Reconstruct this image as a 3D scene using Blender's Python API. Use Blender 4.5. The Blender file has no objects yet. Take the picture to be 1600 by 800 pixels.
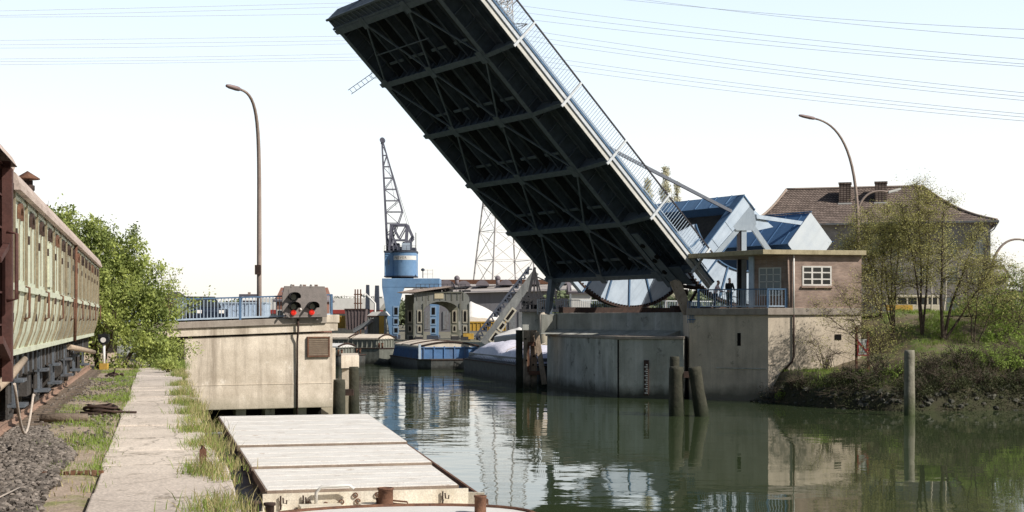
import bpy, bmesh, math, random
from mathutils import Vector, Matrix, noise as mnoise
R = math.radians
V = Vector
rnd = random.Random(7)
scene = bpy.context.scene
col = scene.collection
F, HC, HOR = 2222.0, 4.7, 500.0          # focal length in photo pixels, eye height above water, horizon row

def at(px, py, Y):                        # point seen at photo pixel (px, py) standing Y metres ahead
    return V(((px - 800) * Y / F, Y, HC + (HOR - py) * Y / F))
def atx(px, Y): return (px - 800) * Y / F

# ------------------------------------------------------------------ materials
MATS = {}
def _n(nt, t, **kw):
    n = nt.nodes.new(t)
    for k, v in kw.items(): setattr(n, k, v)
    return n
def c4(c): return (c[0], c[1], c[2], 1)
def mat(name, c, c2=None, rough=.8, scale=2.0, metal=0.0, bump=.15, streak=None, amt=.5, sscale=2.5, spots=None, spot_amt=.3,
        spot_scale=6, fine=.12, island=0.0, coat=0, spec=.3, bscale=None, zgrad=None, crack=None):
    m = bpy.data.materials.new(name); m.use_nodes = True
    nt = m.node_tree; L = nt.links; b = nt.nodes['Principled BSDF']
    b.inputs['Roughness'].default_value = rough; b.inputs['Metallic'].default_value = metal
    b.inputs['Specular IOR Level'].default_value = spec
    tc = _n(nt, 'ShaderNodeTexCoord')
    c2 = c2 or tuple(x * .72 for x in c)
    n1 = _n(nt, 'ShaderNodeTexNoise'); n1.inputs['Scale'].default_value = scale; n1.inputs['Detail'].default_value = 8; n1.inputs['Roughness'].default_value = .65
    L.new(tc.outputs['Object'], n1.inputs['Vector'])
    r1 = _n(nt, 'ShaderNodeValToRGB'); r1.color_ramp.elements[0].position = .35; r1.color_ramp.elements[1].position = .65
    r1.color_ramp.elements[0].color = c4(c2); r1.color_ramp.elements[1].color = c4(c)
    L.new(n1.outputs['Fac'], r1.inputs['Fac']); out = r1.outputs['Color']
    def mixin(out, fac, colr, mode='MIX'):
        mx = _n(nt, 'ShaderNodeMix', data_type='RGBA', blend_type=mode)
        L.new(fac, mx.inputs['Factor']); L.new(out, mx.inputs['A']); mx.inputs['B'].default_value = c4(colr)
        return mx.outputs['Result']
    def ramp(fac, a, bb, top=1.0):
        mr = _n(nt, 'ShaderNodeMapRange'); mr.inputs['From Min'].default_value = a; mr.inputs['From Max'].default_value = bb
        mr.inputs['To Max'].default_value = top; L.new(fac, mr.inputs['Value']); return mr.outputs['Result']
    if streak:
        mp = _n(nt, 'ShaderNodeMapping'); mp.inputs['Scale'].default_value = (sscale, sscale, sscale * .07)
        L.new(tc.outputs['Object'], mp.inputs['Vector'])
        n2 = _n(nt, 'ShaderNodeTexNoise'); n2.inputs['Scale'].default_value = 1; n2.inputs['Detail'].default_value = 6; n2.inputs['Roughness'].default_value = .7
        L.new(mp.outputs['Vector'], n2.inputs['Vector'])
        out = mixin(out, ramp(n2.outputs['Fac'], .48, .72, amt), streak)
    if spots:
        n3 = _n(nt, 'ShaderNodeTexNoise'); n3.inputs['Scale'].default_value = spot_scale; n3.inputs['Detail'].default_value = 9; n3.inputs['Roughness'].default_value = .75
        L.new(tc.outputs['Object'], n3.inputs['Vector'])
        out = mixin(out, ramp(n3.outputs['Fac'], .66 - spot_amt * .3, .74 - spot_amt * .25, 1), spots)
    if crack:                                # (scale, width, colour)
        nd = _n(nt, 'ShaderNodeTexNoise'); nd.inputs['Scale'].default_value = 3; L.new(tc.outputs['Object'], nd.inputs['Vector'])
        va = _n(nt, 'ShaderNodeVectorMath', operation='MULTIPLY_ADD'); va.inputs[1].default_value = (.35, .35, .35); L.new(nd.outputs['Color'], va.inputs[0]); L.new(tc.outputs['Object'], va.inputs[2])
        vo = _n(nt, 'ShaderNodeTexVoronoi', feature='DISTANCE_TO_EDGE'); vo.inputs['Scale'].default_value = crack[0]; L.new(va.outputs[0], vo.inputs['Vector'])
        out = mixin(out, ramp(vo.outputs['Distance'], crack[1], 0, .75), crack[2])
    if zgrad:                                # (z low, z high, colour below)
        sx = _n(nt, 'ShaderNodeSeparateXYZ'); L.new(tc.outputs['Object'], sx.inputs[0])
        ad = _n(nt, 'ShaderNodeMath', operation='ADD'); mu = _n(nt, 'ShaderNodeMath', operation='MULTIPLY_ADD')
        mu.inputs[1].default_value = .8; mu.inputs[2].default_value = -.4; L.new(n1.outputs['Fac'], mu.inputs[0])
        L.new(sx.outputs['Z'], ad.inputs[0]); L.new(mu.outputs[0], ad.inputs[1])
        out = mixin(out, ramp(ad.outputs[0], zgrad[1], zgrad[0], .9), zgrad[2])
    if fine:
        n4 = _n(nt, 'ShaderNodeTexNoise'); n4.inputs['Scale'].default_value = 38; n4.inputs['Detail'].default_value = 4
        L.new(tc.outputs['Object'], n4.inputs['Vector'])
        mr = _n(nt, 'ShaderNodeMapRange'); mr.inputs['From Min'].default_value = .3; mr.inputs['From Max'].default_value = .7
        mr.inputs['To Min'].default_value = 1 - fine * 1.4; mr.inputs['To Max'].default_value = 1 + fine * 1.4; L.new(n4.outputs['Fac'], mr.inputs['Value'])
        mx = _n(nt, 'ShaderNodeVectorMath', operation='SCALE'); L.new(out, mx.inputs[0]); L.new(mr.outputs['Result'], mx.inputs['Scale']); out = mx.outputs[0]
    if island:
        g = _n(nt, 'ShaderNodeNewGeometry')
        mr = _n(nt, 'ShaderNodeMapRange'); mr.inputs['To Min'].default_value = 1 - island; mr.inputs['To Max'].default_value = 1 + island
        L.new(g.outputs['Random Per Island'], mr.inputs['Value'])
        mx = _n(nt, 'ShaderNodeVectorMath', operation='SCALE'); L.new(out, mx.inputs[0]); L.new(mr.outputs['Result'], mx.inputs['Scale']); out = mx.outputs[0]
    L.new(out, b.inputs['Base Color'])
    if bump:
        bp = _n(nt, 'ShaderNodeBump'); bp.inputs['Strength'].default_value = bump; bp.inputs['Distance'].default_value = .05
        nb = _n(nt, 'ShaderNodeTexNoise'); nb.inputs['Scale'].default_value = bscale or scale * 5; nb.inputs['Detail'].default_value = 6
        L.new(tc.outputs['Object'], nb.inputs['Vector']); L.new(nb.outputs['Fac'], bp.inputs['Height']); L.new(bp.outputs['Normal'], b.inputs['Normal'])
    MATS[name] = m
    return m

def leafmat(name, c, c2, trans=.35, island=.35):
    m = mat(name, c, c2, rough=.6, scale=.7, bump=0, fine=0, island=island, spec=.2)
    nt = m.node_tree; L = nt.links; b = nt.nodes['Principled BSDF']; o = nt.nodes['Material Output']
    tr = _n(nt, 'ShaderNodeBsdfTranslucent'); L.new(b.inputs['Base Color'].links[0].from_socket, tr.inputs['Color'])
    ms = _n(nt, 'ShaderNodeMixShader'); ms.inputs[0].default_value = trans
    L.new(b.outputs[0], ms.inputs[1]); L.new(tr.outputs[0], ms.inputs[2]); L.new(ms.outputs[0], o.inputs['Surface'])
    return m

def brickmat(name, ca, cb, mortar, bw=.25, bh=.075, bump=.4, offset=.5, ms=.012, axis='z', squash=1):
    m = bpy.data.materials.new(name); m.use_nodes = True
    nt = m.node_tree; L = nt.links; b = nt.nodes['Principled BSDF']; b.inputs['Roughness'].default_value = .85; b.inputs['Specular IOR Level'].default_value = .2
    tc = _n(nt, 'ShaderNodeTexCoord'); sx = _n(nt, 'ShaderNodeSeparateXYZ'); L.new(tc.outputs['Object'], sx.inputs[0])
    ad = _n(nt, 'ShaderNodeMath', operation='ADD'); L.new(sx.outputs['X'], ad.inputs[0]); L.new(sx.outputs['Y'], ad.inputs[1])
    cb_ = _n(nt, 'ShaderNodeCombineXYZ'); L.new(ad.outputs[0], cb_.inputs['X']); L.new(sx.outputs['Z'], cb_.inputs['Y'])
    bt = _n(nt, 'ShaderNodeTexBrick'); bt.offset = offset
    bt.inputs['Scale'].default_value = 1; bt.inputs['Brick Width'].default_value = bw; bt.inputs['Row Height'].default_value = bh
    bt.inputs['Mortar Size'].default_value = ms; bt.inputs['Color1'].default_value = c4(ca); bt.inputs['Color2'].default_value = c4(cb); bt.inputs['Mortar'].default_value = c4(mortar)
    L.new(cb_.outputs[0], bt.inputs['Vector'])
    n1 = _n(nt, 'ShaderNodeTexNoise'); n1.inputs['Scale'].default_value = 1.3; n1.inputs['Detail'].default_value = 8; L.new(tc.outputs['Object'], n1.inputs['Vector'])
    mr = _n(nt, 'ShaderNodeMapRange'); mr.inputs['From Min'].default_value = .3; mr.inputs['From Max'].default_value = .7; mr.inputs['To Min'].default_value = .65; mr.inputs['To Max'].default_value = 1.2
    L.new(n1.outputs['Fac'], mr.inputs['Value'])
    sc = _n(nt, 'ShaderNodeVectorMath', operation='SCALE'); L.new(bt.outputs['Color'], sc.inputs[0]); L.new(mr.outputs['Result'], sc.inputs['Scale'])
    L.new(sc.outputs[0], b.inputs['Base Color'])
    bp = _n(nt, 'ShaderNodeBump'); bp.inputs['Strength'].default_value = bump; bp.inputs['Distance'].default_value = .02; bp.invert = True
    L.new(bt.outputs['Fac'], bp.inputs['Height']); L.new(bp.outputs['Normal'], b.inputs['Normal'])
    return m

def flat(name, c, rough=.5, metal=0, emit=0, spec=.5):
    m = bpy.data.materials.new(name); m.use_nodes = True; b = m.node_tree.nodes['Principled BSDF']
    b.inputs['Base Color'].default_value = c4(c); b.inputs['Roughness'].default_value = rough; b.inputs['Metallic'].default_value = metal
    b.inputs['Specular IOR Level'].default_value = spec
    if emit: b.inputs['Emission Color'].default_value = c4(c); b.inputs['Emission Strength'].default_value = emit
    return m

# ------------------------------------------------------------------ mesh builder
class MB:
    def __init__(s): s.v = []; s.f = []; s.sm = set()
    def add(s, vs, fs, smooth=False):
        o = len(s.v); s.v += [tuple(x) for x in vs]
        for f in fs:
            if smooth: s.sm.add(len(s.f))
            s.f.append(tuple(i + o for i in f))
        return s
    def box(s, a, b):
        x0, y0, z0 = a; x1, y1, z1 = b
        return s.add([(x0,y0,z0),(x1,y0,z0),(x1,y1,z0),(x0,y1,z0),(x0,y0,z1),(x1,y0,z1),(x1,y1,z1),(x0,y1,z1)],
                     [(0,3,2,1),(4,5,6,7),(0,1,5,4),(1,2,6,5),(2,3,7,6),(3,0,4,7)])
    def bar(s, p, q, w, h=None, up=(0, 0, 1)):
        p, q, up = V(p), V(q), V(up); h = h or w; d = (q - p).normalized()
        x = d.cross(up)
        if x.length < 1e-3: x = d.cross(V((1, 0, 0))) if abs(d.x) < .9 else d.cross(V((0, 1, 0)))
        x.normalize(); y = x.cross(d).normalized(); x *= w / 2; y *= h / 2
        return s.add([p-x-y, p+x-y, p+x+y, p-x+y, q-x-y, q+x-y, q+x+y, q-x+y],
                     [(0,3,2,1),(4,5,6,7),(0,1,5,4),(1,2,6,5),(2,3,7,6),(3,0,4,7)])
    def tube(s, pts, r, n=8, caps=True, smooth=True):
        pts = [V(p) for p in pts]; rs = r if isinstance(r, (list, tuple)) else [r] * len(pts)
        vs = []; ref = None
        for i, p in enumerate(pts):
            d = (pts[min(i+1, len(pts)-1)] - pts[max(i-1, 0)])
            d = d.normalized() if d.length > 1e-9 else V((0, 0, 1))
            if ref is None:
                ref = V((0, 0, 1)) if abs(d.z) < .9 else V((1, 0, 0))
            x = ref - d * ref.dot(d)
            if x.length < 1e-4: x = d.orthogonal()
            x.normalize(); ref = x; y = d.cross(x)
            for k in range(n):
                a = 2 * math.pi * k / n; vs.append(p + (x * math.cos(a) + y * math.sin(a)) * rs[i])
        fs = []
        for i in range(len(pts) - 1):
            for k in range(n):
                fs.append((i*n+k, i*n+(k+1) % n, (i+1)*n+(k+1) % n, (i+1)*n+k))
        s.add(vs, fs, smooth)
        if caps:
            o = len(s.v) - len(vs)
            s.f.append(tuple(o + k for k in reversed(range(n)))); s.f.append(tuple(o + (len(pts)-1)*n + k for k in range(n)))
        return s
    def cyl(s, p, q, r, r2=None, n=12): return s.tube([p, q], [r, r if r2 is None else r2], n)
    def prism(s, poly, vec):
        vec = V(vec); n = len(poly); a = [V(p) for p in poly]
        return s.add(a + [p + vec for p in a], [tuple(reversed(range(n))), tuple(range(n, 2*n))] + [(i, (i+1) % n, n+(i+1) % n, n+i) for i in range(n)])
    def poly(s, pts): return s.add(pts, [tuple(range(len(pts)))])
    def lathe(s, c, prof, n=16, smooth=True):
        c = V(c); vs = []
        for r, z in prof:
            for k in range(n): a = 2*math.pi*k/n; vs.append((c.x + r*math.cos(a), c.y + r*math.sin(a), c.z + z))
        fs = [(i*n+k, i*n+(k+1) % n, (i+1)*n+(k+1) % n, (i+1)*n+k) for i in range(len(prof)-1) for k in range(n)]
        s.add(vs, fs, smooth); o = len(s.v) - len(vs)
        if prof[0][0] > 1e-4: s.f.append(tuple(o+k for k in reversed(range(n))))
        if prof[-1][0] > 1e-4: s.f.append(tuple(o+(len(prof)-1)*n+k for k in range(n)))
        return s
    def stone(s, c, r, rg, sq=(1, 1, .7)):
        c = V(c); t = (1 + 5 ** .5) / 2
        vs = [(-1,t,0),(1,t,0),(-1,-t,0),(1,-t,0),(0,-1,t),(0,1,t),(0,-1,-t),(0,1,-t),(t,0,-1),(t,0,1),(-t,0,-1),(-t,0,1)]
        fs = [(0,11,5),(0,5,1),(0,1,7),(0,7,10),(0,10,11),(1,5,9),(5,11,4),(11,10,2),(10,7,6),(7,1,8),(3,9,4),(3,4,2),(3,2,6),(3,6,8),(3,8,9),(4,9,5),(2,4,11),(6,2,10),(8,6,7),(9,8,1)]
        a = rg.uniform(0, 6.28); ca, sa = math.cos(a), math.sin(a); o = []
        for x, y, z in vs:
            k = r / 1.9 * rg.uniform(.7, 1.25); x, y, z = x*k*sq[0], y*k*sq[1], z*k*sq[2]
            o.append((c.x + x*ca - y*sa, c.y + x*sa + y*ca, c.z + z))
        return s.add(o, fs)
    def leaf(s, c, size, rg, ar=.5, droop=0):
        d = V((rg.gauss(0, 1), rg.gauss(0, 1), rg.gauss(0, 1) - droop)).normalized(); x = d.orthogonal().normalized()
        x = Matrix.Rotation(rg.uniform(0, 6.28), 3, d) @ x
        c = V(c); d = d * size; x = x * size * ar
        return s.add([c, c + d*.5 + x*.5, c + d, c + d*.5 - x*.5], [(0, 1, 2, 3)])
    def blade(s, c, h, w, rg, lean=.5):
        a = rg.uniform(0, 6.28); x = V((math.cos(a), math.sin(a), 0)); l = V((rg.gauss(0, lean), rg.gauss(0, lean), 0)) * h
        c = V(c); x = x * w
        return s.add([c - x, c + x, c + l*.45 + V((0, 0, h*.65)) + x*.6, c + l*.45 + V((0, 0, h*.65)) - x*.6, c + l + V((0, 0, h))], [(0, 1, 2, 3), (3, 2, 4)])
    def build(s, name, m, parent=None, world=False, bevel=0, smooth=False, recalc=True):
        vs = s.v
        if world and parent is not None:
            inv = parent_matrix(parent).inverted(); vs = [inv @ V(v) for v in vs]
        me = bpy.data.meshes.new(name); me.from_pydata([tuple(v) for v in vs], [], s.f)
        if recalc:
            bm = bmesh.new(); bm.from_mesh(me); bmesh.ops.recalc_face_normals(bm, faces=bm.faces); bm.to_mesh(me); bm.free()
        if s.sm or smooth:
            for i, p in enumerate(me.polygons):
                if smooth or i in s.sm: p.use_smooth = True
        me.materials.append(m); me.update()
        o = bpy.data.objects.new(name, me); col.objects.link(o)
        if parent is not None: o.parent = parent
        if bevel:
            b = o.modifiers.new('bevel', 'BEVEL'); b.width = bevel; b.segments = 2; b.limit_method = 'ANGLE'; b.angle_limit = R(50)
        return o

def font_to_mesh(fo):
    dg = bpy.context.evaluated_depsgraph_get(); me = bpy.data.meshes.new_from_object(fo.evaluated_get(dg)); n = fo.name
    o = bpy.data.objects.new(n + '_text', me); col.objects.link(o); o.parent = fo.parent; o.location = fo.location; o.rotation_euler = fo.rotation_euler
    c = fo.data; bpy.data.objects.remove(fo); bpy.data.curves.remove(c); o.name = n
    return o
def parent_matrix(o):
    m = o.matrix_basis.copy()
    return parent_matrix(o.parent) @ m if o.parent else m

def tag(o, label=None, cat=None, group=None, kind=None):
    if label: o['label'] = label
    if cat: o['category'] = cat
    if group: o['group'] = group
    if kind: o['kind'] = kind
    return o
def thing(name, label, cat, loc=(0, 0, 0), rz=0, group=None, kind=None):
    o = bpy.data.objects.new(name, None); col.objects.link(o); o.empty_display_size = .3
    o.location = loc; o.rotation_euler = (0, 0, rz)
    return tag(o, label, cat, group, kind)
def struct(o, label=None): return tag(o, label, None, None, 'structure')
def copy_tree(o, parent=None):
    c = o.copy(); col.objects.link(c)
    if parent is not None: c.parent = parent
    for ch in list(o.children): copy_tree(ch, c)
    return c
def dup(o, loc=None, rz=None, label=None, scale=None):
    kids = list(o.children); c = o.copy(); col.objects.link(c)
    for ch in kids: copy_tree(ch, c)
    if loc is not None: c.location = loc
    if rz is not None: c.rotation_euler = (0, 0, rz)
    if scale: c.scale = scale
    if label: c['label'] = label
    return c
# ------------------------------------------------------------------ palette
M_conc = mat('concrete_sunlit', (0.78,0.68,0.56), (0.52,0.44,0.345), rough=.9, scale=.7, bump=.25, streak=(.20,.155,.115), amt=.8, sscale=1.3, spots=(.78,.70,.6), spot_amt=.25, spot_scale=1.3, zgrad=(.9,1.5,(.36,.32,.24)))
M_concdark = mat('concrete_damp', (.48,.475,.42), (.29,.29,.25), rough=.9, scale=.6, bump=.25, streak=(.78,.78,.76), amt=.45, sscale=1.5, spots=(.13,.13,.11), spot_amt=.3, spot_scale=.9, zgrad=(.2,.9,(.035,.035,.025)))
M_concright = mat('concrete_wall', (0.74,0.63,0.5), (0.57,0.48,0.37), rough=.9, scale=.6, bump=.2, streak=(.24,.2,.15), amt=.4, sscale=1.5, spots=(.25,.21,.16), spot_amt=.15, spot_scale=2, zgrad=(.1,.7,(.05,.05,.03)))
M_coping = mat('concrete_coping', (0.38,0.33,0.28), (0.29,0.245,0.205), rough=.9, scale=2, bump=.2, streak=(.15,.12,.1), amt=.5)
M_slab = mat('quay_concrete', (0.68,0.59,0.51), (0.53,0.455,0.39), rough=.92, scale=1.1, bump=.35, spots=(.30,.25,.2), spot_amt=.35, spot_scale=2.2, fine=.2, island=.12, crack=(.55, .012, (.16,.13,.10)))
M_void = flat('dark_void', (.012,.011,.01), .95, spec=.1)
M_steeldark = mat('leaf_steel', (0.09,0.115,0.145), (0.05,0.066,0.085), rough=.55, scale=2, bump=.1, streak=(.055,.055,.05), amt=.4, spots=(.06,.035,.02), spot_amt=.1, spec=.4)
M_steelmid = mat('leaf_steel_flange', (0.15,0.18,0.21), (0.095,0.115,0.14), rough=.5, scale=3, bump=.1, spots=(.07,.045,.03), spot_amt=.15, spec=.45)
M_fascia = mat('fascia_paint', (.68,.66,.60), (.54,.53,.50), rough=.5, scale=2, bump=.05, streak=(.3,.27,.24), amt=.35, fine=.05)
M_paleblue = mat('pale_blue_paint', (0.52,0.6,0.69), (0.42,0.5,0.59), rough=.45, scale=1.2, bump=.05, streak=(.26,.3,.36), amt=.4, spots=(.22,.2,.2), spot_amt=.08, fine=.05)
M_blue = mat('blue_paint', (0.115,0.225,0.41), (0.09,0.19,0.355), rough=.45, scale=1.2, bump=.05, streak=(.10,.16,.27), amt=.4, spots=(.12,.1,.1), spot_amt=.06, fine=.05)
M_railblue = mat('railing_blue', (.10,.185,.30), (.07,.13,.23), rough=.5, scale=4, bump=.05, spots=(.13,.08,.06), spot_amt=.2, fine=.05)
M_raillight = mat('railing_light', (.46,.55,.64), (.34,.42,.52), rough=.5, scale=4, bump=.05, spots=(.2,.15,.12), spot_amt=.1, fine=.05)
M_railwhite = mat('railing_white', (.66,.68,.69), (.52,.55,.58), rough=.5, scale=4, bump=.05, fine=.05)
M_raildark = mat('railing_dark', (.045,.04,.05), (.03,.03,.035), rough=.6, scale=4, bump=.05)
M_rust = mat('rust', (.20,.10,.06), (.10,.05,.035), rough=.9, scale=5, bump=.3, spots=(.28,.16,.1), spot_amt=.2)
M_rustdark = mat('rust_dark', (.075,.045,.035), (.04,.028,.024), rough=.9, scale=5, bump=.3)
M_brownsteel = mat('brown_panel', (.075,.065,.05), (.04,.035,.03), rough=.9, scale=1.5, bump=.3, spots=(.11,.1,.06), spot_amt=.3)
M_timber = mat('old_timber', (0.52,0.4,0.29), (0.3,0.225,0.165), rough=.9, scale=1.5, bump=.5, streak=(.08,.065,.05), amt=.7, sscale=9, zgrad=(.1,.8,(.03,.035,.02)))
M_pile = mat('algae_pile', (0.075,0.07,0.05), (0.033,0.033,0.023), rough=.9, scale=1.5, bump=.6, streak=(.03,.035,.025), amt=.7, sscale=7, zgrad=(.2,.9,(.022,.028,.014)))
M_posttimber = mat('post_timber', (.30,.28,.22), (.18,.165,.125), rough=.9, scale=1.5, bump=.6, streak=(.09,.085,.06), amt=.7, sscale=8, zgrad=(.1,1.1,(.05,.07,.02)))
M_sleeper = mat('sleeper_wood', (.20,.155,.12), (.11,.085,.065), rough=.9, scale=4, bump=.5)
M_green1 = mat('carriage_pale_green', (0.6,0.625,0.49), (0.49,0.52,0.4), rough=.6, scale=1.4, bump=.1, streak=(.30,.27,.17), amt=.5, sscale=3, spots=(.62,.62,.52), spot_amt=.12, spot_scale=3)
M_green2 = mat('carriage_grey_green', (0.36,0.35,0.265), (0.27,0.265,0.2), rough=.7, scale=1.4, bump=.1, streak=(.15,.125,.09), amt=.5, sscale=3, spots=(.34,.33,.26), spot_amt=.15, spot_scale=3)
M_carroof = mat('carriage_roof', (0.56,0.46,0.4), (0.42,0.335,0.29), rough=.85, scale=1.5, bump=.2, streak=(.18,.12,.1), amt=.5)
M_brownpaint = mat('brown_wagon_paint', (.105,.045,.036), (.065,.03,.026), rough=.7, scale=2, bump=.15, streak=(.17,.10,.08), amt=.4, spots=(.2,.15,.13), spot_amt=.1)
M_under = mat('underframe', (0.075,0.067,0.062), (0.04,0.037,0.035), rough=.85, scale=5, bump=.3, spots=(.10,.065,.045), spot_amt=.3)
M_ironblue = mat('underframe_blue', (0.13,0.15,0.175), (0.08,0.09,0.105), rough=.8, scale=3, bump=.2, streak=(.11,.07,.05), amt=.5)
M_batten = mat('wood_batten', (0.3,0.25,0.17), (0.2,0.165,0.11), rough=.85, scale=5, bump=.2)
M_wood_pale = mat('pale_wood', (.46,.36,.27), (.34,.26,.19), rough=.85, scale=6, bump=.2)
M_hatch = mat('hatch_cover', (0.82,0.79,0.745), (0.72,0.685,0.63), rough=.7, scale=.8, bump=.08, spots=(.46,.38,.31), spot_amt=.28, spot_scale=1.6, streak=(.5,.44,.38), amt=.4)
M_bargewhite = mat('barge_white', (0.8,0.74,0.63), (0.66,0.59,0.47), rough=.6, scale=1.5, bump=.1, streak=(.36,.24,.15), amt=.4, sscale=4, spots=(.3,.19,.12), spot_amt=.14, spot_scale=5)
M_bargeside = mat('barge_side', (0.24,0.255,0.27), (0.16,0.165,0.17), rough=.7, scale=2, bump=.15, streak=(.16,.10,.07), amt=.6, sscale=3)
M_bargeblue = mat('barge_blue', (0.11,0.22,0.42), (0.08,0.165,0.32), rough=.6, scale=2, bump=.1, streak=(.14,.13,.14), amt=.6, spots=(.14,.09,.07), spot_amt=.2)
M_bargegrey = mat('barge_grey', (0.24,0.245,0.21), (0.16,0.165,0.14), rough=.8, scale=2, bump=.2, streak=(.09,.08,.06), amt=.6, zgrad=(.1,.6,(.03,.03,.025)))
M_hulldark = mat('hull_dark', (.10,.105,.10), (.06,.062,.06), rough=.8, scale=2, bump=.2, streak=(.12,.09,.07), amt=.5, zgrad=(.1,.5,(.025,.025,.02)))
M_hatchcream = mat('hatch_cream', (0.76,0.67,0.55), (0.62,0.53,0.43), rough=.75, scale=1.5, bump=.1, streak=(.3,.25,.2), amt=.4)
M_tarp = mat('tarpaulin', (0.8,0.77,0.85), (0.62,0.6,0.69), rough=.7, scale=1.3, bump=.5, spots=(.2,.2,.24), spot_amt=.2, spot_scale=3, bscale=3)
M_craneblue = mat('crane_blue', (0.19,0.33,0.52), (0.145,0.265,0.44), rough=.5, scale=1, bump=.05, streak=(.17,.25,.37), amt=.5, spots=(.15,.13,.13), spot_amt=.07)
M_cranedark = mat('crane_machinery', (.075,.09,.12), (.045,.05,.07), rough=.7, scale=3, bump=.1, spots=(.15,.09,.06), spot_amt=.2)
M_derrick = mat('derrick_dark', (.07,.068,.07), (.04,.04,.045), rough=.8, scale=3, bump=.1, spots=(.14,.09,.06), spot_amt=.2)
M_jib = mat('jib_steel', (0.19,0.19,0.235), (0.13,0.13,0.17), rough=.7, scale=3, bump=0)
M_gantry = mat('gantry_grey', (0.275,0.28,0.255), (0.19,0.195,0.18), rough=.8, scale=.9, bump=.1, streak=(.11,.09,.065), amt=.6, sscale=1.5, spots=(.2,.12,.07), spot_amt=.15)
M_gantrylight = mat('gantry_edge', (0.47,0.44,0.36), (0.36,0.33,0.26), rough=.8, scale=1, bump=.1, streak=(.25,.15,.08), amt=.5)
M_white = mat('white_paint', (.78,.76,.72), (.68,.66,.62), rough=.6, scale=1, bump=.05, fine=.04)
M_heap = mat('white_heap', (.80,.77,.73), (.72,.69,.65), rough=.9, scale=1, bump=.3, fine=.04)
M_yellow = mat('yellow_paint', (.62,.38,.06), (.48,.30,.06), rough=.6, scale=1, bump=.05, streak=(.3,.2,.1), amt=.5)
M_brownhop = mat('hopper_brown', (.20,.155,.15), (.14,.11,.11), rough=.8, scale=1, bump=.1, streak=(.1,.07,.06), amt=.5)
M_red = mat('red_paint', (.38,.06,.05), (.28,.045,.04), rough=.6, scale=2, bump=.05)
M_shed = mat('warehouse_wall', (0.27,0.26,0.275), (0.21,0.205,0.225), rough=.9, scale=.2, bump=.05, streak=(.12,.11,.12), amt=.5, sscale=.4)
M_shedroof = mat('warehouse_roof', (0.48,0.44,0.41), (0.4,0.36,0.335), rough=.9, scale=.2, bump=.05)
M_pylon = mat('galvanised', (0.6,0.57,0.55), (0.5,0.47,0.45), rough=.6, scale=1, bump=0)
M_cable = flat('cable', (.52,.53,.56), .7)
M_brick = brickmat('house_brick', (0.4,0.285,0.225), (0.29,0.2,0.16), (.34,.28,.24), bw=.24, bh=.078)
M_brickbig = brickmat('building_brick', (.40,.355,.335), (.31,.28,.27), (.42,.39,.37), bw=.24, bh=.078, bump=.2)
M_tile = brickmat('roof_tile', (0.3,0.235,0.2), (0.22,0.17,0.145), (.05,.036,.03), bw=.33, bh=.21, ms=.035, offset=0, bump=.8)
M_glass = flat('window_glass', (.03,.033,.036), .08, spec=.6)
M_glasslight = flat('window_glass_pale', (.22,.25,.26), .15, spec=.6)
M_winwhite = mat('window_frame', (.74,.71,.66), (.64,.61,.56), rough=.5, scale=3, bump=0, fine=.05)
M_lampsteel = mat('lamp_post', (0.36,0.285,0.245), (0.28,0.215,0.185), rough=.6, scale=2, bump=.05)
M_lamphead = mat('lamp_head', (.30,.22,.21), (.22,.16,.155), rough=.5, scale=3, bump=0)
M_signal = mat('signal_board', (0.25,0.215,0.2), (0.19,0.168,0.155), rough=.7, scale=3, bump=.08, spots=(.24,.21,.19), spot_amt=.08)
M_black = flat('black_paint', (.012,.012,.013), .5)
M_lens = flat('signal_lens', (.14,.16,.15), .1)
M_redlamp = flat('red_lamp', (.85,.035,.02), .15, emit=.55)
M_whitelens = flat('white_lens', (.8,.76,.72), .2)
M_bark = mat('bark', (.115,.085,.062), (.07,.052,.04), rough=.9, scale=6, bump=.4)
M_birch = mat('birch_bark', (.58,.53,.44), (.44,.39,.32), rough=.85, scale=2, bump=.1, spots=(.08,.065,.05), spot_amt=.3, spot_scale=3)
M_twig = mat('twig', (.15,.115,.085), (.09,.07,.052), rough=.9, scale=6, bump=0)
M_leafbush = leafmat('leaf_bush', (0.5,0.55,0.17), (0.33,0.39,0.11), .4)
M_leafolive = leafmat('leaf_spring', (0.54,0.51,0.19), (0.38,0.36,0.135), .35)
M_leafgreen = leafmat('leaf_shrub', (0.4,0.52,0.12), (0.24,0.34,0.07), .35)
M_leafdark = leafmat('leaf_dark', (0.085,0.095,0.04), (0.045,0.05,0.024), .2)
M_leafpale = leafmat('leaf_pale', (0.75,0.72,0.55), (0.62,0.6,0.44), .3)
M_leaffar = leafmat('leaf_far', (.20,.235,.13), (.15,.18,.10), .2)
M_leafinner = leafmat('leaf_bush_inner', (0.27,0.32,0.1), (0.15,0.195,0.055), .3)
M_slotblue = mat('slot_blue', (.30,.42,.56), (.22,.33,.47), rough=.6, scale=2, bump=0)
M_grass = leafmat('grass_blade', (0.28,0.38,0.08), (0.21,0.28,0.065), .35)
M_grassdry = leafmat('grass_dry', (0.5,0.42,0.22), (0.33,0.3,0.13), .3)
M_gravel = mat('gravel_stone', (0.215,0.185,0.16), (0.12,0.1,0.085), rough=.9, scale=5, bump=.2, island=.55)
M_stone = mat('bank_stone', (0.12,0.115,0.09), (0.06,0.06,0.05), rough=.9, scale=3, bump=.3, island=.4)
M_asphalt = mat('asphalt', (.075,.07,.068), (.055,.052,.05), rough=.9, scale=2, bump=.2)
M_darkcar = flat('dark_car_paint', (.012,.018,.035), .25)
M_bluecar = flat('blue_car_paint', (.03,.07,.17), .3)
M_tyre = flat('tyre', (.02,.02,.02), .9)
M_skin = flat('skin', (.50,.30,.23), .6)
M_hairred = flat('hair_red', (.22,.07,.04), .7)
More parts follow.
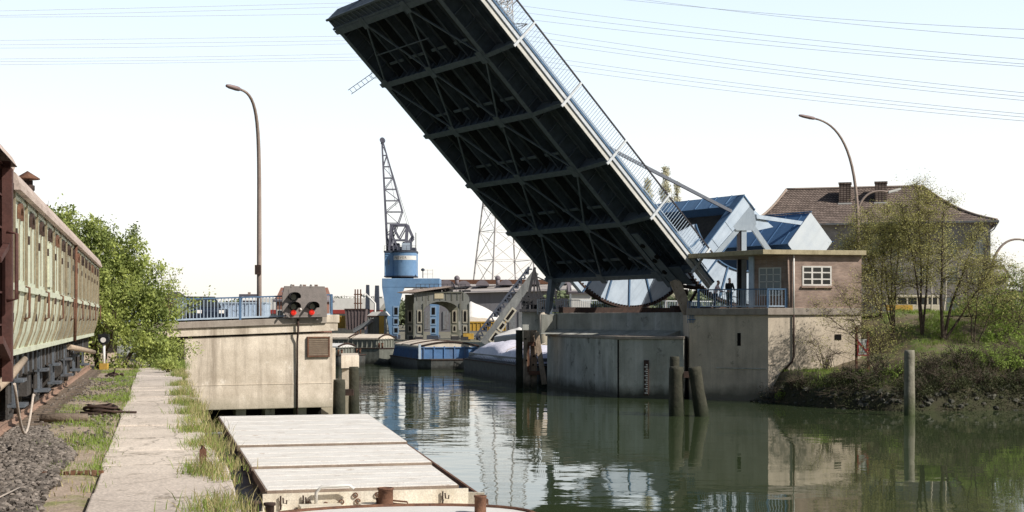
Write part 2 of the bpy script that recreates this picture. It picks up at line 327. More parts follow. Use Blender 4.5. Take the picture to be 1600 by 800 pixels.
M_hairdark = flat('hair_dark', (.015,.012,.011), .7)
M_pink = flat('pink_shirt', (.80,.60,.62), .8)
M_jeans = flat('jeans', (.06,.09,.16), .85)
M_darkcloth = flat('dark_clothing', (.014,.014,.017), .85)
M_rope = mat('rope', (.55,.47,.40), (.42,.35,.29), rough=.9, scale=8, bump=.2)
# ------------------------------------------------------------------ camera, sun, sky
cam = bpy.data.cameras.new('camera'); co = bpy.data.objects.new('camera', cam); col.objects.link(co)
co.location = (0, 0, HC); co.rotation_euler = (R(90), 0, 0)
cam.sensor_width = 36; cam.lens = F / 1600 * 36; cam.shift_y = .0625; cam.clip_start = .2; cam.clip_end = 9000
scene.camera = co
scene.view_settings.view_transform = 'Standard'; scene.view_settings.look = 'None'; scene.view_settings.exposure = 0
SEL = R(39); sd = V((.88 * math.cos(SEL), -.475 * math.cos(SEL), math.sin(SEL))).normalized()
sl = bpy.data.lights.new('sun', 'SUN'); sl.energy = 5.0; sl.angle = R(.5); sl.color = (1, .955, .88)
so = bpy.data.objects.new('sun', sl); col.objects.link(so); so.location = (60, -20, 60)
so.rotation_euler = (-sd).to_track_quat('-Z', 'Y').to_euler()
w = bpy.data.worlds.new('World'); scene.world = w; w.use_nodes = True
nt = w.node_tree; L = nt.links; nt.nodes.clear()
wo = _n(nt, 'ShaderNodeOutputWorld'); bg = _n(nt, 'ShaderNodeBackground'); sk = _n(nt, 'ShaderNodeTexSky')
sk.sky_type = 'NISHITA'; sk.sun_disc = False; sk.sun_elevation = SEL; sk.sun_rotation = math.atan2(sd.x, sd.y)
sk.air_density = 1; sk.dust_density = 1.5; sk.ozone_density = 1
bg.inputs['Strength'].default_value = .062; L.new(sk.outputs[0], bg.inputs['Color'])
# low white sky glow added ahead only, dim overhead and behind to keep shade dark
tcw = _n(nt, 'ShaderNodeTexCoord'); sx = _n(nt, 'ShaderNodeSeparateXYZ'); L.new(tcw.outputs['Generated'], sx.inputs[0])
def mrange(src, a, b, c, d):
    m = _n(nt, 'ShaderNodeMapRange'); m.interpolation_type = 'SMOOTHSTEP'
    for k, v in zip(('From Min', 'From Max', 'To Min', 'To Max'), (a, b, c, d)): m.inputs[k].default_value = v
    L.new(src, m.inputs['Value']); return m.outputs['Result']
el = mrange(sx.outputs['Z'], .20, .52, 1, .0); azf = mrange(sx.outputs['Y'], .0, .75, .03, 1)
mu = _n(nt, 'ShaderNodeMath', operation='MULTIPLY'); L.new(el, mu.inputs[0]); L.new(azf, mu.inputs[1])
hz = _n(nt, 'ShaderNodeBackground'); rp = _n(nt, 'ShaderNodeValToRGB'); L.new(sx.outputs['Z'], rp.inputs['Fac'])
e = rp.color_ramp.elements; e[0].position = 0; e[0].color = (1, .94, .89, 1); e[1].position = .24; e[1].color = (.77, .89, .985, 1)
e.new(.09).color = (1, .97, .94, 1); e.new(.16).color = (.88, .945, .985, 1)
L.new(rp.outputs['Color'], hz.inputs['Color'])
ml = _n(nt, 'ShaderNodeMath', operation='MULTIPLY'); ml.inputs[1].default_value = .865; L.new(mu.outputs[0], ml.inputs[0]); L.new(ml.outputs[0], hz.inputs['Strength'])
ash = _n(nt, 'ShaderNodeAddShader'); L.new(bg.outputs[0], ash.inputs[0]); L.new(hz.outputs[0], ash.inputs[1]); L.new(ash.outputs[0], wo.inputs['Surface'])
# ------------------------------------------------------------------ the setting
QA = math.atan2(.2423, .9702)                       # the quay runs this far left of straight ahead
qd, pd = V((-.2423, .9702, 0)), V((.9702, .2423, 0))
def Q(u, v, z=0): return pd * u + qd * v + V((0, 0, z))
QZ = 3.0
# water
wm = bpy.data.materials.new('canal_water'); wm.use_nodes = True; nt = wm.node_tree; L = nt.links; b = nt.nodes['Principled BSDF']
b.inputs['Base Color'].default_value = (.046, .064, .029, 1); b.inputs['Roughness'].default_value = .02; b.inputs['IOR'].default_value = 1.36
tc = _n(nt, 'ShaderNodeTexCoord')
def wave(sx_, sy_, det, st, dist, prev=None):
    mp = _n(nt, 'ShaderNodeMapping'); mp.inputs['Scale'].default_value = (sx_, sy_, 1); L.new(tc.outputs['Object'], mp.inputs['Vector'])
    n = _n(nt, 'ShaderNodeTexNoise'); n.inputs['Scale'].default_value = 1; n.inputs['Detail'].default_value = det; L.new(mp.outputs[0], n.inputs['Vector'])
    bp = _n(nt, 'ShaderNodeBump'); bp.inputs['Distance'].default_value = dist
    # calmer water in the lee of the right bank
    if isinstance(st, tuple):
        s2 = _n(nt, 'ShaderNodeSeparateXYZ'); L.new(tc.outputs['Object'], s2.inputs[0])
        mr = _n(nt, 'ShaderNodeMapRange'); mr.interpolation_type = 'SMOOTHSTEP'
        for k, v in zip(('From Min', 'From Max', 'To Min', 'To Max'), (-8, 8, st[0], st[1])): mr.inputs[k].default_value = v
        L.new(s2.outputs['X'], mr.inputs['Value']); L.new(mr.outputs[0], bp.inputs['Strength'])
    else: bp.inputs['Strength'].default_value = st
    L.new(n.outputs['Fac'], bp.inputs['Height'])
    if prev: L.new(prev, bp.inputs['Normal'])
    return bp.outputs['Normal']
n0 = wave(.22, .30, 2, (.045, .014), 1.0); n0 = wave(1.1, 1.5, 2, (.045, .012), .22, n0); L.new(n0, b.inputs['Normal'])
struct(MB().poly([(-400, -60, 0), (400, -60, 0), (400, 420, 0), (-400, 420, 0)]).build('water', wm))
struct(MB().poly([(-900, -200, -3), (900, -200, -3), (900, 900, -3), (-900, 900, -3)]).build('canal_bed', M_void))

# quay ground: dirt with worn grass, higher behind
gm = mat('quay_dirt', (.44,.345,.27), (.30,.235,.18), rough=.95, scale=1.6, bump=.6, spots=(.24,.235,.10), spot_amt=.5, spot_scale=.9, fine=.25)
def grid(fz, us, vs, fr):
    m = MB(); nu = len(us)
    pts = [fr(u, v, fz(u, v)) for v in vs for u in us]
    m.add(pts, [(j*nu+i, j*nu+i+1, (j+1)*nu+i+1, (j+1)*nu+i) for j in range(len(vs)-1) for i in range(nu-1)], True)
    return m
def fq(u, v):
    z = QZ - .02 + .05 * (mnoise.noise(V((u*.9, v*.5, 3))))
    if u < -1.9: z -= .06
    if u > -.75: z = QZ - .06
    return z
us = [-60, -40, -25, -15, -9, -6] + [-5 + .25*i for i in range(24)] + [.74]
vs_ = [-8, -2] + [2 + .5*i for i in range(118)]
struct(grid(fq, us, vs_, Q).build('quay_ground', gm))
# road embankment behind the left bush, up to the bridge deck
struct(grid(lambda u, v: QZ - .1 + 1.65 * min(1, max(0, (v - 60.5) / 2.5)), [-140, -80, -40, -20, -8, -3, -1.6], [60, 60.6, 61.5, 62.5, 63.5, 66, 74, 80], Q).build('road_embankment', gm))
# quay wall of steel sheets below the edge
m = MB(); n = 150
for i in range(n):
    v0 = -4 + i * .42; k = .10 if i % 2 else 0
    m.add([Q(.72 - k, v0, -.5), Q(.72 - k, v0 + .42, -.5), Q(.72 - k, v0 + .42, QZ - .25), Q(.72 - k, v0, QZ - .25)], [(0, 1, 2, 3)])
struct(m.build('quay_wall', mat('sheet_pile', (.16,.11,.085), (.09,.065,.052), rough=.9, scale=2, bump=.3, streak=(.2,.12,.08), amt=.5)))
# the concrete quay path: worn slabs with open joints and a chipped edge
m = MB(); rg = random.Random(3); v = -4.0
while v < 57:
    ln = rg.choice((1.55, 1.9, 2.3, 2.7)); z = QZ + rg.uniform(-.012, .022); t = rg.uniform(-.012, .012); e0 = .78 + rg.uniform(-.13, .03); e1 = e0 + rg.uniform(-.06, .05)
    l0 = -.62 + rg.uniform(-.02, .02)
    top = [Q(l0, v, z), Q(e0, v, z + t), Q(e1, v + ln - .02, z + t), Q(l0, v + ln - .02, z)]
    m.prism([p - V((0, 0, .3)) for p in top], (0, 0, .3)); v += ln
pathm = M_slab
o = m.build('quay_path', pathm, bevel=.02); struct(o)

# far land: one sheet to the horizon behind the basin, and the basin's own quay edge
fm = mat('far_ground', (.22,.20,.15), (.16,.15,.11), rough=.95, scale=.05, bump=0)
far = MB(); FZ = 2.3
far.poly([(-3000, 172, FZ), (-31, 172, FZ), (-14, 159, FZ), (-6, 157, FZ), (0, 152, FZ), (6.2, 131, FZ), (9, 112, FZ), (60, 138, FZ), (3000, 400, FZ), (3000, 6000, FZ), (-3000, 6000, FZ)])
struct(far.build('far_ground', fm))
m = MB()
fe = [(-300, 172), (-31, 172), (-14, 159), (-6, 157), (0, 152), (6.2, 131), (9, 112)]
for a, c in zip(fe, fe[1:]): m.add([(a[0], a[1], -.5), (c[0], c[1], -.5), (c[0], c[1], FZ), (a[0], a[1], FZ)], [(0, 1, 2, 3)])
struct(m.build('basin_quay_wall', M_concdark))

# right bank: shore, ledge in front of the house, then the slope up to road level
shore = [(9.0, 84.2), (13.2, 82.6), (14.9, 81.2), (15.6, 78.6), (17.0, 75.8), (19.7, 73.2), (23.3, 73.6), (26.9, 74.3), (32, 73.5), (45, 70), (120, 50)]
def shore_y(x):
    for (x0, y0), (x1, y1) in zip(shore, shore[1:]):
        if x <= x1: return y0 + (y1 - y0) * max(0, (x - x0)) / (x1 - x0)
    return 50
def sstep(a, b_, x): t = max(0, min(1, (x - a) / (b_ - a))); return t*t*(3-2*t)
def bank_z(x, y):
    d = y - shore_y(x); rt = sstep(20.5, 24.5, x)
    a = -1.2 + 2.2 * sstep(-1.2, 1.0, d) + .8 * sstep(.9, 3.0, d) + 3.1 * sstep(6.5, 17, d)
    c = -1.2 + 2.4 * sstep(-1.2, .9, d) + 1.3 * sstep(.8, 3.2, d) + 2.7 * sstep(3.0, 16, d)
    z = a * (1 - rt) + c * rt
    return z + .16 * mnoise.noise(V((x*.8, y*.8, 1))) * min(1, max(0, d + 1)) + .07 * mnoise.noise(V((x*2.7, y*2.7, 5)))
bm_ = mat('bank_soil', (.21,.17,.11), (.11,.09,.055), rough=.95, scale=.7, bump=.8, spots=(.13,.175,.045), spot_amt=.6, spot_scale=.55, fine=.25, zgrad=(.8,2.1,(.04,.038,.022)))  # dark low down: brown shore soil plus brush shade put into the colour
xs = [15 + .35*i for i in range(52)] + [33.5 + 1.5*i for i in range(10)] + [60, 90, 130]
m = MB(); ys = [-1.6 + .3*i for i in range(24)] + [6 + .8*i for i in range(16)] + [20, 24, 30, 40]
pts = [(x, shore_y(x) + d, bank_z(x, shore_y(x) + d)) for d in ys for x in xs]; nx = len(xs)
m.add(pts, [(j*nx+i, j*nx+i+1, (j+1)*nx+i+1, (j+1)*nx+i) for j in range(len(ys)-1) for i in range(nx-1)], True)
struct(m.build('right_bank', bm_))
m = MB(); m.poly([(17, 89, 4.95), (130, 72, 5.2), (900, 120, 5.2), (900, 900, 5.2), (60, 900, 5.2), (22, 130, 5.2), (9, 106, 5.1)])
struct(m.build('right_ground', fm))

# ------------------------------------------------------------------ railway track
trk = thing('railway_track', 'rusty railway track with wooden sleepers beside the quay path', None, Q(-3.0, 0, QZ), QA); trk['kind'] = 'structure'
for sgn in (-1, 1):
    x = sgn * .7175
    prof = [(-.065, 0), (.065, 0), (.065, .012), (.012, .03), (.012, .11), (.036, .12), (.036, .15), (-.036, .15), (-.036, .12), (-.012, .11), (-.012, .03), (-.065, .012)]
    MB().prism([(x + a, 2, b_ ) for a, b_ in prof], (0, 50, 0)).build('rail', mat('rail_rust%d' % sgn, (.40,.27,.20), (.25,.155,.115), rough=.8, scale=6, bump=.2), trk)
sl0 = MB().box((-1.25, -.12, -.12), (1.25, .12, .01)).build('sleeper', M_sleeper, trk, bevel=.015); sl0.location = (0, 5, 0)
for i in range(70):
    c = sl0.copy(); col.objects.link(c); c.location = (rnd.uniform(-.03, .03), 5.65 + .65 * i, rnd.uniform(-.01, .01)); c.parent = trk

# gravel, grass tufts and weeds on the quay
m = MB(); rg = random.Random(11)
for i in range(12500):
    v = 8 + 15.5 * rg.random() ** 1.15; u = rg.uniform(-2.15, -1.02 - .10 * mnoise.noise(V((v, 0, 0))) - (v > 19) * (v - 19) * .16)
    m.stone(Q(u, v, QZ + .0 + rg.uniform(-.01, .03)), rg.choice((.018, .023, .028, .035, .045)), rg)
for i in range(900):
    v = rg.uniform(20, 44); m.stone(Q(rg.uniform(-2.1, -.7), v, QZ), rg.uniform(.015, .04), rg)
tag(m.build('gravel', M_gravel), kind='stuff')
m = MB(); md = MB(); rg = random.Random(12)
def tuft(M, u, v, n, h, sp, lean=.35):
    for k in range(n): M.blade(Q(u + rg.gauss(0, sp), v + rg.gauss(0, sp * 1.6), QZ - .03), h * rg.uniform(.5, 1.25), rg.uniform(.003, .007), rg, lean)
for i in range(1500):
    v = 9 + 48 * rg.random(); u = rg.uniform(-1.75, -.6)
    if mnoise.noise(V((u*1.5, v*.42, 8))) > (.02 if u > -1.15 else .16) and not (v < 20 and u < -1.1): tuft(m, u, v, 17, .06 + .05 * rg.random(), .09)
    if i % 6 == 0: tuft(md, u, v, 8, .07, .10)
for i in range(60): tuft(m, -.66 + rg.gauss(0, .05), rg.uniform(10, 45), 14, .09, .07)
for i in range(120):
    v = rg.uniform(9, 57); u = .70 + rg.gauss(0, .10)
    if mnoise.noise(V((2, v*.55, 4))) > -.12: tuft(md, u, v, 26, .15, .08); tuft(m, u - .06, v, 24, .14, .08)
for v in (10.6, 13.2, 16.1, 19.3, 22.4, 26, 29.5, 33.6, 38, 44):
    for k in range(7):
        u = .52 + rg.gauss(0, .10); vv = v + rg.gauss(0, .4); tuft(m, u, vv, 34, .17, .11, .45); tuft(md, u + .1, vv, 28, .20, .11, .5)
for i in range(130): tuft(m, rg.uniform(.1, .8), rg.uniform(50, 57.5), 20, .25, .2)
tag(m.build('quay_grass', M_grass, recalc=False), kind='stuff'); tag(md.build('dry_grass', M_grassdry, recalc=False), kind='stuff')
# ------------------------------------------------------------------ old railway carriage on the track
def coach(y0, y1, main, second, split, nm, label, roofm, detailed=True):
    t = thing(nm, label, 'railway carriage', Q(-3.0, y0, QZ), QA); Ln = y1 - y0; HW = 1.46
    zb, zw, ze = 1.30, 2.06, 3.21                 # floor line, waist rail, eaves
    prof = [(1.30, zb), (1.39, zb + .25), (1.44, zb + .5), (HW, zw), (HW, ze)]
    def side(M, sg, a, b_):
        pr = [(sg*x, z) for x, z in prof]
        M.add([(x, a, z) for x, z in pr] + [(x, b_, z) for x, z in pr], [(i, i+1, len(pr)+i+1, len(pr)+i) for i in range(len(pr)-1)], False)
    m = MB(); side(m, 1, 0, split); side(m, -1, 0, Ln)
    pe = [(x, z) for x, z in prof]; ring = pe + [(-x, z) for x, z in reversed(pe)]
    m.poly([(x, 0, z) for x, z in ring]); m.poly([(x, Ln, z) for x, z in ring]); m.poly([(-1.30, 0, zb), (1.30, 0, zb), (1.30, Ln, zb), (-1.30, Ln, zb)])
    m.build('body', main, t)
    if split < Ln:
        m = MB(); side(m, 1, split, Ln); o = m.build('side_panel', second, t); o['label'] = 'weathered grey-green side panelling'
    # arched roof with a drip edge
    m = MB(); n = 14; ra = []
    for i in range(n + 1):
        a = math.pi * i / n; ra.append(((HW + .09) * math.cos(a), ze - .02 + .40 * math.sin(a) ** .85 if 0 < i < n else ze - .02))
    m.add([(x, -.12, z) for x, z in ra] + [(x, Ln + .12, z) for x, z in ra], [(i, i+1, n+2+i, n+1+i) for i in range(n)], True)
    m.poly([(x, -.12, z) for x, z in ra]); m.poly([(x, Ln + .12, z) for x, z in ra]); m.box((HW + .03, -.12, ze - .09), (HW + .10, Ln + .12, ze - .02))
    m.build('roof', roofm, t)
    if detailed:
        nb = 15; bw = Ln / nb
        for i in range(nb + 1):
            m = MB(); y = min(Ln - .04, max(.04, i * bw))
            for (x0, za), (x1, zc) in zip(prof, prof[1:]): m.bar((x0 + .018, y, za), (x1 + .018, y, zc), .055, .03, up=(1, 0, 0))
            m.build('side_batten', M_batten, t)
        for i in range(nb * 3):
            m = MB(); y = (i + .5) * bw / 3
            m.bar((HW + .006, y, zw + .1), (HW + .006, y, ze - .34), .022, .014, up=(1, 0, 0))
            if i % 3 == 1:
                for (x0, za), (x1, zc) in zip(prof[:3], prof[1:4]): m.bar((x0 + .008, y, za), (x1 + .008, y, zc), .02, .014, up=(1, 0, 0))
            m.build('panel_seam', M_batten, t)
        m = MB(); m.box((HW, 0, zw - .03), (HW + .035, Ln, zw + .05)); m.box((HW, 0, ze - .16), (HW + .02, Ln, ze - .12)); m.box((1.30, 0, zb - .02), (1.36, Ln, zb + .05)); m.build('waist_rail', M_green1 if split > 3 else main, t)
        # slotted windows, door ventilators, hinges
        for i in range(nb):
            yc = (i + .5) * bw
            wdw = MB().box((HW - .02, yc - .62, zw + .16), (HW + .009, yc - .50, ze - .42))
            if i in (0, 2, 5, 8, 11, 13): wdw.build('window', M_void, t)
            if i in (3, 6): MB().box((HW, yc - .3, zw + .12), (HW + .03, yc + .25, ze - .40)).build('window_board', M_green1 if i == 3 else M_green2, t)
            h = MB(); yv = yc; w_ = .23
            pts = [(yv - w_, ze - .36)] + [(yv + w_ * math.cos(a), ze - .26 + .09 * math.sin(a)) for a in [math.pi - math.pi*k/6 for k in range(7)]] + [(yv + w_, ze - .36), (yv + w_ - .055, ze - .36)] + [(yv + (w_ - .055) * math.cos(a), ze - .30 + .08 * math.sin(a)) for a in [math.pi*k/6 for k in range(7)]] + [(yv - w_ + .055, ze - .36)]
            h.prism([(HW + .005, a, z) for a, z in pts], (.035, 0, 0)); h.build('ventilator', M_rustdark if i % 4 else M_rust, t)
            for z in (zb + .38, zw - .12, zw + .55): 
                xx = 1.42 if z < zw - .3 else HW
                MB().box((xx, i * bw + .03, z), (xx + .05, i * bw + .12, z + .1)).build('door_hinge', M_rustdark, t)
            if i % 2 == 0: MB().tube([(HW + .02, yc + .45, zw - .35), (HW + .08, yc + .45, zw - .33), (HW + .08, yc + .45, zw + .02), (HW + .02, yc + .45, zw + .04)], .014, 6).build('door_handle', M_rust, t)
        MB().tube([(HW + .03, Ln * .50, zb), (HW + .05, Ln * .50, zw), (HW + .05, Ln*.50, ze)], .03, 6).build('rain_pipe', M_rust, t)
        # roof fittings
        for y, dx, k in ((4.6, .95, 0), (8.0, .95, 1), (11.6, .9, 0), (14.6, .8, 2), (20.6, .7, 3)):
            zr = ze + .4 * math.sin(math.acos(min(1, dx / (HW + .09)))) ** .85 - .06
            if k == 1:
                o = MB().lathe((dx, y, zr), [(.10, 0), (.10, .34), (.115, .34), (.115, .42), (.085, .42), (.085, .50)], 12).build('stove_chimney', M_rustdark, t)
                MB().lathe((dx, y, zr + .52), [(.20, 0), (.19, .02), (.03, .12), (.0, .14)], 12).build('chimney_cap', M_rust, o)
                MB().cyl((dx - .2, y + .1, zr), (dx - .2, y + .1, zr + .28), .06).build('pipe', M_rustdark, t)
            elif k == 0: MB().lathe((dx, y, zr), [(.09, 0), (.1, .05), (.19, .1), (.2, .17), (.12, .25), (.1, .30), (.12, .36), (.12, .38)], 12).build('roof_ventilator', M_rust if y > 10 else M_carroof, t)
            else: MB().lathe((dx, y, zr), [(.08, 0), (.08, .12), (.22, .14), (.22, .17), (.05, .24), (0, .25)], 12).build('roof_ventilator', M_carroof, t)
    # underframe, axle guards, wheels
    m = MB(); m.box((1.12, .1, zb - .34), (1.20, Ln - .1, zb - .02)); m.box((-1.20, .1, zb - .34), (-1.12, Ln - .1, zb - .02))
    for i in range(10): m.box((-1.15, .3 + i * (Ln - .7) / 9, zb - .3), (1.15, .42 + i * (Ln - .7) / 9, zb - .06))
    m.build('underframe', M_ironblue, t)
    for i in range(int(Ln / .8)):
        y = .5 + i * .8; MB().box((1.20, y, zb - .36), (1.235, y + .12, zb)).build('frame_bracket', M_under, t)
    axles = [y for y in (1.9, 4.0, Ln * .36, Ln * .64, Ln - 4.0, Ln - 1.9)] if Ln > 15 else [2.5, Ln - 2.5]
    for ya in axles:
        for sg in (-1, 1):
            x = sg * .72
            o = MB(); o.cyl((x - .06, ya, .49 + .15), (x + .07, ya, .49 + .15), .49, n=24); o.cyl((x - sg*.10, ya, .64), (x - sg*.06, ya, .64), .52, n=24); wl = o.build('wheel', M_under, t)
            a = MB(); a.box((sg * .95 - .07, ya - .16, .46), (sg * .95 + .10, ya + .16, .80)); a.box((sg * .95 - .04, ya - .09, .80), (sg * .95 + .05, ya + .09, .92))
            for k in range(5): a.box((sg * .97 - .045, ya - .65 + .1*k, .93 + .035*k), (sg * .97 + .045, ya + .65 - .1*k, .962 + .035*k))
            a.build('axle_box', M_under, t)
            g = MB()
            for dy in (-.32, .32): g.prism([(sg*1.04, ya + dy - .08, .40), (sg*1.04, ya + dy + .08, .40), (sg*1.04, ya + dy*.8 + .14, 1.0), (sg*1.04, ya + dy*.8 - .14, 1.0)], (.03*sg, 0, 0))
            g.box((min(sg*1.04, sg*1.07), ya - .4, .36), (max(sg*1.04, sg*1.07), ya + .4, .42)); g.build('axle_guard', M_under, t)
        MB().cyl((-.7, ya, .64), (.7, ya, .64), .07).build('axle', M_under, t)
    for y in (3.0, Ln * .30, Ln * .42, Ln * .57, Ln * .70, Ln - 3.0):
        m = MB(); m.box((1.20, y - .28, .56), (1.23, y - .14, zb - .1)); m.box((1.20, y + .14, .56), (1.23, y + .28, zb - .1)); m.box((1.15, y - .3, .58), (1.36, y + .3, .62)); m.box((1.15, y - .28, .90), (1.34, y + .28, .94)); m.build('step', M_ironblue, t)
    m = MB(); m.bar((1.0, 5.2, .9), (1.0, Ln/2 - 2, .45), .06); m.bar((1.0, Ln/2 - 2, .45), (1.0, Ln/2 + 2, .45), .06); m.bar((1.0, Ln/2 + 2, .45), (1.0, Ln - 5.2, .9), .06)
    for dy in (-2, 2): m.bar((1.0, Ln/2 + dy, .45), (1.0, Ln/2 + dy, 1.1), .06)
    m.box((-.9, Ln * .45, .5), (.95, Ln * .52, 1.0)); m.box((.2, 6.1, .55), (1.1, 7.0, 1.05)); m.cyl((.8, 8, .7), (.8, 9.6, .7), .22); m.box((.5, 9.9, .5), (1.12, 11.4, 1.0)); m.box((.5, 15, .55), (1.12, 16.6, 1.0)); m.box((-.2, 4.4, .6), (1.05, 5.3, 1.0)); m.box((.3, 18.4, .6), (1.1, 19.3, 1.0)); m.cyl((1.0, 12.5, .75), (1.0, 14.2, .75), .2)
    m.build('truss_rod', M_under, t)
    for ye, s in ((0, -1), (Ln, 1)):
        for x in (-.87, .87):
            m = MB(); m.cyl((x, ye, 1.05), (x, ye + s*.4, 1.05), .08); m.cyl((x, ye + s*.4, 1.05), (x, ye + s*.45, 1.05), .22, n=16); m.build('buffer', M_under, t)
    return t
car1 = coach(16.45, 39.9, M_green1, M_green2, 8.6, 'railway_carriage', 'long old carriage in peeling pale green and grey-green paint', M_carroof)
# dark brown neighbour, only its near end shows at the edge of the picture
car2 = thing('railway_wagon', 'dark red-brown goods wagon coupled nearest the viewer', 'railway wagon', Q(-3.0, 4.2, QZ), QA)
Ln = 11.75; m = MB(); m.box((-1.40, 0, 1.2), (1.40, Ln, 3.38)); m.build('body', M_brownpaint, car2)
m = MB()
for i in range(9):
    y = .05 + i * (Ln - .14) / 8; m.box((1.40, y, 1.1), (1.50, y + .10, 3.38)); m.box((1.36, y - .05, 1.1), (1.405, y + .15, 3.38))
for i in range(7): m.box((1.40, 0, 1.3 + i*.34), (1.425, Ln, 1.32 + i*.34))
m.build('side_stanchion', M_brownpaint, car2)
m = MB(); n = 12; ra = [((1.55) * math.cos(math.pi*i/n), 3.34 + .40 * math.sin(math.pi*i/n)) for i in range(n+1)]
m.add([(x, -.1, z) for x, z in ra] + [(x, Ln + .15, z) for x, z in ra], [(i, i+1, n+2+i, n+1+i) for i in range(n)], True); m.poly([(x, -.1, z) for x, z in ra]); m.poly([(x, Ln + .15, z) for x, z in ra]); m.build('roof', M_carroof, car2)
m = MB(); m.box((1.42, Ln - .16, 1.05), (1.52, Ln, 3.3)); m.bar((1.47, Ln - 1.0, 2.3), (1.47, Ln - .1, 2.5), .06); m.bar((1.47, Ln - .9, 1.5), (1.47, Ln - .1, 1.3), .08); m.tube([(1.48, Ln - .3, 1.9), (1.58, Ln - .3, 1.92), (1.58, Ln - .3, 2.6), (1.48, Ln - .3, 2.62)], .02, 6); m.build('end_post', M_brownpaint, car2)
m = MB(); m.box((1.1, 0, .95), (1.2, Ln, 1.2)); m.box((-1.2, 0, .95), (-1.1, Ln, 1.2)); m.build('underframe', M_under, car2)
for ya in (3.0, 9.0):
    for sg in (-1, 1):
        x = sg * .72; o = MB(); o.cyl((x - .06, ya, .64), (x + .07, ya, .64), .49, n=24); o.build('wheel', M_under, car2)
        a = MB(); a.box((sg*.95 - .07, ya - .16, .46), (sg*.95 + .1, ya + .16, .8))
        for k in range(6): a.box((sg*.97 - .045, ya - .75 + .1*k, .88 + .035*k), (sg*.97 + .045, ya + .75 - .1*k, .912 + .035*k))
        a.build('axle_box', M_under, car2)
m = MB()
for k in range(7): m.box((.9, Ln - 1.6 + .1*k, .50 + .05*k), (1.25, Ln - .2 - .1*k, .54 + .05*k))
m.cyl((.6, Ln, 1.05), (.6, Ln + .5, 1.05), .1); m.box((.7, Ln - 1.2, .35), (1.3, Ln - .3, .5)); m.build('spring', M_rustdark, car2)
# loose things on and by the carriage
def single(name, label, cat, m, mt, loc=(0,0,0), rz=0, group=None, bevel=0, smooth=False):
    o = m.build(name, mt, None, bevel=bevel, smooth=smooth); o.location = loc; o.rotation_euler = (0, 0, rz); return tag(o, label, cat, group)
single('wooden_pole', 'pale wooden pole lodged in the near end of the carriage underframe', 'pole', MB().tube([(0, 0, 0), (.05, 1.6, .13), (.08, 3.1, .28)], [.05, .055, .04], 8), M_wood_pale, Q(-1.68, 15.6, QZ + .93), QA)
single('wooden_pole', 'pale wooden pole lying along the far end of the carriage underframe', 'pole', MB().tube([(-.1, 0, .22), (.06, 2.3, .12), (.2, 5.0, 0)], [.06, .055, .05], 8), M_wood_pale, Q(-1.66, 30.5, QZ + .93), QA)
single('hanging_rope', 'pale rope looping down from the carriage underframe', 'rope', MB().tube([(0, y, .95 - .55 * math.sin(math.pi * min(1, y / 2.6)) - .1*y) for y in [i * .2 for i in range(15)]], .018, 6), M_rope, Q(-1.62, 17.6, QZ), QA)
# ------------------------------------------------------------------ small things on the quay
rg = random.Random(5)
def torus_pts(c, r, n=18, ph=0, sx=1, sz=0): return [V(c) + V((r*math.cos(2*math.pi*i/n + ph)*sx, r*math.sin(2*math.pi*i/n + ph), sz*math.sin(4*math.pi*i/n + ph))) for i in range(n + 1)]
m = MB()
for k in range(7): m.tube(torus_pts((rg.gauss(0, .04), rg.gauss(0, .04), .03 + .022*k), .20 + rg.uniform(-.04, .05), 18, rg.uniform(0, 6), 1.25, .02), .022, 6)
m.tube([(.2, 0, .05), (.45, .1, .03), (.62, .02, .03)], .02, 6)
single('chain_coil', 'dark rusty heap of coiled chain on the grass left of the path', 'chain', m, M_rustdark, Q(-.98, 26.6, QZ), QA)
m = MB(); m.tube([(-.35, 0, .06), (0, .02, .07), (.42, .05, .06)], [.07, .075, .065], 8)
single('timber_baulk', 'short brown timber baulk on the grass beside the chain coil', 'timber', m, M_sleeper, Q(-1.55, 24.9, QZ), QA)
m = MB()
for k in range(14): m.stone((rg.gauss(0, .12), rg.gauss(0, .08), .04 + .05*rg.random()), .06, rg)
m.tube([(-.2, 0, .05), (0, .05, .14), (.15, -.02, .06)], .025, 6); m.tube([(.02, 0, .08), (.04, .02, .26)], .02, 6)
single('scrap_iron', 'small rusty heap of scrap iron farther up the grass', 'scrap', m, M_rustdark, Q(-1.25, 44, QZ), QA)
m = MB()
for k in range(9): m.box((-.3 + k*.075, -.03, -.02), (-.25 + k*.075, .03, .025 + .015*rg.random()))
single('rack_strip', 'half buried toothed strip of rusty iron left of the path', 'scrap', m, M_rust, Q(-.92, 16.4, QZ), QA - .1)
m = MB(); m.box((-.04, -.03, -.05), (.04, .03, .20)); m.tube([(-.02, 0, .12), (.0, 0, .24), (.02, 0, .17)], .022, 6)
single('mooring_stub', 'rusty iron mooring stub on the outer edge of the path', 'mooring post', m, M_rust, Q(.52, 16.9, QZ), QA)
m = MB(); m.tube([(.0, 0, .01), (.12, .1, .015), (.17, .35, .01), (.10, .6, .012), (-.02, .75, .01), (.02, .9, .012)], .011, 6)
single('rope_end', 'short white rope end lying on the left edge of the path', 'rope', m, M_rope, Q(-.60, 11.2, QZ + .02), QA)
m = MB(); m.tube([(0, 0, .05), (.25, .4, .06), (.6, 1.0, .05), (.75, 1.9, .06)], .009, 6)
single('wire_end', 'pale bent wire lying on the gravel by the track', 'wire', m, M_rope, Q(-2.05, 12.8, QZ), QA)
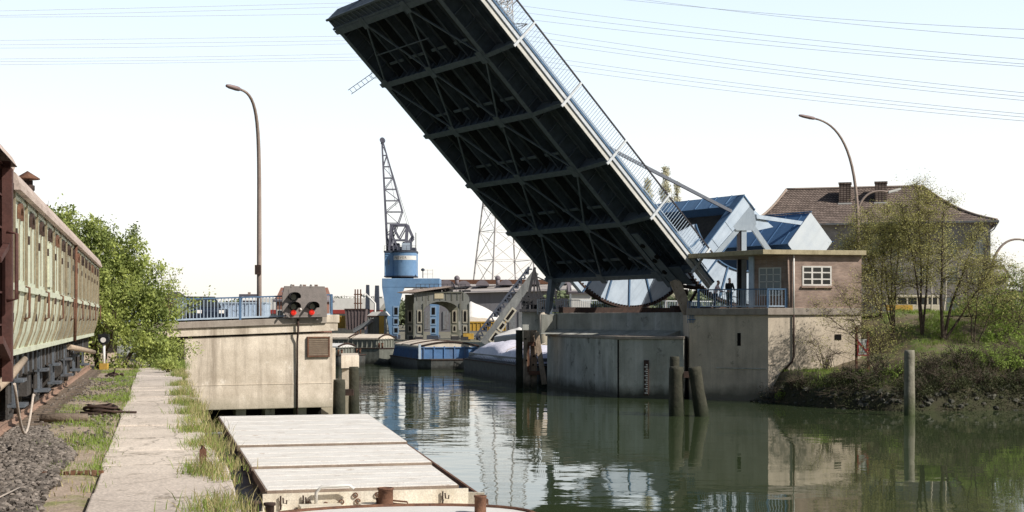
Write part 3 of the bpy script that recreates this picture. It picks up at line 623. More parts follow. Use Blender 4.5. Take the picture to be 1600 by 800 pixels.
# small shunting lantern on a white post
t = thing('signal_lantern', 'small round lantern on a white post below the green bush', 'lantern', Q(-1.75, 50.5, QZ))
MB().cyl((0, 0, 0), (0, 0, .95), .045).build('post', M_white, t)
MB().box((-.13, -.10, -.02), (.13, .10, .22)).build('base', M_yellow, t)
m = MB(); m.cyl((0, -.09, 1.05), (0, .10, 1.05), .19, n=20); m.box((-.17, -.13, 1.12), (.17, .1, 1.22)); m.build('lantern_head', M_black, t)
MB().cyl((0, -.12, 1.02), (0, -.095, 1.02), .09, n=16).build('lens', M_whitelens, t)

# ------------------------------------------------------------------ big bush beside the left abutment
def foliage(mb, c, r, n, size, rg, ar=.5, droop=.3, sq=(1, 1, 1)):
    c = V(c)
    for i in range(n):
        d = V((rg.gauss(0, 1), rg.gauss(0, 1), rg.gauss(0, 1))).normalized() * r * rg.random() ** .45
        mb.leaf(c + V((d.x*sq[0], d.y*sq[1], d.z*sq[2])), size * rg.uniform(.6, 1.4), rg, ar, droop)
def limb(mb, p, d, ln, r, depth, rg, tips, spread=.55, up=.1, seg=4, kids=(2, 4), shrink=.62):
    pts = [V(p)]; d = V(d).normalized()
    for k in range(seg):
        d = (d + V((rg.gauss(0, .13), rg.gauss(0, .13), rg.gauss(0, .09) + up * .25))).normalized(); pts.append(pts[-1] + d * ln / seg)
    mb.tube(pts, [r * (1 - .62 * i / seg) for i in range(seg + 1)], 5 if depth < 2 else 7, caps=False)
    tips.append((pts[-1], depth)); 
    if depth > 0:
        for k in range(rg.randint(*kids)):
            i = rg.randint(1, seg); a = pts[i]; nd = (d + V((rg.gauss(0, spread), rg.gauss(0, spread), rg.gauss(0, spread * .6) + up))).normalized()
            limb(mb, a, nd, ln * rg.uniform(.5, .8) * (shrink / .62), r * .5, depth - 1, rg, tips, spread, up, seg, kids, shrink)
            tips.append((a, depth - 1))
rg = random.Random(21)
bush = thing('bush', 'large overgrown bush of fresh drooping leaves between carriage and bridge', 'bush', Q(-2.5, 53.5, QZ), QA)
tr = MB(); tips = []
for k in range(11):
    a = rg.uniform(0, 6.28); limb(tr, (rg.gauss(0, .5), rg.gauss(0, .5), -.1), (math.cos(a)*.45, math.sin(a)*.45, 1), rg.uniform(2.0, 3.0), .08, 3, rg, tips, .7, .12)
cr = MB(); ci = MB()
blobs = [(-2.3, -.5, 3.9, 1.5), (-.9, 0, 4.5, 1.5), (.3, .1, 4.3, 1.4), (-2.0, 0, 2.4, 1.8), (0, -.3, 2.7, 1.8), (1.2, 0, 3.3, 1.1), (1.7, .2, 1.9, 1.2), (.5, -.6, 1.2, 1.5), (-1.4, -.8, 1.1, 1.4), (2.5, -.2, .9, .9), (-3.4, .3, 3.2, 1.6), (2.2, -1.2, .45, .8), (1.2, .2, 4.3, 1.0), (2.0, .2, 3.2, .9), (-.2, .2, 4.9, .9), (2.6, .2, 2.2, .8)]
for x, y, z, r in blobs:
    for k in range(int(48 * r * r)):
        d = V((rg.gauss(0, 1), rg.gauss(0, 1), rg.gauss(0, 1))).normalized() * r * (.35 + .65 * rg.random() ** .6)
        c = V((x, y, z)) + d
        if c.z < -.05: continue
        dens = mnoise.noise(c * 1.1)
        if dens < -.30: continue
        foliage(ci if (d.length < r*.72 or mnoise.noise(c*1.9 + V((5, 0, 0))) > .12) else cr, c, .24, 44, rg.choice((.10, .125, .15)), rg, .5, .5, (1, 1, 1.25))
        if rg.random() < .5:                       # hanging sprays
            dx, dy = rg.gauss(0, .2) + .25*(d.x/r), rg.gauss(0, .2)
            for j in range(14): cr.leaf(c + V((dx * j * .09, dy * j * .09, -.07 * j)), .12, rg, .4, .8)
for p, dp in tips:
    if dp <= 1: foliage(cr, p, .38, 30 if p.z < 5.2 else 12, .10, rg, .5, .4)
    if dp == 0 and p.z > 4.2 and rg.random() < .5:
        tr.tube([p, p + V((rg.gauss(.1, .2), rg.gauss(0, .2), .35)), p + V((rg.gauss(.3, .25), rg.gauss(0, .25), .5))], [.012, .008, .003], 4, False)
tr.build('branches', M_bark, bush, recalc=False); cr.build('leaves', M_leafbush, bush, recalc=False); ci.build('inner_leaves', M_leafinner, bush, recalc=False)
# brush at the foot of the bush hanging over the quay edge
for i, (u, v, h, lab) in enumerate(((.55, 54.0, 1.1, 'low leafy shrub at the quay edge right under the big bush'), (.35, 47.5, .45, 'small green weed clump on the far quay edge before the abutment'))):
    t = thing('shrub', lab, 'shrub', Q(u, v, QZ), QA); st = MB(); c = MB()
    for k in range(14):
        a = rg.uniform(0, 6.28); p = V((math.cos(a), math.sin(a), 0)) * h * .7 * rg.random(); st.tube([(0, 0, -.1), p + V((0, 0, h*.7))], [.012, .004], 4, False); foliage(c, p + V((0, 0, h * .55)), h * .42, 70, .085, rg, .45, .2)
    st.build('stems', M_twig, t, recalc=False); c.build('leaves', M_leafbush, t, recalc=False)
# ------------------------------------------------------------------ left abutment of the bridge, railing, signal board
AO, AR = V((-13.7, 59.3, 0)), math.atan2(.385, .923)
def xl(px):
    k = (px - 800) / F; return (59.3 * k + 13.7) / (.923 - .385 * k)
SL = .036
def slab(m, x0, x1, y0, y1, z0, z1, s0=SL, s1=SL):
    return m.add([(x0,y0,z0+s0*x0),(x1,y0,z0+s0*x1),(x1,y1,z0+s0*x1),(x0,y1,z0+s0*x0),(x0,y0,z1+s1*x0),(x1,y0,z1+s1*x1),(x1,y1,z1+s1*x1),(x0,y1,z1+s1*x0)],
                 [(0,3,2,1),(4,5,6,7),(0,1,5,4),(1,2,6,5),(2,3,7,6),(3,0,4,7)])
ab = thing('bridge_abutment', 'weathered sunlit concrete abutment on the left side of the canal', 'abutment', AO, AR)
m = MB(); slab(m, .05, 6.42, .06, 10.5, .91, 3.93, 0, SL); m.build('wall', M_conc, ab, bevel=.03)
for z in (1.95,):
    m = MB(); m.bar((.05, .055, z), (6.4, .055, z + .02), .02, .03); m.build('casting_ridge', M_conc, ab)
m = MB(); slab(m, -1.3, 6.62, -.06, 11, 4.0, 4.34); m.build('beam', M_conc, ab, bevel=.02)
m = MB(); slab(m, -2.5, 6.1, -.16, 11, 4.345, 4.62); m.build('coping', M_coping, ab, bevel=.02)
m = MB(); m.box((6.1, -.10, 4.58), (6.68, 1.6, 4.93)); m.build('end_block', M_conc, ab, bevel=.02)
m = MB(); m.box((.1, 1.5, -1), (6.3, 10, .91)); m.build('recess', M_void, ab)
m = MB()
for x in (.7, 2.35, 3.6, 5.0): m.box((x, .7, -1), (x + .42, 1.4, .905))
m.build('footing', M_concdark, ab)
m = MB(); x = xl(464); m.tube([(x, -.22, 4.75), (x, -.20, 4.2), (x, -.05, 3.8), (x, -.02, .3)], .045, 8); m.build('drain_pipe', M_rustdark, ab)
xa, xb = xl(480), xl(515)
g = MB(); g.box((xa, -.06, 3.10), (xa + .06, .06, 3.98)); g.box((xb - .06, -.04, 3.10), (xb, .06, 3.98)); g.box((xa, -.05, 3.10), (xb, .06, 3.16)); g.box((xa, -.04, 3.92), (xb, .06, 3.98)); vf = g.build('vent_frame', M_rust, ab)
g = MB()
for k in range(9): g.bar((xa + .06, .0, 3.2 + .082*k), (xb - .06, .0, 3.2 + .082*k), .05, .055)
g.build('vent_slats', mat('vent_wood', (.30,.23,.17), (.21,.155,.115), rough=.85, scale=4, bump=.2), ab)
fp = thing('fender_pier', 'low concrete pier and lit ledge stepping out behind the left abutment', 'pier', AO, AR)
m = MB(); m.box((5.9, 2.2, -1), (7.15, 5.5, 3.45)); m.build('pier', M_conc, fp, world=False, bevel=.03)
a = at(533, 500, 69); c = at(561, 500, 69.5)
m = MB(); m.prism([(a.x, a.y, 2.35), (c.x, c.y, 2.35), (c.x - .6, c.y + 5, 2.35), (a.x - .6, a.y + 5, 2.35)], (0, 0, .62)); m.build('ledge', M_conc, fp, world=True, bevel=.02)
m = MB(); m.prism([(a.x, a.y + .3, -1), (a.x + .45, a.y + .3, -1), (a.x + .3, a.y + 4, -1), (a.x - .1, a.y + 4, -1)], (0, 0, 3.3)); m.build('post', M_conc, fp, world=True)

def pile(name, label, px, pytop, Y, wpx, lean=0, mt=None, group=None, rough=.02, tip=0):
    p = at(px, 500, Y); h = HC + (HOR - pytop) * Y / F; r = wpx * Y / F / 2; rg = random.Random(int(px))
    n = 14; m = MB(); pts = [V((lean * (z - h) , 0, z)) for z in [-2, 0, .8, h * .5, h - .15, h]]
    m.tube(pts, [r * 1.04, r * 1.02, r, r * .97, r * .95, r * .90], n)
    o = m.build(name, mt or M_pile); o.location = (p.x, p.y, 0)
    for vv in o.data.vertices:
        k = 1 + rough * mnoise.noise(V((vv.co.x * 9, vv.co.y * 9, vv.co.z * 1.3 + px))) * 5
        vv.co.x *= k; vv.co.y *= k
    return tag(o, label, 'pile', group)
pile('mooring_pile', 'thick dark pile standing against the left abutment, the shorter of the two there', 530, 593, 62.2, 20)
pile('mooring_pile', 'dark slimmer pile beside the left abutment, the taller of the two there', 553, 573, 64.5, 17)
o = single('pile_clamp', 'small iron clamp bolted between the two piles by the left abutment', 'clamp', MB().box((-.3, -.1, 0), (.3, .1, .28)), M_rustdark, at(542, 618, 63.2), 0)

# railing along the near edge of the left bridge deck
rl = thing('bridge_railing', 'blue steel railing along the deck above the left abutment', 'railing', AO, AR)
def zd(x): return 4.62 + SL * x
xs_ = [-4.4, xl(376) - 3.35, xl(376), xl(500) + .02, xl(519)]
for i, x in enumerate(xs_):
    m = MB(); m.box((x - .045, .06, zd(x) - .02), (x + .045, .15, zd(x) + .97)); m.build('post', M_railblue, rl)
m = MB()
x0, x1 = xs_[0], xs_[-1]; m.bar((x0, .105, zd(x0) + .95), (x1, .105, zd(x1) + .95), .09, .06); m.build('top_rail', M_railblue, rl)
m = MB(); m.bar((x0, .105, zd(x0) + .10), (x1, .105, zd(x1) + .10), .06, .07); m.build('bottom_rail', M_raillight, rl)
bl = None; x = x0 + .12; k = 0
while x < x1 - .05:
    if min(abs(x - q) for q in xs_) > .06:
        if bl is None: bl = MB().box((-.014, .095, .12), (.014, .125, .93)).build('baluster', M_raillight, rl); b_ = bl
        else: b_ = bl.copy(); col.objects.link(b_)
        b_.location = (x, 0, zd(x)); b_.parent = rl
    x += .147
# signal board: dark plate with three hooded lights and two red lamps
x0, x1 = xl(437.5), xl(507); W_ = x1 - x0
sg = thing('signal_board', 'dark shipping signal board with three hooded lights and two lit red lamps', 'signal', AO + Matrix.Rotation(AR, 3, 'Z') @ V((x0, -.42, 4.7)), AR)
def zs(py): return (500 - py) / 36.6
pl = [(0, zs(476)), (0, zs(462)), (.10, zs(447)), (W_ - .10, zs(447)), (W_, zs(462)), (W_, zs(495)), (.28, zs(496.5)), (0, zs(487))]
MB().prism([(x, 0, z) for x, z in pl], (0, .10, 0)).build('plate', M_signal, sg, bevel=.01)
MB().prism([(.28, -.012, zs(492)), (.28, -.012, zs(452)), (W_ * .86, -.012, zs(452)), (W_ * .86, -.012, zs(492))], (0, .011, 0)).build('back_panel', M_signal, sg)
for px, py in ((455, 463.5), (455, 478.5), (484.5, 478)):
    c = V(((px - 437.5) / 36.4 , 0, zs(py)))
    m = MB(); n = 14; rr = .235
    for i in range(n):                                         # open-bottomed hood
        a0, a1 = math.pi * (-.12 + 1.24 * i / n), math.pi * (-.12 + 1.24 * (i+1) / n)
        P = lambda a, y, r: (c.x + r*math.cos(a), y, c.z + r*.82*math.sin(a))
        m.add([P(a0, 0, rr), P(a1, 0, rr), P(a1, -.42, rr * .96), P(a0, -.42, rr * .96)], [(0, 1, 2, 3)])
        m.add([P(a0, 0, rr - .02), P(a1, 0, rr - .02), P(a1, -.42, rr * .96 - .02), P(a0, -.42, rr * .96 - .02)], [(3, 2, 1, 0)])
    h = m.build('hood', M_black, sg, recalc=False)
    MB().cyl((c.x, -.015, c.z), (c.x, -.05, c.z), .19, n=20).build('backing_disc', M_black, sg)
    MB().cyl((c.x - .02, -.05, c.z - .02), (c.x - .02, -.09, c.z - .02), .12, n=18).build('lens', M_lens, sg)
for px, py in ((455, 488.5), (484, 488)):
    c = V(((px - 437.5) / 36.4, 0, zs(py)))
    prof = [(.115, 0), (.118, .03), (.10, .09), (.06, .13), (0, .145)]
    m = MB().lathe((0, 0, 0), prof, 16); m.v = [(c.x + x, -.01 - z, c.z + y) for x, y, z in m.v]; m.build('red_lamp', M_redlamp, sg)
c = V(((466 - 437.5) / 36.4, 0, zs(483.5))); m = MB().lathe((0, 0, 0), [(.055, 0), (.055, .04), (.03, .07), (0, .08)], 12); m.v = [(c.x + x, -.01 - z, c.z + y) for x, y, z in m.v]; m.build('white_lamp', M_whitelens, sg)
m = MB()
for px in (451, 466, 482): m.bar(((px - 437.5)/36.4, .05, zs(449)), ((px - 437.5)/36.4 + .05, .05, zs(444.5)), .12, .07)
m.build('lifting_lug', M_signal, sg)
m = MB(); m.bar((.5, .14, zs(500)), (.5, .14, zs(455)), .08); m.bar((W_ - .4, .14, zs(500)), (W_ - .4, .14, zs(455)), .08); m.bar((.5, .12, zs(490)), (.5, .55, zs(490)), .06); m.build('bracket', M_signal, sg)

# tall whip-shaped street lamps
def lamp(label, base, top, head, mt_r=.09, box=False, group=None):
    b_ = V(base); t = thing('street_lamp', label, 'street lamp', b_, 0, group); top = V(top) - b_; hd = V(head) - b_
    st = V((top.x, top.y, top.z * .62)); n = 16; pts = [V((0, 0, -.5)), V((0, 0, top.z * .25)), V((0, 0, top.z * .45))]
    p0 = V((0, 0, top.z * .45))
    c1 = V((0, 0, top.z * .86)); c2 = top - (hd - top) * 1.3
    for i in range(1, n + 1):
        s = i / n; pts.append(p0 * (1-s)**3 + c1 * 3*s*(1-s)**2 + c2 * 3*s*s*(1-s) + top * s**3)
    m = MB().tube(pts, [mt_r * (1.15 - .6 * i / len(pts)) for i in range(len(pts))], 10); m.build('pole', M_lampsteel, t)
    if box: MB().box((-.12, -.16, 1.4), (.12, .05, 2.0)).build('switch_box', M_rustdark, t)
    d = (hd - top).normalized(); x = d.cross(V((0, 0, 1))).normalized(); u = x.cross(d)
    ln = (hd - top).length; m = MB(); sec = [(0, .06, .06), (.12, .10, .10), (.3, .15, .11), (.75, .14, .10), (.95, .09, .07), (1, .04, .03)]
    vs = []; k = 10
    for s, w_, h_ in sec:
        for j in range(k): a = 2*math.pi*j/k; vs.append(top + d * ln * s + x * w_ * math.cos(a) + u * h_ * math.sin(a))
    m.add(vs, [(i*k+j, i*k+(j+1) % k, (i+1)*k+(j+1) % k, (i+1)*k+j) for i in range(len(sec)-1) for j in range(k)] + [tuple(range(k)), tuple(range((len(sec)-1)*k, len(sec)*k))], True); m.build('lamp_head', M_lamphead, t)
    return t
Y = 67; lamp('tall curved street lamp rising behind the left railing', V((atx(405, Y), Y, 4.6)), at(376, 140, Y - 2), at(353, 133.5, Y - 2.6), .10, box=False)
single('switch_box', 'small dark switch box strapped to the left street lamp', 'switch box', MB().box((-.13, -.1, 0), (.13, .1, .45)), M_rustdark, at(403, 429, 66.8))
# things seen through the left railing
dk = MB().poly([AO + Matrix.Rotation(AR, 3, 'Z') @ V(p) for p in ((-90, .6, 4.42), (6.3, .6, 4.83), (6.3, 10.6, 4.83), (-90, 10.6, 4.42))]); struct(dk.build('bridge_road', M_asphalt))
def car(label, cat, loc, rz, paint, Lh=3.9, Wd=1.6, H=1.4, van=False):
    t = thing('parked_car', label, cat, loc, rz); hw = Wd / 2
    body = [(0, .28), (0, .62), (.08, .74), (Lh*.28, .84), (Lh*.97, .86), (Lh, .75), (Lh, .28)]
    MB().prism([(x, -hw, z) for x, z in body], (0, Wd, 0)).build('body', paint, t, bevel=.05)
    cab = [(Lh*.27, .84), (Lh*.42, H), (Lh*.84, H + .01), (Lh*.97, .86)]
    m = MB(); q = hw - .16; m.add([(x, -(hw - .03), z) if z < 1 else (x, -q, z) for x, z in cab] + [(x, hw - .03, z) if z < 1 else (x, q, z) for x, z in cab], [(0,1,2,3), (7,6,5,4), (0,4,5,1), (1,5,6,2), (2,6,7,3)]); m.build('window', M_glass, t)
    MB().box((Lh*.41, -q, H - .01), (Lh*.85, q, H + .045)).build('roof', M_black, t, bevel=.03)
    for x in (Lh*.19, Lh*.80):
        for s in (-1, 1): MB().cyl((x, s*(hw - .17), .30), (x, s*hw*1.01, .30), .30, n=18).build('wheel', M_tyre, t)
    for s in (-.5, .5): MB().box((-.02, s*hw*1.2 - .12, .55), (.03, s*hw*1.2 + .12, .70)).build('headlight', M_whitelens, t)
    MB().box((Lh - .03, -.6, .58), (Lh + .02, .6, .70)).build('tail_light', M_red, t)
    return t
p = at(317, 500, 66.5); p.z = 4.46; car('dark blue car with a black roof behind the left railing', 'car', p + V((.6, -1.2, 0)), R(118), M_darkcar, 3.9, 1.75, 1.30)
Y = 71; a = at(337, 0, Y); c = at(414, 0, Y); wb = c.x - a.x
sk_ = thing('site_container', 'pale blue rust-spotted metal container behind the left railing', 'container', (a.x, Y, 4.6), R(3))
spotm = mat('container_spots', (.50,.60,.72), (.42,.52,.65), rough=.6, scale=1.5, bump=.05, spots=(.10,.09,.11), spot_amt=.42, spot_scale=3.2)
m = MB(); m.box((0, 0, .1), (wb, 2.2, .96)); m.build('body', spotm, sk_, bevel=.02)
m = MB()
for i in range(12): m.box((i*wb/12 + .02, -.03, .12), (i*wb/12 + .06, 0.0, .93))
m.build('rib', spotm, sk_); m = MB(); m.box((-.03, -.04, .93), (wb + .03, 2.24, .99)); m.build('rim', M_paleblue, sk_)
# ------------------------------------------------------------------ foreground barge at the quay
bg_ = thing('moored_barge', 'white barge with three stacked sliding hatch covers moored at the near quay', 'barge', Q(4, 38, 0), QA)
def ur(v): return 6.05 + (v - 29) * .052                     # right edge widens away from the viewer
HZ = 1.30
def qs(pts): return [Q(*p) for p in pts]
cov = [(28.85, 32.85, 0, 2.14), (32.9, 37.65, .075, 2.09), (37.75, 49.0, .15, 2.04)]
for i, (v0, v1, dz, ul) in enumerate(cov):
    m = MB(); m.prism(qs([(ul, v0, HZ + dz - .07), (ur(v0), v0, HZ + dz - .07), (ur(v1), v1, HZ + dz - .07), (ul, v1, HZ + dz - .07)]), (0, 0, .07))
    hc = m.build('hatch_cover', M_hatch, bg_, world=True, bevel=.012)
    m = MB(); m.bar(Q(ul, v0 - .012, HZ + dz - .09), Q(ur(v0), v0 - .012, HZ + dz - .09), .03, .14); m.bar(Q(ul - .012, v0, HZ + dz - .10), Q(ul - .012, v1, HZ + dz - .10), .03, .18); m.bar(Q(ur(v0) + .012, v0, HZ + dz - .07), Q(ur(v1) + .012, v1, HZ + dz - .07), .03, .10)
    m.build('edge_strip', mat('hatch_edge%d' % i, (.34,.27,.21), (.22,.165,.13), rough=.8, scale=3, bump=.1), hc, world=True)
    m = MB()
    rg = random.Random(i)
    for k in range(4 + 2 * (i == 2)): 
        vv = v0 + (v1 - v0) * (k + .5) / (4 + 2*(i == 2)); m.bar(Q(ul + .05, vv, HZ + dz + .002), Q(ur(vv) - .05, vv, HZ + dz + .002), .035, .012)
    m.build('cover_seam', M_hatch, hc, world=True)
m = MB(); m.prism(qs([(2.22, 28.95, .85), (5.9, 28.95, .85), (7.0, 48.9, .85), (2.22, 48.9, .85)]), (0, 0, .37)); m.build('coaming', M_bargeside, bg_, world=True)
for k in range(16):
    v = 29.3 + k * 1.28; m = MB(); m.prism(qs([(2.14, v, .8), (2.23, v, .8), (2.23, v + .06, .8), (2.14, v + .06, .8)]), (0, 0, .36)); m.build('coaming_stay', M_bargeside, bg_, world=True)
hull = [(1.35, 27.9), (6.35, 27.9), (6.75, 29.2), (7.7, 49.2), (7.4, 50.2), (1.9, 50.2), (1.35, 49.2)]
m = MB(); m.prism(qs([(u, v, -.6) for u, v in hull]), (0, 0, 1.40)); m.build('hull', M_bargeside, bg_, world=True, bevel=.03)
m = MB(); m.prism(qs([(u, v, .805) for u, v in hull]), (0, 0, .02)); m.build('deck', mat('barge_deck', (.30,.31,.32), (.2,.2,.21), rough=.8, scale=2, bump=.1, spots=(.2,.13,.09), spot_amt=.3), bg_, world=True)
m = MB(); m.bar(Q(1.38, 28, .86), Q(1.38, 49.2, .86), .06, .12); m.bar(Q(6.75, 29.2, .86), Q(7.7, 49.2, .86), .06, .12); m.build('gunwale', M_rust, bg_, world=True)
# bow bulkhead with fittings
m = MB(); m.prism(qs([(2.05, 28.75, .80), (6.25, 28.75, .80), (6.25, 28.81, .80), (2.05, 28.81, .80)]), (0, 0, .42)); m.prism(qs([(6.25, 28.75, .80), (6.55, 28.55, .80), (6.55, 28.62, .8), (6.25, 28.82, .80)]), (0, 0, .34)); m.build('bulkhead', M_bargewhite, bg_, world=True)
m = MB(); m.prism(qs([(1.75, 27.95, .83), (6.40, 27.95, .83), (6.65, 28.74, .83), (1.75, 28.74, .83)]), (0, 0, .05)); m.build('fore_deck', M_bargewhite, bg_, world=True)
for k, (u, w_) in enumerate(((2.75, .35), (3.95, .3))):
    m = MB(); m.prism(qs([(u, 28.2, .88), (u + w_*2.4, 28.2, .88), (u + w_*2.4, 28.7, .88), (u, 28.7, .88)]), (0, 0, .13)); m.build('locker', M_bargewhite, bg_, world=True, bevel=.015)
m = MB(); m.tube(qs([(3.1, 28.7, .88), (3.1, 28.6, 1.25), (3.2, 28.55, 1.36), (3.75, 28.55, 1.37), (3.85, 28.55, 1.30)]), .035, 8); m.build('grab_rail', M_white, bg_, world=True)
for u, z in ((3.62, 1.02), (3.95, 1.03), (3.3, .98), (3.9, 1.15), (4.35, 1.15), (2.95, 1.0)):
    m = MB(); m.tube([Q(u, 28.72, z) + pd * (.045*math.cos(a)) + V((0, 0, .045*math.sin(a))) for a in [i*math.pi/6 for i in range(13)]], .014, 6); m.build('ring', M_rust, bg_, world=True)
m = MB(); m.tube(qs([(4.3, 28.6, 1.08), (4.9, 28.35, 1.03), (4.92, 28.35, .96)]), .018, 6); m.tube(qs([(4.55, 28.3, 1.02), (5.5, 28.25, .93)]), .016, 6); m.bar(Q(4.35, 28.4, .88), Q(4.35, 28.4, 1.12), .07, .14); m.build('lever', M_rust, bg_, world=True)
for u in (2.45, 2.9, 5.75):
    m = MB(); m.tube(qs([(u, 28.70, 1.14), (u, 28.66, 1.04), (u + .06, 28.64, 1.03), (u + .07, 28.66, 1.10)]), .016, 6); m.bar(Q(u - .05, 28.7, .9), Q(u - .05, 28.7, 1.18), .03); m.build('hook', M_rustdark, bg_, world=True)
m = MB(); m.lathe(Q(1.85, 28.25, .85), [(.10, 0), (.10, .24), (.13, .25), (.13, .30), (0, .31)], 14); m.lathe(Q(2.15, 28.25, .85), [(.09, 0), (.09, .2), (.12, .21), (.12, .26), (0, .27)], 14); m.build('bollard', M_rustdark, bg_, world=True)
# blunt bow of the next vessel just reaching into the picture
b2 = thing('moored_lighter', 'rounded white end of the nearest lighter with two rusty bollards', 'barge', Q(4, 24, 0), QA)
def bow(z, k=0, n=16):
    pts = [(1.6 + k, 10), (1.6 + k, 26.0)]
    for i in range(n + 1):
        a = math.pi * (1 - i / n); pts.append((4.3 + (2.7 - k) * math.cos(a), 26.0 + (1.95 - k) * math.sin(a) ** .8))
    return qs([(u, v, z) for u, v in pts + [(7.0 - k, 10)]])
m = MB(); m.prism(bow(-.6), (0, 0, 1.55)); m.build('hull', M_bargeside, b2, world=True)
m = MB(); m.prism(bow(.955, .05), (0, 0, .05)); m.build('deck', M_white, b2, world=True)
pb = bow(1.0); m = MB(); m.tube(pb[1:-1], .055, 8); m.build('rubbing_strip', M_rust, b2, world=True)
for px, py, s in ((602.5, 792, 78), (750.5, 798, 80)):
    Y = F / s * (1.0 if px < 700 else .98); p = at(px, py, Y); p.z = 1.0; r = 12.5 / s if px < 700 else 9.5 / s
    m = MB(); m.lathe(p, [(r*1.1, 0), (r*.94, .03), (r*.94, .30), (r*1.04, .31), (r*1.04, .34), (r*.8, .345), (r*.75, .30)], 18); m.build('bollard', M_rust, b2, world=True)

# ------------------------------------------------------------------ the raised bascule leaf
TH, AL = .579, .763
av = V((math.cos(TH), math.sin(TH), 0)); tv = V((-math.sin(TH), math.cos(TH), 0)); zv = V((0, 0, 1))
R0 = V((9.327, 89.07, HC + 2.752))
lv = -math.cos(AL) * av + math.sin(AL) * zv; nv = math.sin(AL) * av + math.cos(AL) * zv
lf = bpy.data.objects.new('bascule_leaf', None); col.objects.link(lf)
mtx = Matrix.Identity(4)
for i in range(3): mtx[i][0] = lv[i]; mtx[i][1] = -tv[i]; mtx[i][2] = nv[i]; mtx[i][3] = R0[i]
lf.matrix_basis = mtx
tag(lf, 'raised bascule bridge leaf with dark ribbed underside and pale railed edge', 'bridge')
def LP(l, w, n): return V((l, -w, n))
WF, S, NP = 12.15, 4.5, 5; OV = 2.70; LT = 22.5
def lbox(m, l0, l1, w0, w1, n0, n1): return m.box((l0, -w1, n0), (l1, -w0, n1))
# main girders: web, flanges, stiffeners
for k, w_ in enumerate((0, WF)):
    m = MB(); lbox(m, -1.0, LT + .3, w_ - .02, w_ + .02, .03, 1.06); m.build('main_girder', M_steeldark, lf)
    m = MB(); lbox(m, -1.0, LT + .3, w_ - .20, w_ + .20, 0, .035); lbox(m, -1.0, LT + .3, w_ - .18, w_ + .18, 1.05, 1.08)
    for i in range(23): lbox(m, i*1.0 - .02, i*1.0 + .02, w_ - .16, w_ + .16, .03, 1.05)
    m.build('girder_flange', M_steelmid, lf)
m = MB(); lbox(m, -.6, LT + .4, -OV + .05, WF + .35, 1.09, 1.22); m.build('deck_plate', M_steeldark, lf)
# cross beams with tapering brackets
for k in range(NP + 1):
    l = k * S
    m = MB(); lbox(m, l - .02, l + .02, 0, WF, .02, 1.05)
    for i in range(16):
        w_ = .4 + i * (WF - .8) / 15
        m.prism([LP(l + .02, w_ - .03, .06), LP(l + .30, w_ - .03, .95), LP(l + .02, w_ - .03, 1.05)], (0, -.06, 0))
    if k in (0,): lbox(m, l - .10, l + .10, 0, WF, .1, 1.0)
    cb = m.build('cross_beam', M_steeldark, lf)
    m = MB(); lbox(m, l - .19, l + .19, -.2, WF + .2, -.02, .02); m.build('beam_flange', M_steelmid, cb)
    m = MB()
    m.prism([LP(l - .02, -.02, 0), LP(l - .02, -OV, .42), LP(l - .02, -OV, .80), LP(l - .02, -.02, 1.05)], (.04, 0, 0)); m.bar(LP(l, -.15, .0), LP(l, -OV, .42), .26, .03, up=(0, 0, 1))
    m.build('bracket', M_steelmid, lf)
    m = MB(); m.prism([LP(l - .02, WF, 0), LP(l - .02, WF + .62, .06), LP(l - .02, WF + .62, .35), LP(l - .02, WF, 1.05)], (.04, 0, 0)); m.bar(LP(l, WF, 0), LP(l, WF + .68, .08), .3, .04, up=(0, 0, 1)); m.box((l - .13, -WF - .68, .05), (l + .13, -WF - .55, .3))
    m.build('bracket', M_steelmid, lf)
# secondary bearers, stringers
for k in range(NP):
    m = MB()
    for w0, w1 in ((1.0, 2.9), (3.7, 5.6), (6.6, 8.4), (9.2, 11.2)):
        lbox(m, k*S + .95, k*S + 1.13, w0, w1, .62, .70)
    m.build('bearer', M_steelmid, lf)
for i in range(9):
    w_ = 1.2 + i * (WF - 2.4) / 8; m = MB(); lbox(m, .02, LT, w_ - .015, w_ + .015, .55, 1.09); lbox(m, .02, LT, w_ - .07, w_ + .07, .54, .565); m.build('stringer', M_steeldark if i % 2 else mat('stringer_paint%d' % i, (.040,.047,.052), (.022,.026,.029), rough=.55, scale=3, bump=.05), lf)
for w_ in (-1.3,): m = MB(); lbox(m, .02, LT, w_ - .02, w_ + .02, .72, 1.09); lbox(m, .02, LT, w_ - .06, w_ + .06, .70, .72); m.build('walkway_stringer', M_steeldark, lf)
# lower wind bracing, alternating W pattern
T1, T2 = WF * .73, WF * .29
for k in range(NP):
    a, b_ = k * S + .2, (k+1) * S - .2                      # root side, tip side
    A, B = (a, b_) if k % 2 == 0 else (b_, a)               # A carries far / middle / near nodes
    for (wa, wb) in ((WF - .2, T1), (WF * .52, T1), (WF * .50, T2), (.2, T2)):
        p, q = LP(A, wa, .03), LP(B, wb, .03); m = MB(); m.bar(p, q, .11, .02); m.bar(p + V((0, 0, .05)), q + V((0, 0, .05)), .02, .10); m.build('brace', M_steelmid, lf)
for k in range(NP + 1):
    for w_ in ((WF - .3, WF*.51, .35) if k % 2 == 0 else (T1, T2)): m = MB(); m.box((k*S - .42, -w_ - .30, -.045), (k*S + .42, -w_ + .30, -.022)); m.build('node_plate', M_steelmid, lf)
m = MB(); m.bar(LP(LT - 2.3, WF*.84, -.05), LP(LT - 2.3, WF*.30, -.05), .06, .05); m.build('inspection_bar', M_steelmid, lf)
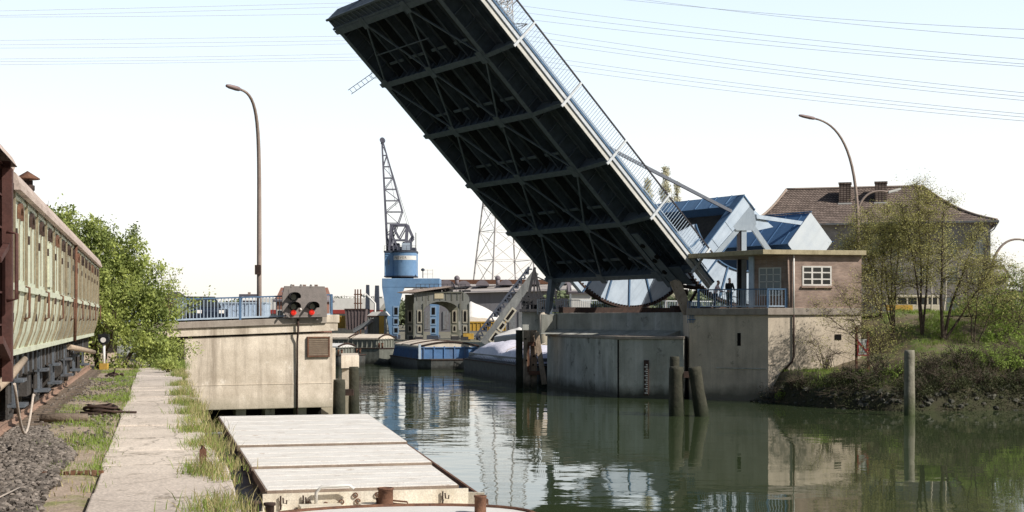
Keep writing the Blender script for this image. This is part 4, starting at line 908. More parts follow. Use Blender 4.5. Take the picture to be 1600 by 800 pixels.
# tip beam with its ribs
m = MB(); lbox(m, LT + .25, LT + 1.02, -1.6, WF + .55, .15, 1.2); m.build('tip_beam', M_steeldark, lf)
m = MB(); lbox(m, LT + .2, LT + .34, -1.6, WF + .6, .02, .16); lbox(m, LT + .92, LT + 1.06, -1.6, WF + .6, .05, .16)
for i in range(22): m.bar(LP(LT + .32, i * .62 - .8, .12), LP(LT + .94, i * .62 - .45, .12), .07, .05)
m.build('tip_beam_rib', M_steelmid, lf)
m = MB(); m.box((LT + .6, -WF - .75, .25), (LT + .95, -WF - .5, .75)); m.cyl(LP(LT + .8, WF - .5, 1.2), LP(LT + .9, WF - 3.2, 1.2), .02); m.box((LT + .95, -WF + 2.6, 1.1), (LT + 1.25, -WF + 3.0, 1.3)); m.build('lock_bolt', M_steelmid, lf)
# fascia: pale bands along the near edge
m = MB(); lbox(m, -1.7, LT + .5, -OV - .03, -OV + .02, .44, .70); m.build('fascia', M_fascia, lf)
m = MB(); lbox(m, -.2, LT + .5, -OV - .10, -OV + .02, .70, .735); m.build('fascia_lip', M_steelmid, lf)
m = MB(); lbox(m, -1.7, LT + .5, -OV - .05, -OV + .02, .735, .99); m.build('kerb_band', mat('kerb_paint', (.64,.66,.68), (.52,.55,.58), rough=.5, scale=2, bump=.05, streak=(.34,.36,.4), amt=.5), lf)
m = MB(); lbox(m, -1.7, LT + .5, -OV - .10, -OV + .05, .99, 1.10); m.build('kerb_cap', M_railblue, lf)
# near railing
rp_ = None
m = MB(); lbox(m, -.7, LT + .5, -OV - .09, -OV - .01, 2.24, 2.32); m.build('hand_rail', M_raildark, lf)
m = MB(); lbox(m, -.7, LT + .5, -OV - .07, -OV - .03, 1.20, 1.25); m.build('lower_rail', M_raillight, lf)
for k in range(NP + 1):
    m = MB(); lbox(m, k*S - .06, k*S + .06, -OV - .16, -OV - .04, .25, 2.28); lbox(m, k*S - .075, k*S + .075, -OV - .18, -OV - .10, .22, 1.15); m.build('railing_post', M_railwhite, lf)
for k in range(NP):
    m = MB(); n_ = 24
    for i in range(1, n_): l = k*S + S * i / n_; lbox(m, l - .013, l + .013, -OV - .07, -OV - .035, 1.24, 2.25)
    m.build('baluster_panel', M_raillight, lf)
# far railing, mostly hidden by the deck
m = MB(); lbox(m, 0, LT + .5, WF + .3, WF + .36, 2.24, 2.30)
for k in range(11): lbox(m, k*2.25 - .03, k*2.25 + .03, WF + .3, WF + .36, 1.1, 2.26)
m.build('far_railing', M_raildark, lf)
# ladder hung from the far edge
ld = thing('ladder', 'small iron ladder sticking out from the far edge of the raised leaf', 'ladder')
p0 = LP(18.9, WF + .2, .3); dr = V((.02, -.71, -.70)).normalized(); sd_ = V((1, 0, 0)) * .17
M4 = parent_matrix(lf); P = lambda p: M4 @ p
ld.location = P(p0)
m = MB()
for s in (-1, 1): m.cyl(P(p0 + sd_*s - dr*.2), P(p0 + sd_*s + dr*2.35), .022, n=6)
m.build('stile', M_raildark, ld, world=True)
for i in range(7): MB().cyl(P(p0 - sd_ + dr*(.25 + .33*i)), P(p0 + sd_ + dr*(.25 + .33*i)), .016, n=6).build('rung', M_raildark, ld, world=True)
m = MB(); m.tube([P(p0 + dr*.15 + V((.3*math.cos(a), .25*math.sin(a), .25*math.sin(a)))) for a in [i*math.pi/8 for i in range(17)]], .014, 5); m.build('safety_hoop', M_raildark, ld, world=True)
# portal arms, rolling segments, counterweight: all turn with the leaf
CL, CN, RR = -1.55, 8.55, 7.0
for w_ in (0, WF):
    m = MB(); lbox(m, -2.35, -1.15, w_ - .22, w_ + .22, 1.2, 8.5); m.build('portal_arm', M_paleblue, lf)
    m = MB()
    for l in (-2.40, -1.13): lbox(m, l - .03, l + .03, w_ - .34, w_ + .30, 1.2, 8.55)
    m.build('arm_flange', M_railblue, lf)
    # annular sector
    def sect(r0, r1, t0, t1, y0, y1, n=36):
        M = MB(); vs = []
        for i in range(n + 1):
            a = R(t0 + (t1 - t0) * i / n)
            for r in (r0, r1):
                for y in (y0, y1): vs.append((CL + r*math.cos(a), y, CN + r*math.sin(a)))
        fs = []
        for i in range(n):
            b0, b1 = i*4, (i+1)*4
            fs += [(b0, b1, b1+2, b0+2), (b0+1, b0+3, b1+3, b1+1), (b0+2, b1+2, b1+3, b0+3), (b0, b0+1, b1+1, b1)]
        fs += [(0, 2, 3, 1), (n*4, n*4+1, n*4+3, n*4+2)]
        return M.add(vs, fs)
    sect(4.7, 6.92, -176, -66, -w_ - .09, -w_ + .09).build('rolling_segment', M_paleblue, lf)
    rim = sect(6.92, 7.02, -176, -66, -w_ - .26, -w_ + .26)
    rim.build('segment_rim', M_rustdark, lf)
    m = MB()
    for i in range(52):
        a = R(-176 + 110 * i / 51); c = V((CL + 6.80*math.cos(a), -w_ + .17, CN + 6.80*math.sin(a))); d = V((math.cos(a), 0, math.sin(a))); m.bar(c, c + d*.12, .12, .14, up=(0, 1, 0))
    m.build('rack_teeth', M_rustdark, lf)
    m = MB(); sect_i = sect(4.62, 4.70, -176, -66, -w_ - .2, -w_ + .2); sect_i.build('inner_flange', M_railblue, lf)
    for i in range(6):
        a = R(-168 + 18 * i); d = V((math.cos(a), 0, math.sin(a))); c = V((CL, -w_, CN)); m.bar(c + d*4.7, c + d*6.9, .36, .12, up=(-math.sin(a), 0, math.cos(a)))
    m.build('segment_rib', M_railblue, lf)
    # beam from the arm to the counterweight
    m = MB(); m.bar(LP(-2.4, w_ - .3, 7.9), LP(-6.0, w_ - .3, 10.9), .16, .26, up=(0, 0, 1)); m.build('tail_beam', M_paleblue, lf)
    m = MB(); m.prism([LP(-2.36, w_ - .24, 8.5), LP(-2.36, w_ - .24, 6.3), LP(-3.2, w_ - .24, 7.2), LP(-4.4, w_ - .24, 8.9), LP(-3.0, w_ - .24, 8.6)], (0, -.05, 0)); m.build('gusset', M_paleblue, lf)
    # stay from the arm down to the leaf
    m = MB(); m.bar(LP(-1.1, w_ - .3, 6.95), LP(11.6, w_ - .3, 1.15), .13, .20); m.build('stay', mat('stay_paint%d' % int(w_), (.17,.185,.215), (.12,.13,.16), rough=.5, scale=3, bump=0), lf)
m = MB(); lbox(m, -2.35, -1.15, .22, WF - .22, 7.55, 8.5); m.build('portal_beam', M_blue, lf)
m = MB(); lbox(m, -1.15, -1.11, -.25, WF + .25, 7.5, 8.56); lbox(m, -2.38, -1.12, -.3, WF + .3, 8.5, 8.55); m.build('portal_flange', M_craneblue, lf)
m = MB(); lbox(m, -2.0, -1.7, .3, WF - .3, 4.5, 7.4); m.build('back_panel', M_brownsteel, lf)
m = MB(); lbox(m, -8.7, -5.95, -.45, WF + .45, 8.85, 11.85); m.build('counterweight', M_blue, lf, bevel=.02)
m = MB(); lbox(m, -8.72, -5.93, -.50, -.452, 8.83, 11.87); m.build('counterweight_lit_end', mat('cw_end_sunlit', (.60,.64,.67), (.52,.57,.62), rough=.5, scale=1, bump=.03, streak=(.4,.43,.47), amt=.3), lf)  # pale plate: sunlight on the box's near end put into its colour
m = MB()
for (l, n_) in ((-8.74, 8.8), (-5.91, 8.8), (-8.74, 11.9), (-5.91, 11.9)): lbox(m, l - .035, l + .035, -.58, WF + .58, n_ - .035, n_ + .035)
m.build('counterweight_edge', M_railblue, lf)
for i in range(9):
    w_ = .2 + i * (WF - .4)/8; m = MB(); lbox(m, -5.952, -5.925, w_ - .05, w_ + .05, 8.9, 11.8); lbox(m, -8.65, -5.952, w_ - .05, w_ + .05, 11.852, 11.875); m.build('plate_seam', M_blue, lf)
for i in range(8): w_ = .9 + i*1.45; m = MB(); lbox(m, -1.112, -1.085, w_ - .05, w_ + .05, 7.55, 8.575); lbox(m, -2.3, -1.112, w_ - .05, w_ + .05, 8.552, 8.575); m.build('beam_seam', M_craneblue, lf)
for w_ in (0, WF):
    for n_ in (2.9, 4.6, 6.2): m = MB(); lbox(m, -2.34, -1.16, w_ - .245, w_ - .222, n_ - .07, n_ + .07); m.build('splice_plate', M_paleblue, lf)
# root: pivot struts, root gussets with round holes, lower struts
for w_ in (WF - .2,):
    m = MB(); m.bar(LP(.1, w_, .1), LP(-1.4, w_, -1.9), .3, .45, up=(0, 1, 0)); m.bar(LP(-.9, w_ + .9, .2), LP(-1.4, w_, -1.9), .14, .2); m.build('root_strut', M_steeldark, lf)
m = MB(); lbox(m, -.9, .6, -2.2, -.25, .12, .16); m.build('root_gusset', M_steeldark, lf)
for l, w_ in ((1.3, -.55), (.3, -.6), (2.6, -.55), (1.6, -1.0)): m = MB(); m.cyl(LP(l, w_, -.03), LP(l, w_, .13), .16, n=14); m.build('inspection_hole', M_void, lf)
m = MB(); m.prism([LP(-1.0, -.26, .05), LP(3.6, -.26, .05), LP(3.6, -.9, .05), LP(-1.0, -1.2, .05)], (0, 0, .03)); m.build('root_plate', M_steelmid, lf)

# ------------------------------------------------------------------ static steel on the right pier
def B(a, w_, z): return V((R0.x, R0.y, 0)) + av * a + tv * w_ + V((0, 0, z))
for k, w_ in enumerate((0, WF)):
    m = MB(); m.bar(B(.9, w_, 5.40), B(15, w_, 5.40), .5, .40); m.build('rolling_track', M_rustdark); o = bpy.data.objects['rolling_track' + ('.001' if k else '')]
    tag(o, ('steel rolling track under the near side of the raised leaf', 'steel rolling track under the far side of the raised leaf')[k], 'track girder', None)
t = thing('a_frame', 'pale steel A-frame post standing between control house and raised leaf', 'steel frame', V((14.3, 88.2, 5.2)))
ap = at(1167, 342, 88.2)
m = MB(); c = V((atx(1161, 88.2), 88.2, 5.2)); m.box((c.x - .12, c.y - .2, 5.2), (c.x + .19, c.y + .2, ap.z - .5)); m.build('post', M_paleblue, t, world=True)
m = MB(); m.box((c.x - .36, c.y - .16, 5.2), (c.x - .122, c.y + .22, ap.z - .6)); m.build('post_shaded_side', M_raildark, t, world=True)  # dark box standing in for the post's shaded left side
for px, py in ((1114, 403), (1204, 396)):
    m = MB(); e_ = at(px, py, 88.2); m.bar(ap, e_, .30, .40, up=(0, 1, 0)); m.build('leg', M_paleblue, t, world=True)
m = MB(); m.prism([at(x, y, 87.95) for x, y in ((1171, 323), (1178, 330), (1182, 350), (1176, 360), (1151, 360), (1146, 354))], (0, .06, 0)); m.build('gusset', M_paleblue, t, world=True)
st_ = thing('support_strut', 'sunlit brown steel strut under the near root corner of the raised leaf', 'steel strut', at(1076, 492, 88.4))
m = MB(); m.bar(at(1054, 438, 88.6), at(1077, 494, 88.3), .62, .5, up=(0, 1, 0)); m.build('leg', mat('strut_brown', (.52,.42,.31), (.36,.28,.20), rough=.8, scale=2, bump=.2, streak=(.14,.10,.07), amt=.7, spots=(.12,.08,.06), spot_amt=.3), st_, world=True)
m = MB(); m.bar(at(1094, 446, 88.9), at(1074, 478, 88.5), .16, .2, up=(0, 1, 0)); m.bar(at(1058, 446, 88.9), at(1100, 452, 88.9), .22, .3, up=(0, 1, 0)); m.box((at(1062, 0, 88.9).x, 88.5, at(0, 462, 88.9).z), (at(1074, 0, 88.9).x, 89.0, at(0, 452, 88.9).z)); m.build('brace', M_rustdark, st_, world=True)
m = MB()
for k in range(6): p = at(1076 + 5.5*k, 436 + 4.2*k, 88.2); m.box((p.x, p.y - .15, p.z - .14), (p.x + .30, p.y + .15, p.z + .02))
m.build('rack', M_rustdark, st_, world=True)
# ------------------------------------------------------------------ right pier, gallery, control house
C1 = V((14.7, 81.6, 0)); d1 = V((-.85, .53, 0)).normalized(); d2 = V((.98, .2, 0)).normalized()
n1 = V((.53, .85, 0)).normalized(); n2 = V((-.2, .98, 0)).normalized()
B1 = C1 + d1 * 4.95
UW0, UW1 = B(.8, -1.2, 0), B(.8, 13.6, 0)
pr = thing('bridge_pier', 'shadowed streaked concrete pier carrying the raised leaf', 'pier', V((6.4, 83.5, 0)))
P1, P2, P3 = V((10.15, 84.0, 0)), V((6.4, 86.0, 0)), V((2.5, 101.4, 0))
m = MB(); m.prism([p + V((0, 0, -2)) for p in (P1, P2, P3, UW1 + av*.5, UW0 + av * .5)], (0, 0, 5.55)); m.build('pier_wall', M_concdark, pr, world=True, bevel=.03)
m = MB(); c0 = V((-.06, -.12, 0)); m.prism([p + V((0, 0, 3.555)) for p in (P1 + V((0, -.1, 0)), P2 + c0, P3 + V((-.12, 0, 0)), UW1 + av*.5, UW0 + av*.5)], (0, 0, .17)); m.build('ledge', M_coping, pr, world=True, bevel=.02)
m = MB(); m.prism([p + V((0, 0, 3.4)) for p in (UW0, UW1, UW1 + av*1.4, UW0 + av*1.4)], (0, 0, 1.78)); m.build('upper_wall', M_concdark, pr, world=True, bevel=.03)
m = MB(); q0, q1 = UW0 - av*1.1 + tv*.3, UW1 - av*1.1 - tv*.6
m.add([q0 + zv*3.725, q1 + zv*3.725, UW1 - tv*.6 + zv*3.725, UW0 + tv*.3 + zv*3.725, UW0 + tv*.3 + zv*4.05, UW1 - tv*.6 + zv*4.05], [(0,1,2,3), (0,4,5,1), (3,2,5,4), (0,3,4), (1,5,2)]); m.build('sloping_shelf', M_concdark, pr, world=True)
m = MB(); p = B(.65, 13.0, 3.7); m.box((p.x - .7, p.y - .4, 3.7), (p.x + .35, p.y + .4, 5.1)); m.build('end_pillar', M_concdark, pr, world=True, bevel=.02)
pdir = (P2 - P1).normalized(); pn = V((pdir.y, -pdir.x, 0)); pn = pn if pn.y < 0 else -pn
def pw(s_, z, o=0): return P1 + pdir*s_ + pn*o + zv*z
m = MB(); m.bar(pw(4.22, -.3, .004), pw(4.22, 3.5, .004), .09, .06, up=tuple(pn)); m.build('joint', M_void, pr, world=True)
m = MB(); m.prism([pw(2.22, .2, .002), pw(2.52, .2, .002), pw(2.52, 2.3, .002), pw(2.22, 2.3, .002)], pn*.08); gb = m.build('gauge_board', M_rustdark, pr, world=True)
m = MB()
for k in range(14): z = .3 + .13*k; q = .28 if k % 2 else .36; m.prism([pw(2.28, z, .085), pw(q + 2.1, z, .085), pw(q + 2.1, z + .065, .085), pw(2.28, z + .065, .085)], pn*.01)
m.build('gauge_mark', M_white, gb, world=True)
# road and far fence behind the raised leaf
struct(MB().poly([B(2.15, -1.2, 5.12), B(60, -1.2, 5.2), B(60, 15, 5.2), B(2.15, 15, 5.12)]).build('bridge_approach', M_asphalt))
fl = thing('fence', 'pale picket railing along the far side of the bridge approach', 'fence', B(1, 14.6, 5.15))
m = MB(); m.bar(B(.6, 14.6, 6.15), B(22, 14.6, 6.15), .06); m.bar(B(.6, 14.6, 5.3), B(22, 14.6, 5.3), .05); m.build('rail', M_railwhite, fl, world=True)
for k in range(10): MB().bar(B(.6 + 2.35*k, 14.6, 5.1), B(.6 + 2.35*k, 14.6, 6.2), .09, up=(0, 1, 0)).build('post', M_railwhite, fl, world=True)
for k in range(9):
    m = MB()
    for i in range(1, 14): a = .6 + 2.35*k + 2.35*i/14; m.bar(B(a, 14.6, 5.3), B(a, 14.6, 6.15), .03, up=(0, 1, 0))
    m.build('picket_panel', M_raillight, fl, world=True)
# right abutment
ra_ = thing('bridge_abutment', 'tall concrete abutment below the brick control house, half in shadow', 'abutment', C1)
C2 = C1 + d2 * 5.75
foot = [C1, B1, UW0 + V((0, 0, 0)), UW0 + V((3, 4, 0)), C2 + n2*9, C2]
m = MB(); m.prism([p + V((0, 0, -2)) for p in foot], (0, 0, 6.99)); m.build('wall', mat('abutment_concrete', (.66,.56,.44), (.49,.41,.32), rough=.9, scale=.55, bump=.2, streak=(.22,.19,.15), amt=.5, sscale=1.6, spots=(.24,.21,.165), spot_amt=.22, spot_scale=1.4, zgrad=(.35,1.0,(.13,.12,.09))), ra_, world=True, bevel=.03)
off = [C1 - n1*.10 - n2*.08, B1 - n1*.12 - d1*(-.1), UW0 + V((.2, 0, 0)), UW0 + V((3, 4, 0)), C2 + n2*9, C2 - n2*.08 ]
m = MB(); m.prism([p + V((0, 0, 4.995)) for p in off], (0, 0, .40)); m.build('gallery_slab', M_coping, ra_, world=True, bevel=.02)
m = MB(); p = C1 + d1*1.68; m.prism([p + zv*3.2 - n1*.004, p + d1*.22 + zv*3.2 - n1*.004, p + d1*.22 + zv*3.95 - n1*.004, p + zv*3.95 - n1*.004], n1*.1); m.build('niche', M_void, ra_, world=True)
for z in (1.9,): m = MB(); m.bar(C1 + d1*.1 + zv*z - n1*.02, C1 + d1*3.2 + zv*z - n1*.02, .05, .06); m.build('casting_ridge', M_concdark, ra_, world=True)
m = MB(); m.bar(C1 + d2*.05 + zv*2.15 - n2*.02, C1 + d2*.5 + zv*2.15 - n2*.02, .04, .05); m.build('casting_ridge', M_concright, ra_, world=True)
# blue gate of bars on the slanted left shoulder of the abutment
g0 = B1 + d1*.12 + zv*5.42; m = MB()
for k in range(7): m.bar(g0 - d1*(.10*k) + V((0, -.1, -.9 if k < 5 else -.3)), g0 - d1*(.10*k) + V((0, -.1, .35)), .03, up=(0, 1, 0))
m.bar(g0 + V((0, -.1, .35)), g0 - d1*.62 + V((0, -.1, .35)), .05); m.bar(g0 + V((0, -.1, -.7)), g0 - d1*.5 + V((0, -.1, -.7)), .05)
o = single('bar_gate', 'narrow blue barred gate on the shoulder left of the gallery railing', 'gate', m, M_railblue)
# gallery railing
gl = thing('gallery_railing', 'blue balcony railing in front of the control house', 'railing', C1 + zv * 5.4)
g = 5.40; R1, R2 = C1 + d1*4.35, C1 + d1*.04 + n1*.05
E1 = R2 + d2 * 1.12
m = MB(); m.bar(R1 + zv*(g + 1.08), R2 + zv*(g + 1.08), .09, .06); m.bar(R2 + zv*(g + 1.08), E1 + zv*(g+1.08), .09, .06); m.build('top_rail', M_railblue, gl, world=True)
m = MB(); m.bar(R1 + zv*(g + .10), R2 + zv*(g + .10), .05, .06); m.bar(R2 + zv*(g + .10), E1 + zv*(g + .1), .05, .06); m.build('bottom_rail', M_raillight, gl, world=True)
for p in (R1, R1.lerp(R2, .48), R2, E1):
    m = MB(); w_ = .14 if p in (R1, E1) else .085; m.bar(p + zv*g, p + zv*(g + 1.12), w_, up=(0, 1, 0)); m.build('post', M_railblue, gl, world=True)
proto = None
pts = [R1.lerp(R2, (i + .5) / 30) for i in range(30)] + [R2.lerp(E1, (i + .6) / 6) for i in range(6)]
for p in pts:
    if proto is None: proto = MB().box((-.014, -.014, .1), (.014, .014, 1.06)).build('baluster', M_raillight, gl); o = proto
    else: o = proto.copy(); col.objects.link(o); o.parent = gl
    o.location = p - C1
def onface_(px, O, d):
    k = (px - 800) / F; return (O.y * k - O.x) / (d.x - k * d.y)
# control house of brick with a thin concrete roof
H1 = C1 + d2 * 1.39; H0 = H1 + d1 * onface_(1178, H1, d1); H2 = C1 + d2 * 5.75
hs = thing('control_house', 'small red brick bridge control house with a flat overhanging concrete roof', 'building', H1, 0)
m = MB(); m.prism([p + zv*5.396 for p in (H1, H0, H0 + V((1.3, 4.2, 0)), H2 + n2*6, H2)], (0, 0, 3.06)); m.build('wall', M_brick, hs, world=True)
K1 = V((14.33, 81.2, 0)); K2 = K1 + d2 * 6.35; K0 = K1 + (tv * 6.6)
m = MB(); m.prism([p + zv*8.46 for p in (K0, K1, K2, K2 + n2*7, K0 + av*3.2 + tv*.5, K0 + av*.8)], (0, 0, .27)); m.build('roof', mat('canopy_concrete', (.50,.43,.28), (.36,.30,.19), rough=.9, scale=2, bump=.2, streak=(.2,.17,.1), amt=.5), hs, world=True, bevel=.015)
def window(parent, o, ax, nx_, z0, z1, width, cols, rows, fr=.09, mull=.075, glass=M_glass, fm=M_winwhite):
    # o: lower left corner direction ax, nx_: outward normal
    f = MB(); out = nx_ * .035
    def vb(x, w_, za, zb): f.prism([o + ax*(x) + zv*za - nx_*.06, o + ax*(x + w_) + zv*za - nx_*.06, o + ax*(x + w_) + zv*zb - nx_*.06, o + ax*x + zv*zb - nx_*.06], nx_*.095)
    vb(0, fr, z0, z1); vb(width - fr, fr, z0, z1)
    for i in range(1, cols): vb(width*i/cols - mull*.7, mull*1.4, z0 + fr, z1 - fr)
    xs0 = [fr] + [width*i/cols + mull*.7 for i in range(1, cols)]; xs1 = [width*i/cols - mull*.7 for i in range(1, cols)] + [width - fr]
    vb(fr, width - 2*fr, z1 - fr, z1); vb(fr, width - 2*fr, z0, z0 + fr)
    for a, b_ in zip(xs0, xs1):
        for j in range(1, rows): vb(a, b_ - a, z0 + (z1 - z0)*j/rows - mull/2, z0 + (z1 - z0)*j/rows + mull/2)
    w = f.build('window', fm, parent, world=True)
    p = MB(); p.prism([o + ax*.02 + zv*(z0+.02) + nx_*.004, o + ax*(width-.02) + zv*(z0+.02) + nx_*.004, o + ax*(width-.02) + zv*(z1-.02) + nx_*.004, o + ax*.02 + zv*(z1-.02) + nx_*.004], nx_*.008); p.build('pane', glass, w, world=True)
    return w
def onface(px, O, d):                               # distance along face O + d*s hit by pixel column px
    k = (px - 800) / F; return (O.y * k - O.x) / (d.x - k * d.y)
sA, sB = onface(1253.5, H1, d2), onface(1299, H1, d2)
w1 = window(hs, H1 + d2*sA, d2, -n2, 6.68, 7.82, sB - sA, 3, 3)
m = MB(); m.prism([H1 + d2*(sA - .08) + zv*6.56, H1 + d2*(sB + .08) + zv*6.56, H1 + d2*(sB + .08) + zv*6.56 - n2*.12, H1 + d2*(sA - .08) + zv*6.56 - n2*.12], (0, 0, .1)); m.build('sill', M_brick, hs, world=True)
sA, sB = onface(1187.5, H1, d1), onface(1219, H1, d1)
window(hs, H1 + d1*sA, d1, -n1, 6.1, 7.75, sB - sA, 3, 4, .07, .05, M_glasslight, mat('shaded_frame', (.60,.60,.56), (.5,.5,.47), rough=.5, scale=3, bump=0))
m = MB(); m.bar(H0 + d1*.12 + zv*5.42, H0 + d1*.12 + zv*8.4, .30, .3, up=tuple(n1)); m.build('corner_panel', M_raillight, hs, world=True)
pp = H1 + d2*.13 - n2*.10
m = MB(); m.cyl(pp + zv*8.46, pp + zv*5.0, .05); m.build('rain_pipe', M_winwhite, hs, world=True)
m = MB(); m.cyl(pp - d2*.28 + d1*.05+ zv*8.3 + n2*.05, pp - d2*.28 + zv*5.45 + n2*.05, .06); m.build('corner_pipe', M_brick, hs, world=True)
m = MB(); m.tube([pp + zv*5.0, pp + zv*2.6, pp + zv*2.3 - d2*.1, pp + zv*1.7 - d2*.75 - n2*.1], .055, 8); m.build('drain_pipe', M_rustdark, hs, world=True)
m = MB(); m.prism([H1 + d2*.45 + zv*5.0 - n2*.03, H2 + zv*5.0 - n2*.03, H2 + zv*5.0 + n2*.1, H1 + d2*.45 + zv*5.0 + n2*.1], (0, 0, .38)); m.build('plinth', M_concright, hs, world=True)
m = MB(); m.box((-.2, 0, 0), (.2, .06, .32)); o = m.build('pipe_mouth', M_void, ra_); p = H1 + d2*2.9 + zv*3.55 - n2*.03; o.location = p - C1; o.rotation_euler = (0, 0, math.atan2(.2, .98))

# mooring piles on the right
pile('mooring_pile', 'upright thick pile before the right pier, left one of the leaning pair', 1057, 573, 69.6, 24, 0, group='pile cluster before the right pier')
pile('mooring_pile', 'leaning thick pile before the right pier, right one of the pair', 1085, 573, 69.4, 22, -.15, group='pile cluster before the right pier')
pile('mooring_pile', 'taller slender pile rising behind the pair of thick piles', 1054, 557, 71.2, 16, 0, group='pile cluster before the right pier')
single('pile_clamp', 'dark iron clamp joining the leaning piles before the right pier', 'clamp', MB().box((-.25, -.15, 0), (.25, .15, .3)), M_rustdark, at(1070, 590, 70.2))
pile('mooring_pile', 'lone grey weathered timber post standing in the water by the right bank', 1421, 547, 70.0, 17, 0, mt=M_posttimber)
# timber dolphin beside the pier
Y = 98.5; dl = thing('timber_dolphin', 'squared timber dolphin with rusty iron frame left of the right pier', 'dolphin', V((atx(828, Y), Y, 0)))
def px_(x, z, dy=0): return V((atx(x, Y), Y + dy, z))
for x0, x1, dy, mt in ((806, 817, .5, M_pile), (817.5, 828, 0, M_timber), (828.5, 839, .25, M_timber)):
    m = MB(); a, c = px_(x0, -1, dy), px_(x1, -1, dy); m.box((a.x, a.y, -1.5), (c.x, a.y + .45, 4.0)); m.build('pile', mt, dl, world=True, bevel=.03)
m = MB(); m.bar(px_(838, 3.85, -.1), px_(850.5, .25, -.3), .36, .36, up=(0, 1, 0)); m.build('brace', M_timber, dl, world=True, bevel=.02)
m = MB(); m.bar(px_(824.5, 3.05, -.16), px_(838, 3.05, -.16), .22, .28); m.bar(px_(826, 1.05, -.16), px_(846, 1.05, -.2), .22, .26); m.bar(px_(825.5, 1.1, -.16), px_(825.5, 3.0, -.16), .14, .14, up=(0, 1, 0)); m.build('iron_frame', M_rust, dl, world=True)
m = MB()
for x, z in ((821, 3.4), (823, 1.9), (834, 2.2), (845, 1.7), (833, 1.6)): m.cyl(px_(x, z, -.12), px_(x, z, .1), .07, n=8)
m.build('bolt', M_void, dl, world=True)

# mooring sign
sgn = thing('mooring_sign', 'white board with a dark red letter N in a red frame between two posts', 'sign', at(1350, 580, 79.5))
Y = 79.2; 
for x, top in ((1338.5, 511), (1357, 518)):
    p = at(x, top, Y); m = MB(); m.box((p.x - .065, Y, 1.2), (p.x + .065, Y + .13, p.z)); m.build('post', M_rust, sgn, world=True)
a, c = at(1341, 554, Y - .03), at(1355, 530, Y - .03); MB().box((a.x, a.y, a.z), (c.x, a.y + .03, c.z)).build('board', mat('sign_board', (.60,.60,.56), (.46,.47,.45), rough=.5, scale=3, bump=0), sgn, world=True)
m = MB(); m.box((a.x - .06, a.y - .02, a.z - .07), (c.x + .06, a.y + .05, a.z)); m.box((a.x - .06, a.y - .02, a.z), (a.x, a.y + .05, c.z)); m.box((c.x, a.y - .02, a.z), (c.x + .06, a.y + .05, c.z)); m.build('frame', M_red, sgn, world=True)
fc = bpy.data.curves.new('letter', 'FONT'); fc.body = 'N'; fc.size = .95; fc.extrude = .006; fc.align_x = 'CENTER'; fo = bpy.data.objects.new('letter', fc); col.objects.link(fo)
fo.parent = sgn; fo.location = V(((a.x + c.x)/2, a.y - .012, a.z + .1)) - sgn.location; fo.rotation_euler = (R(90), 0, 0); fc.materials.append(M_red); font_to_mesh(fo)
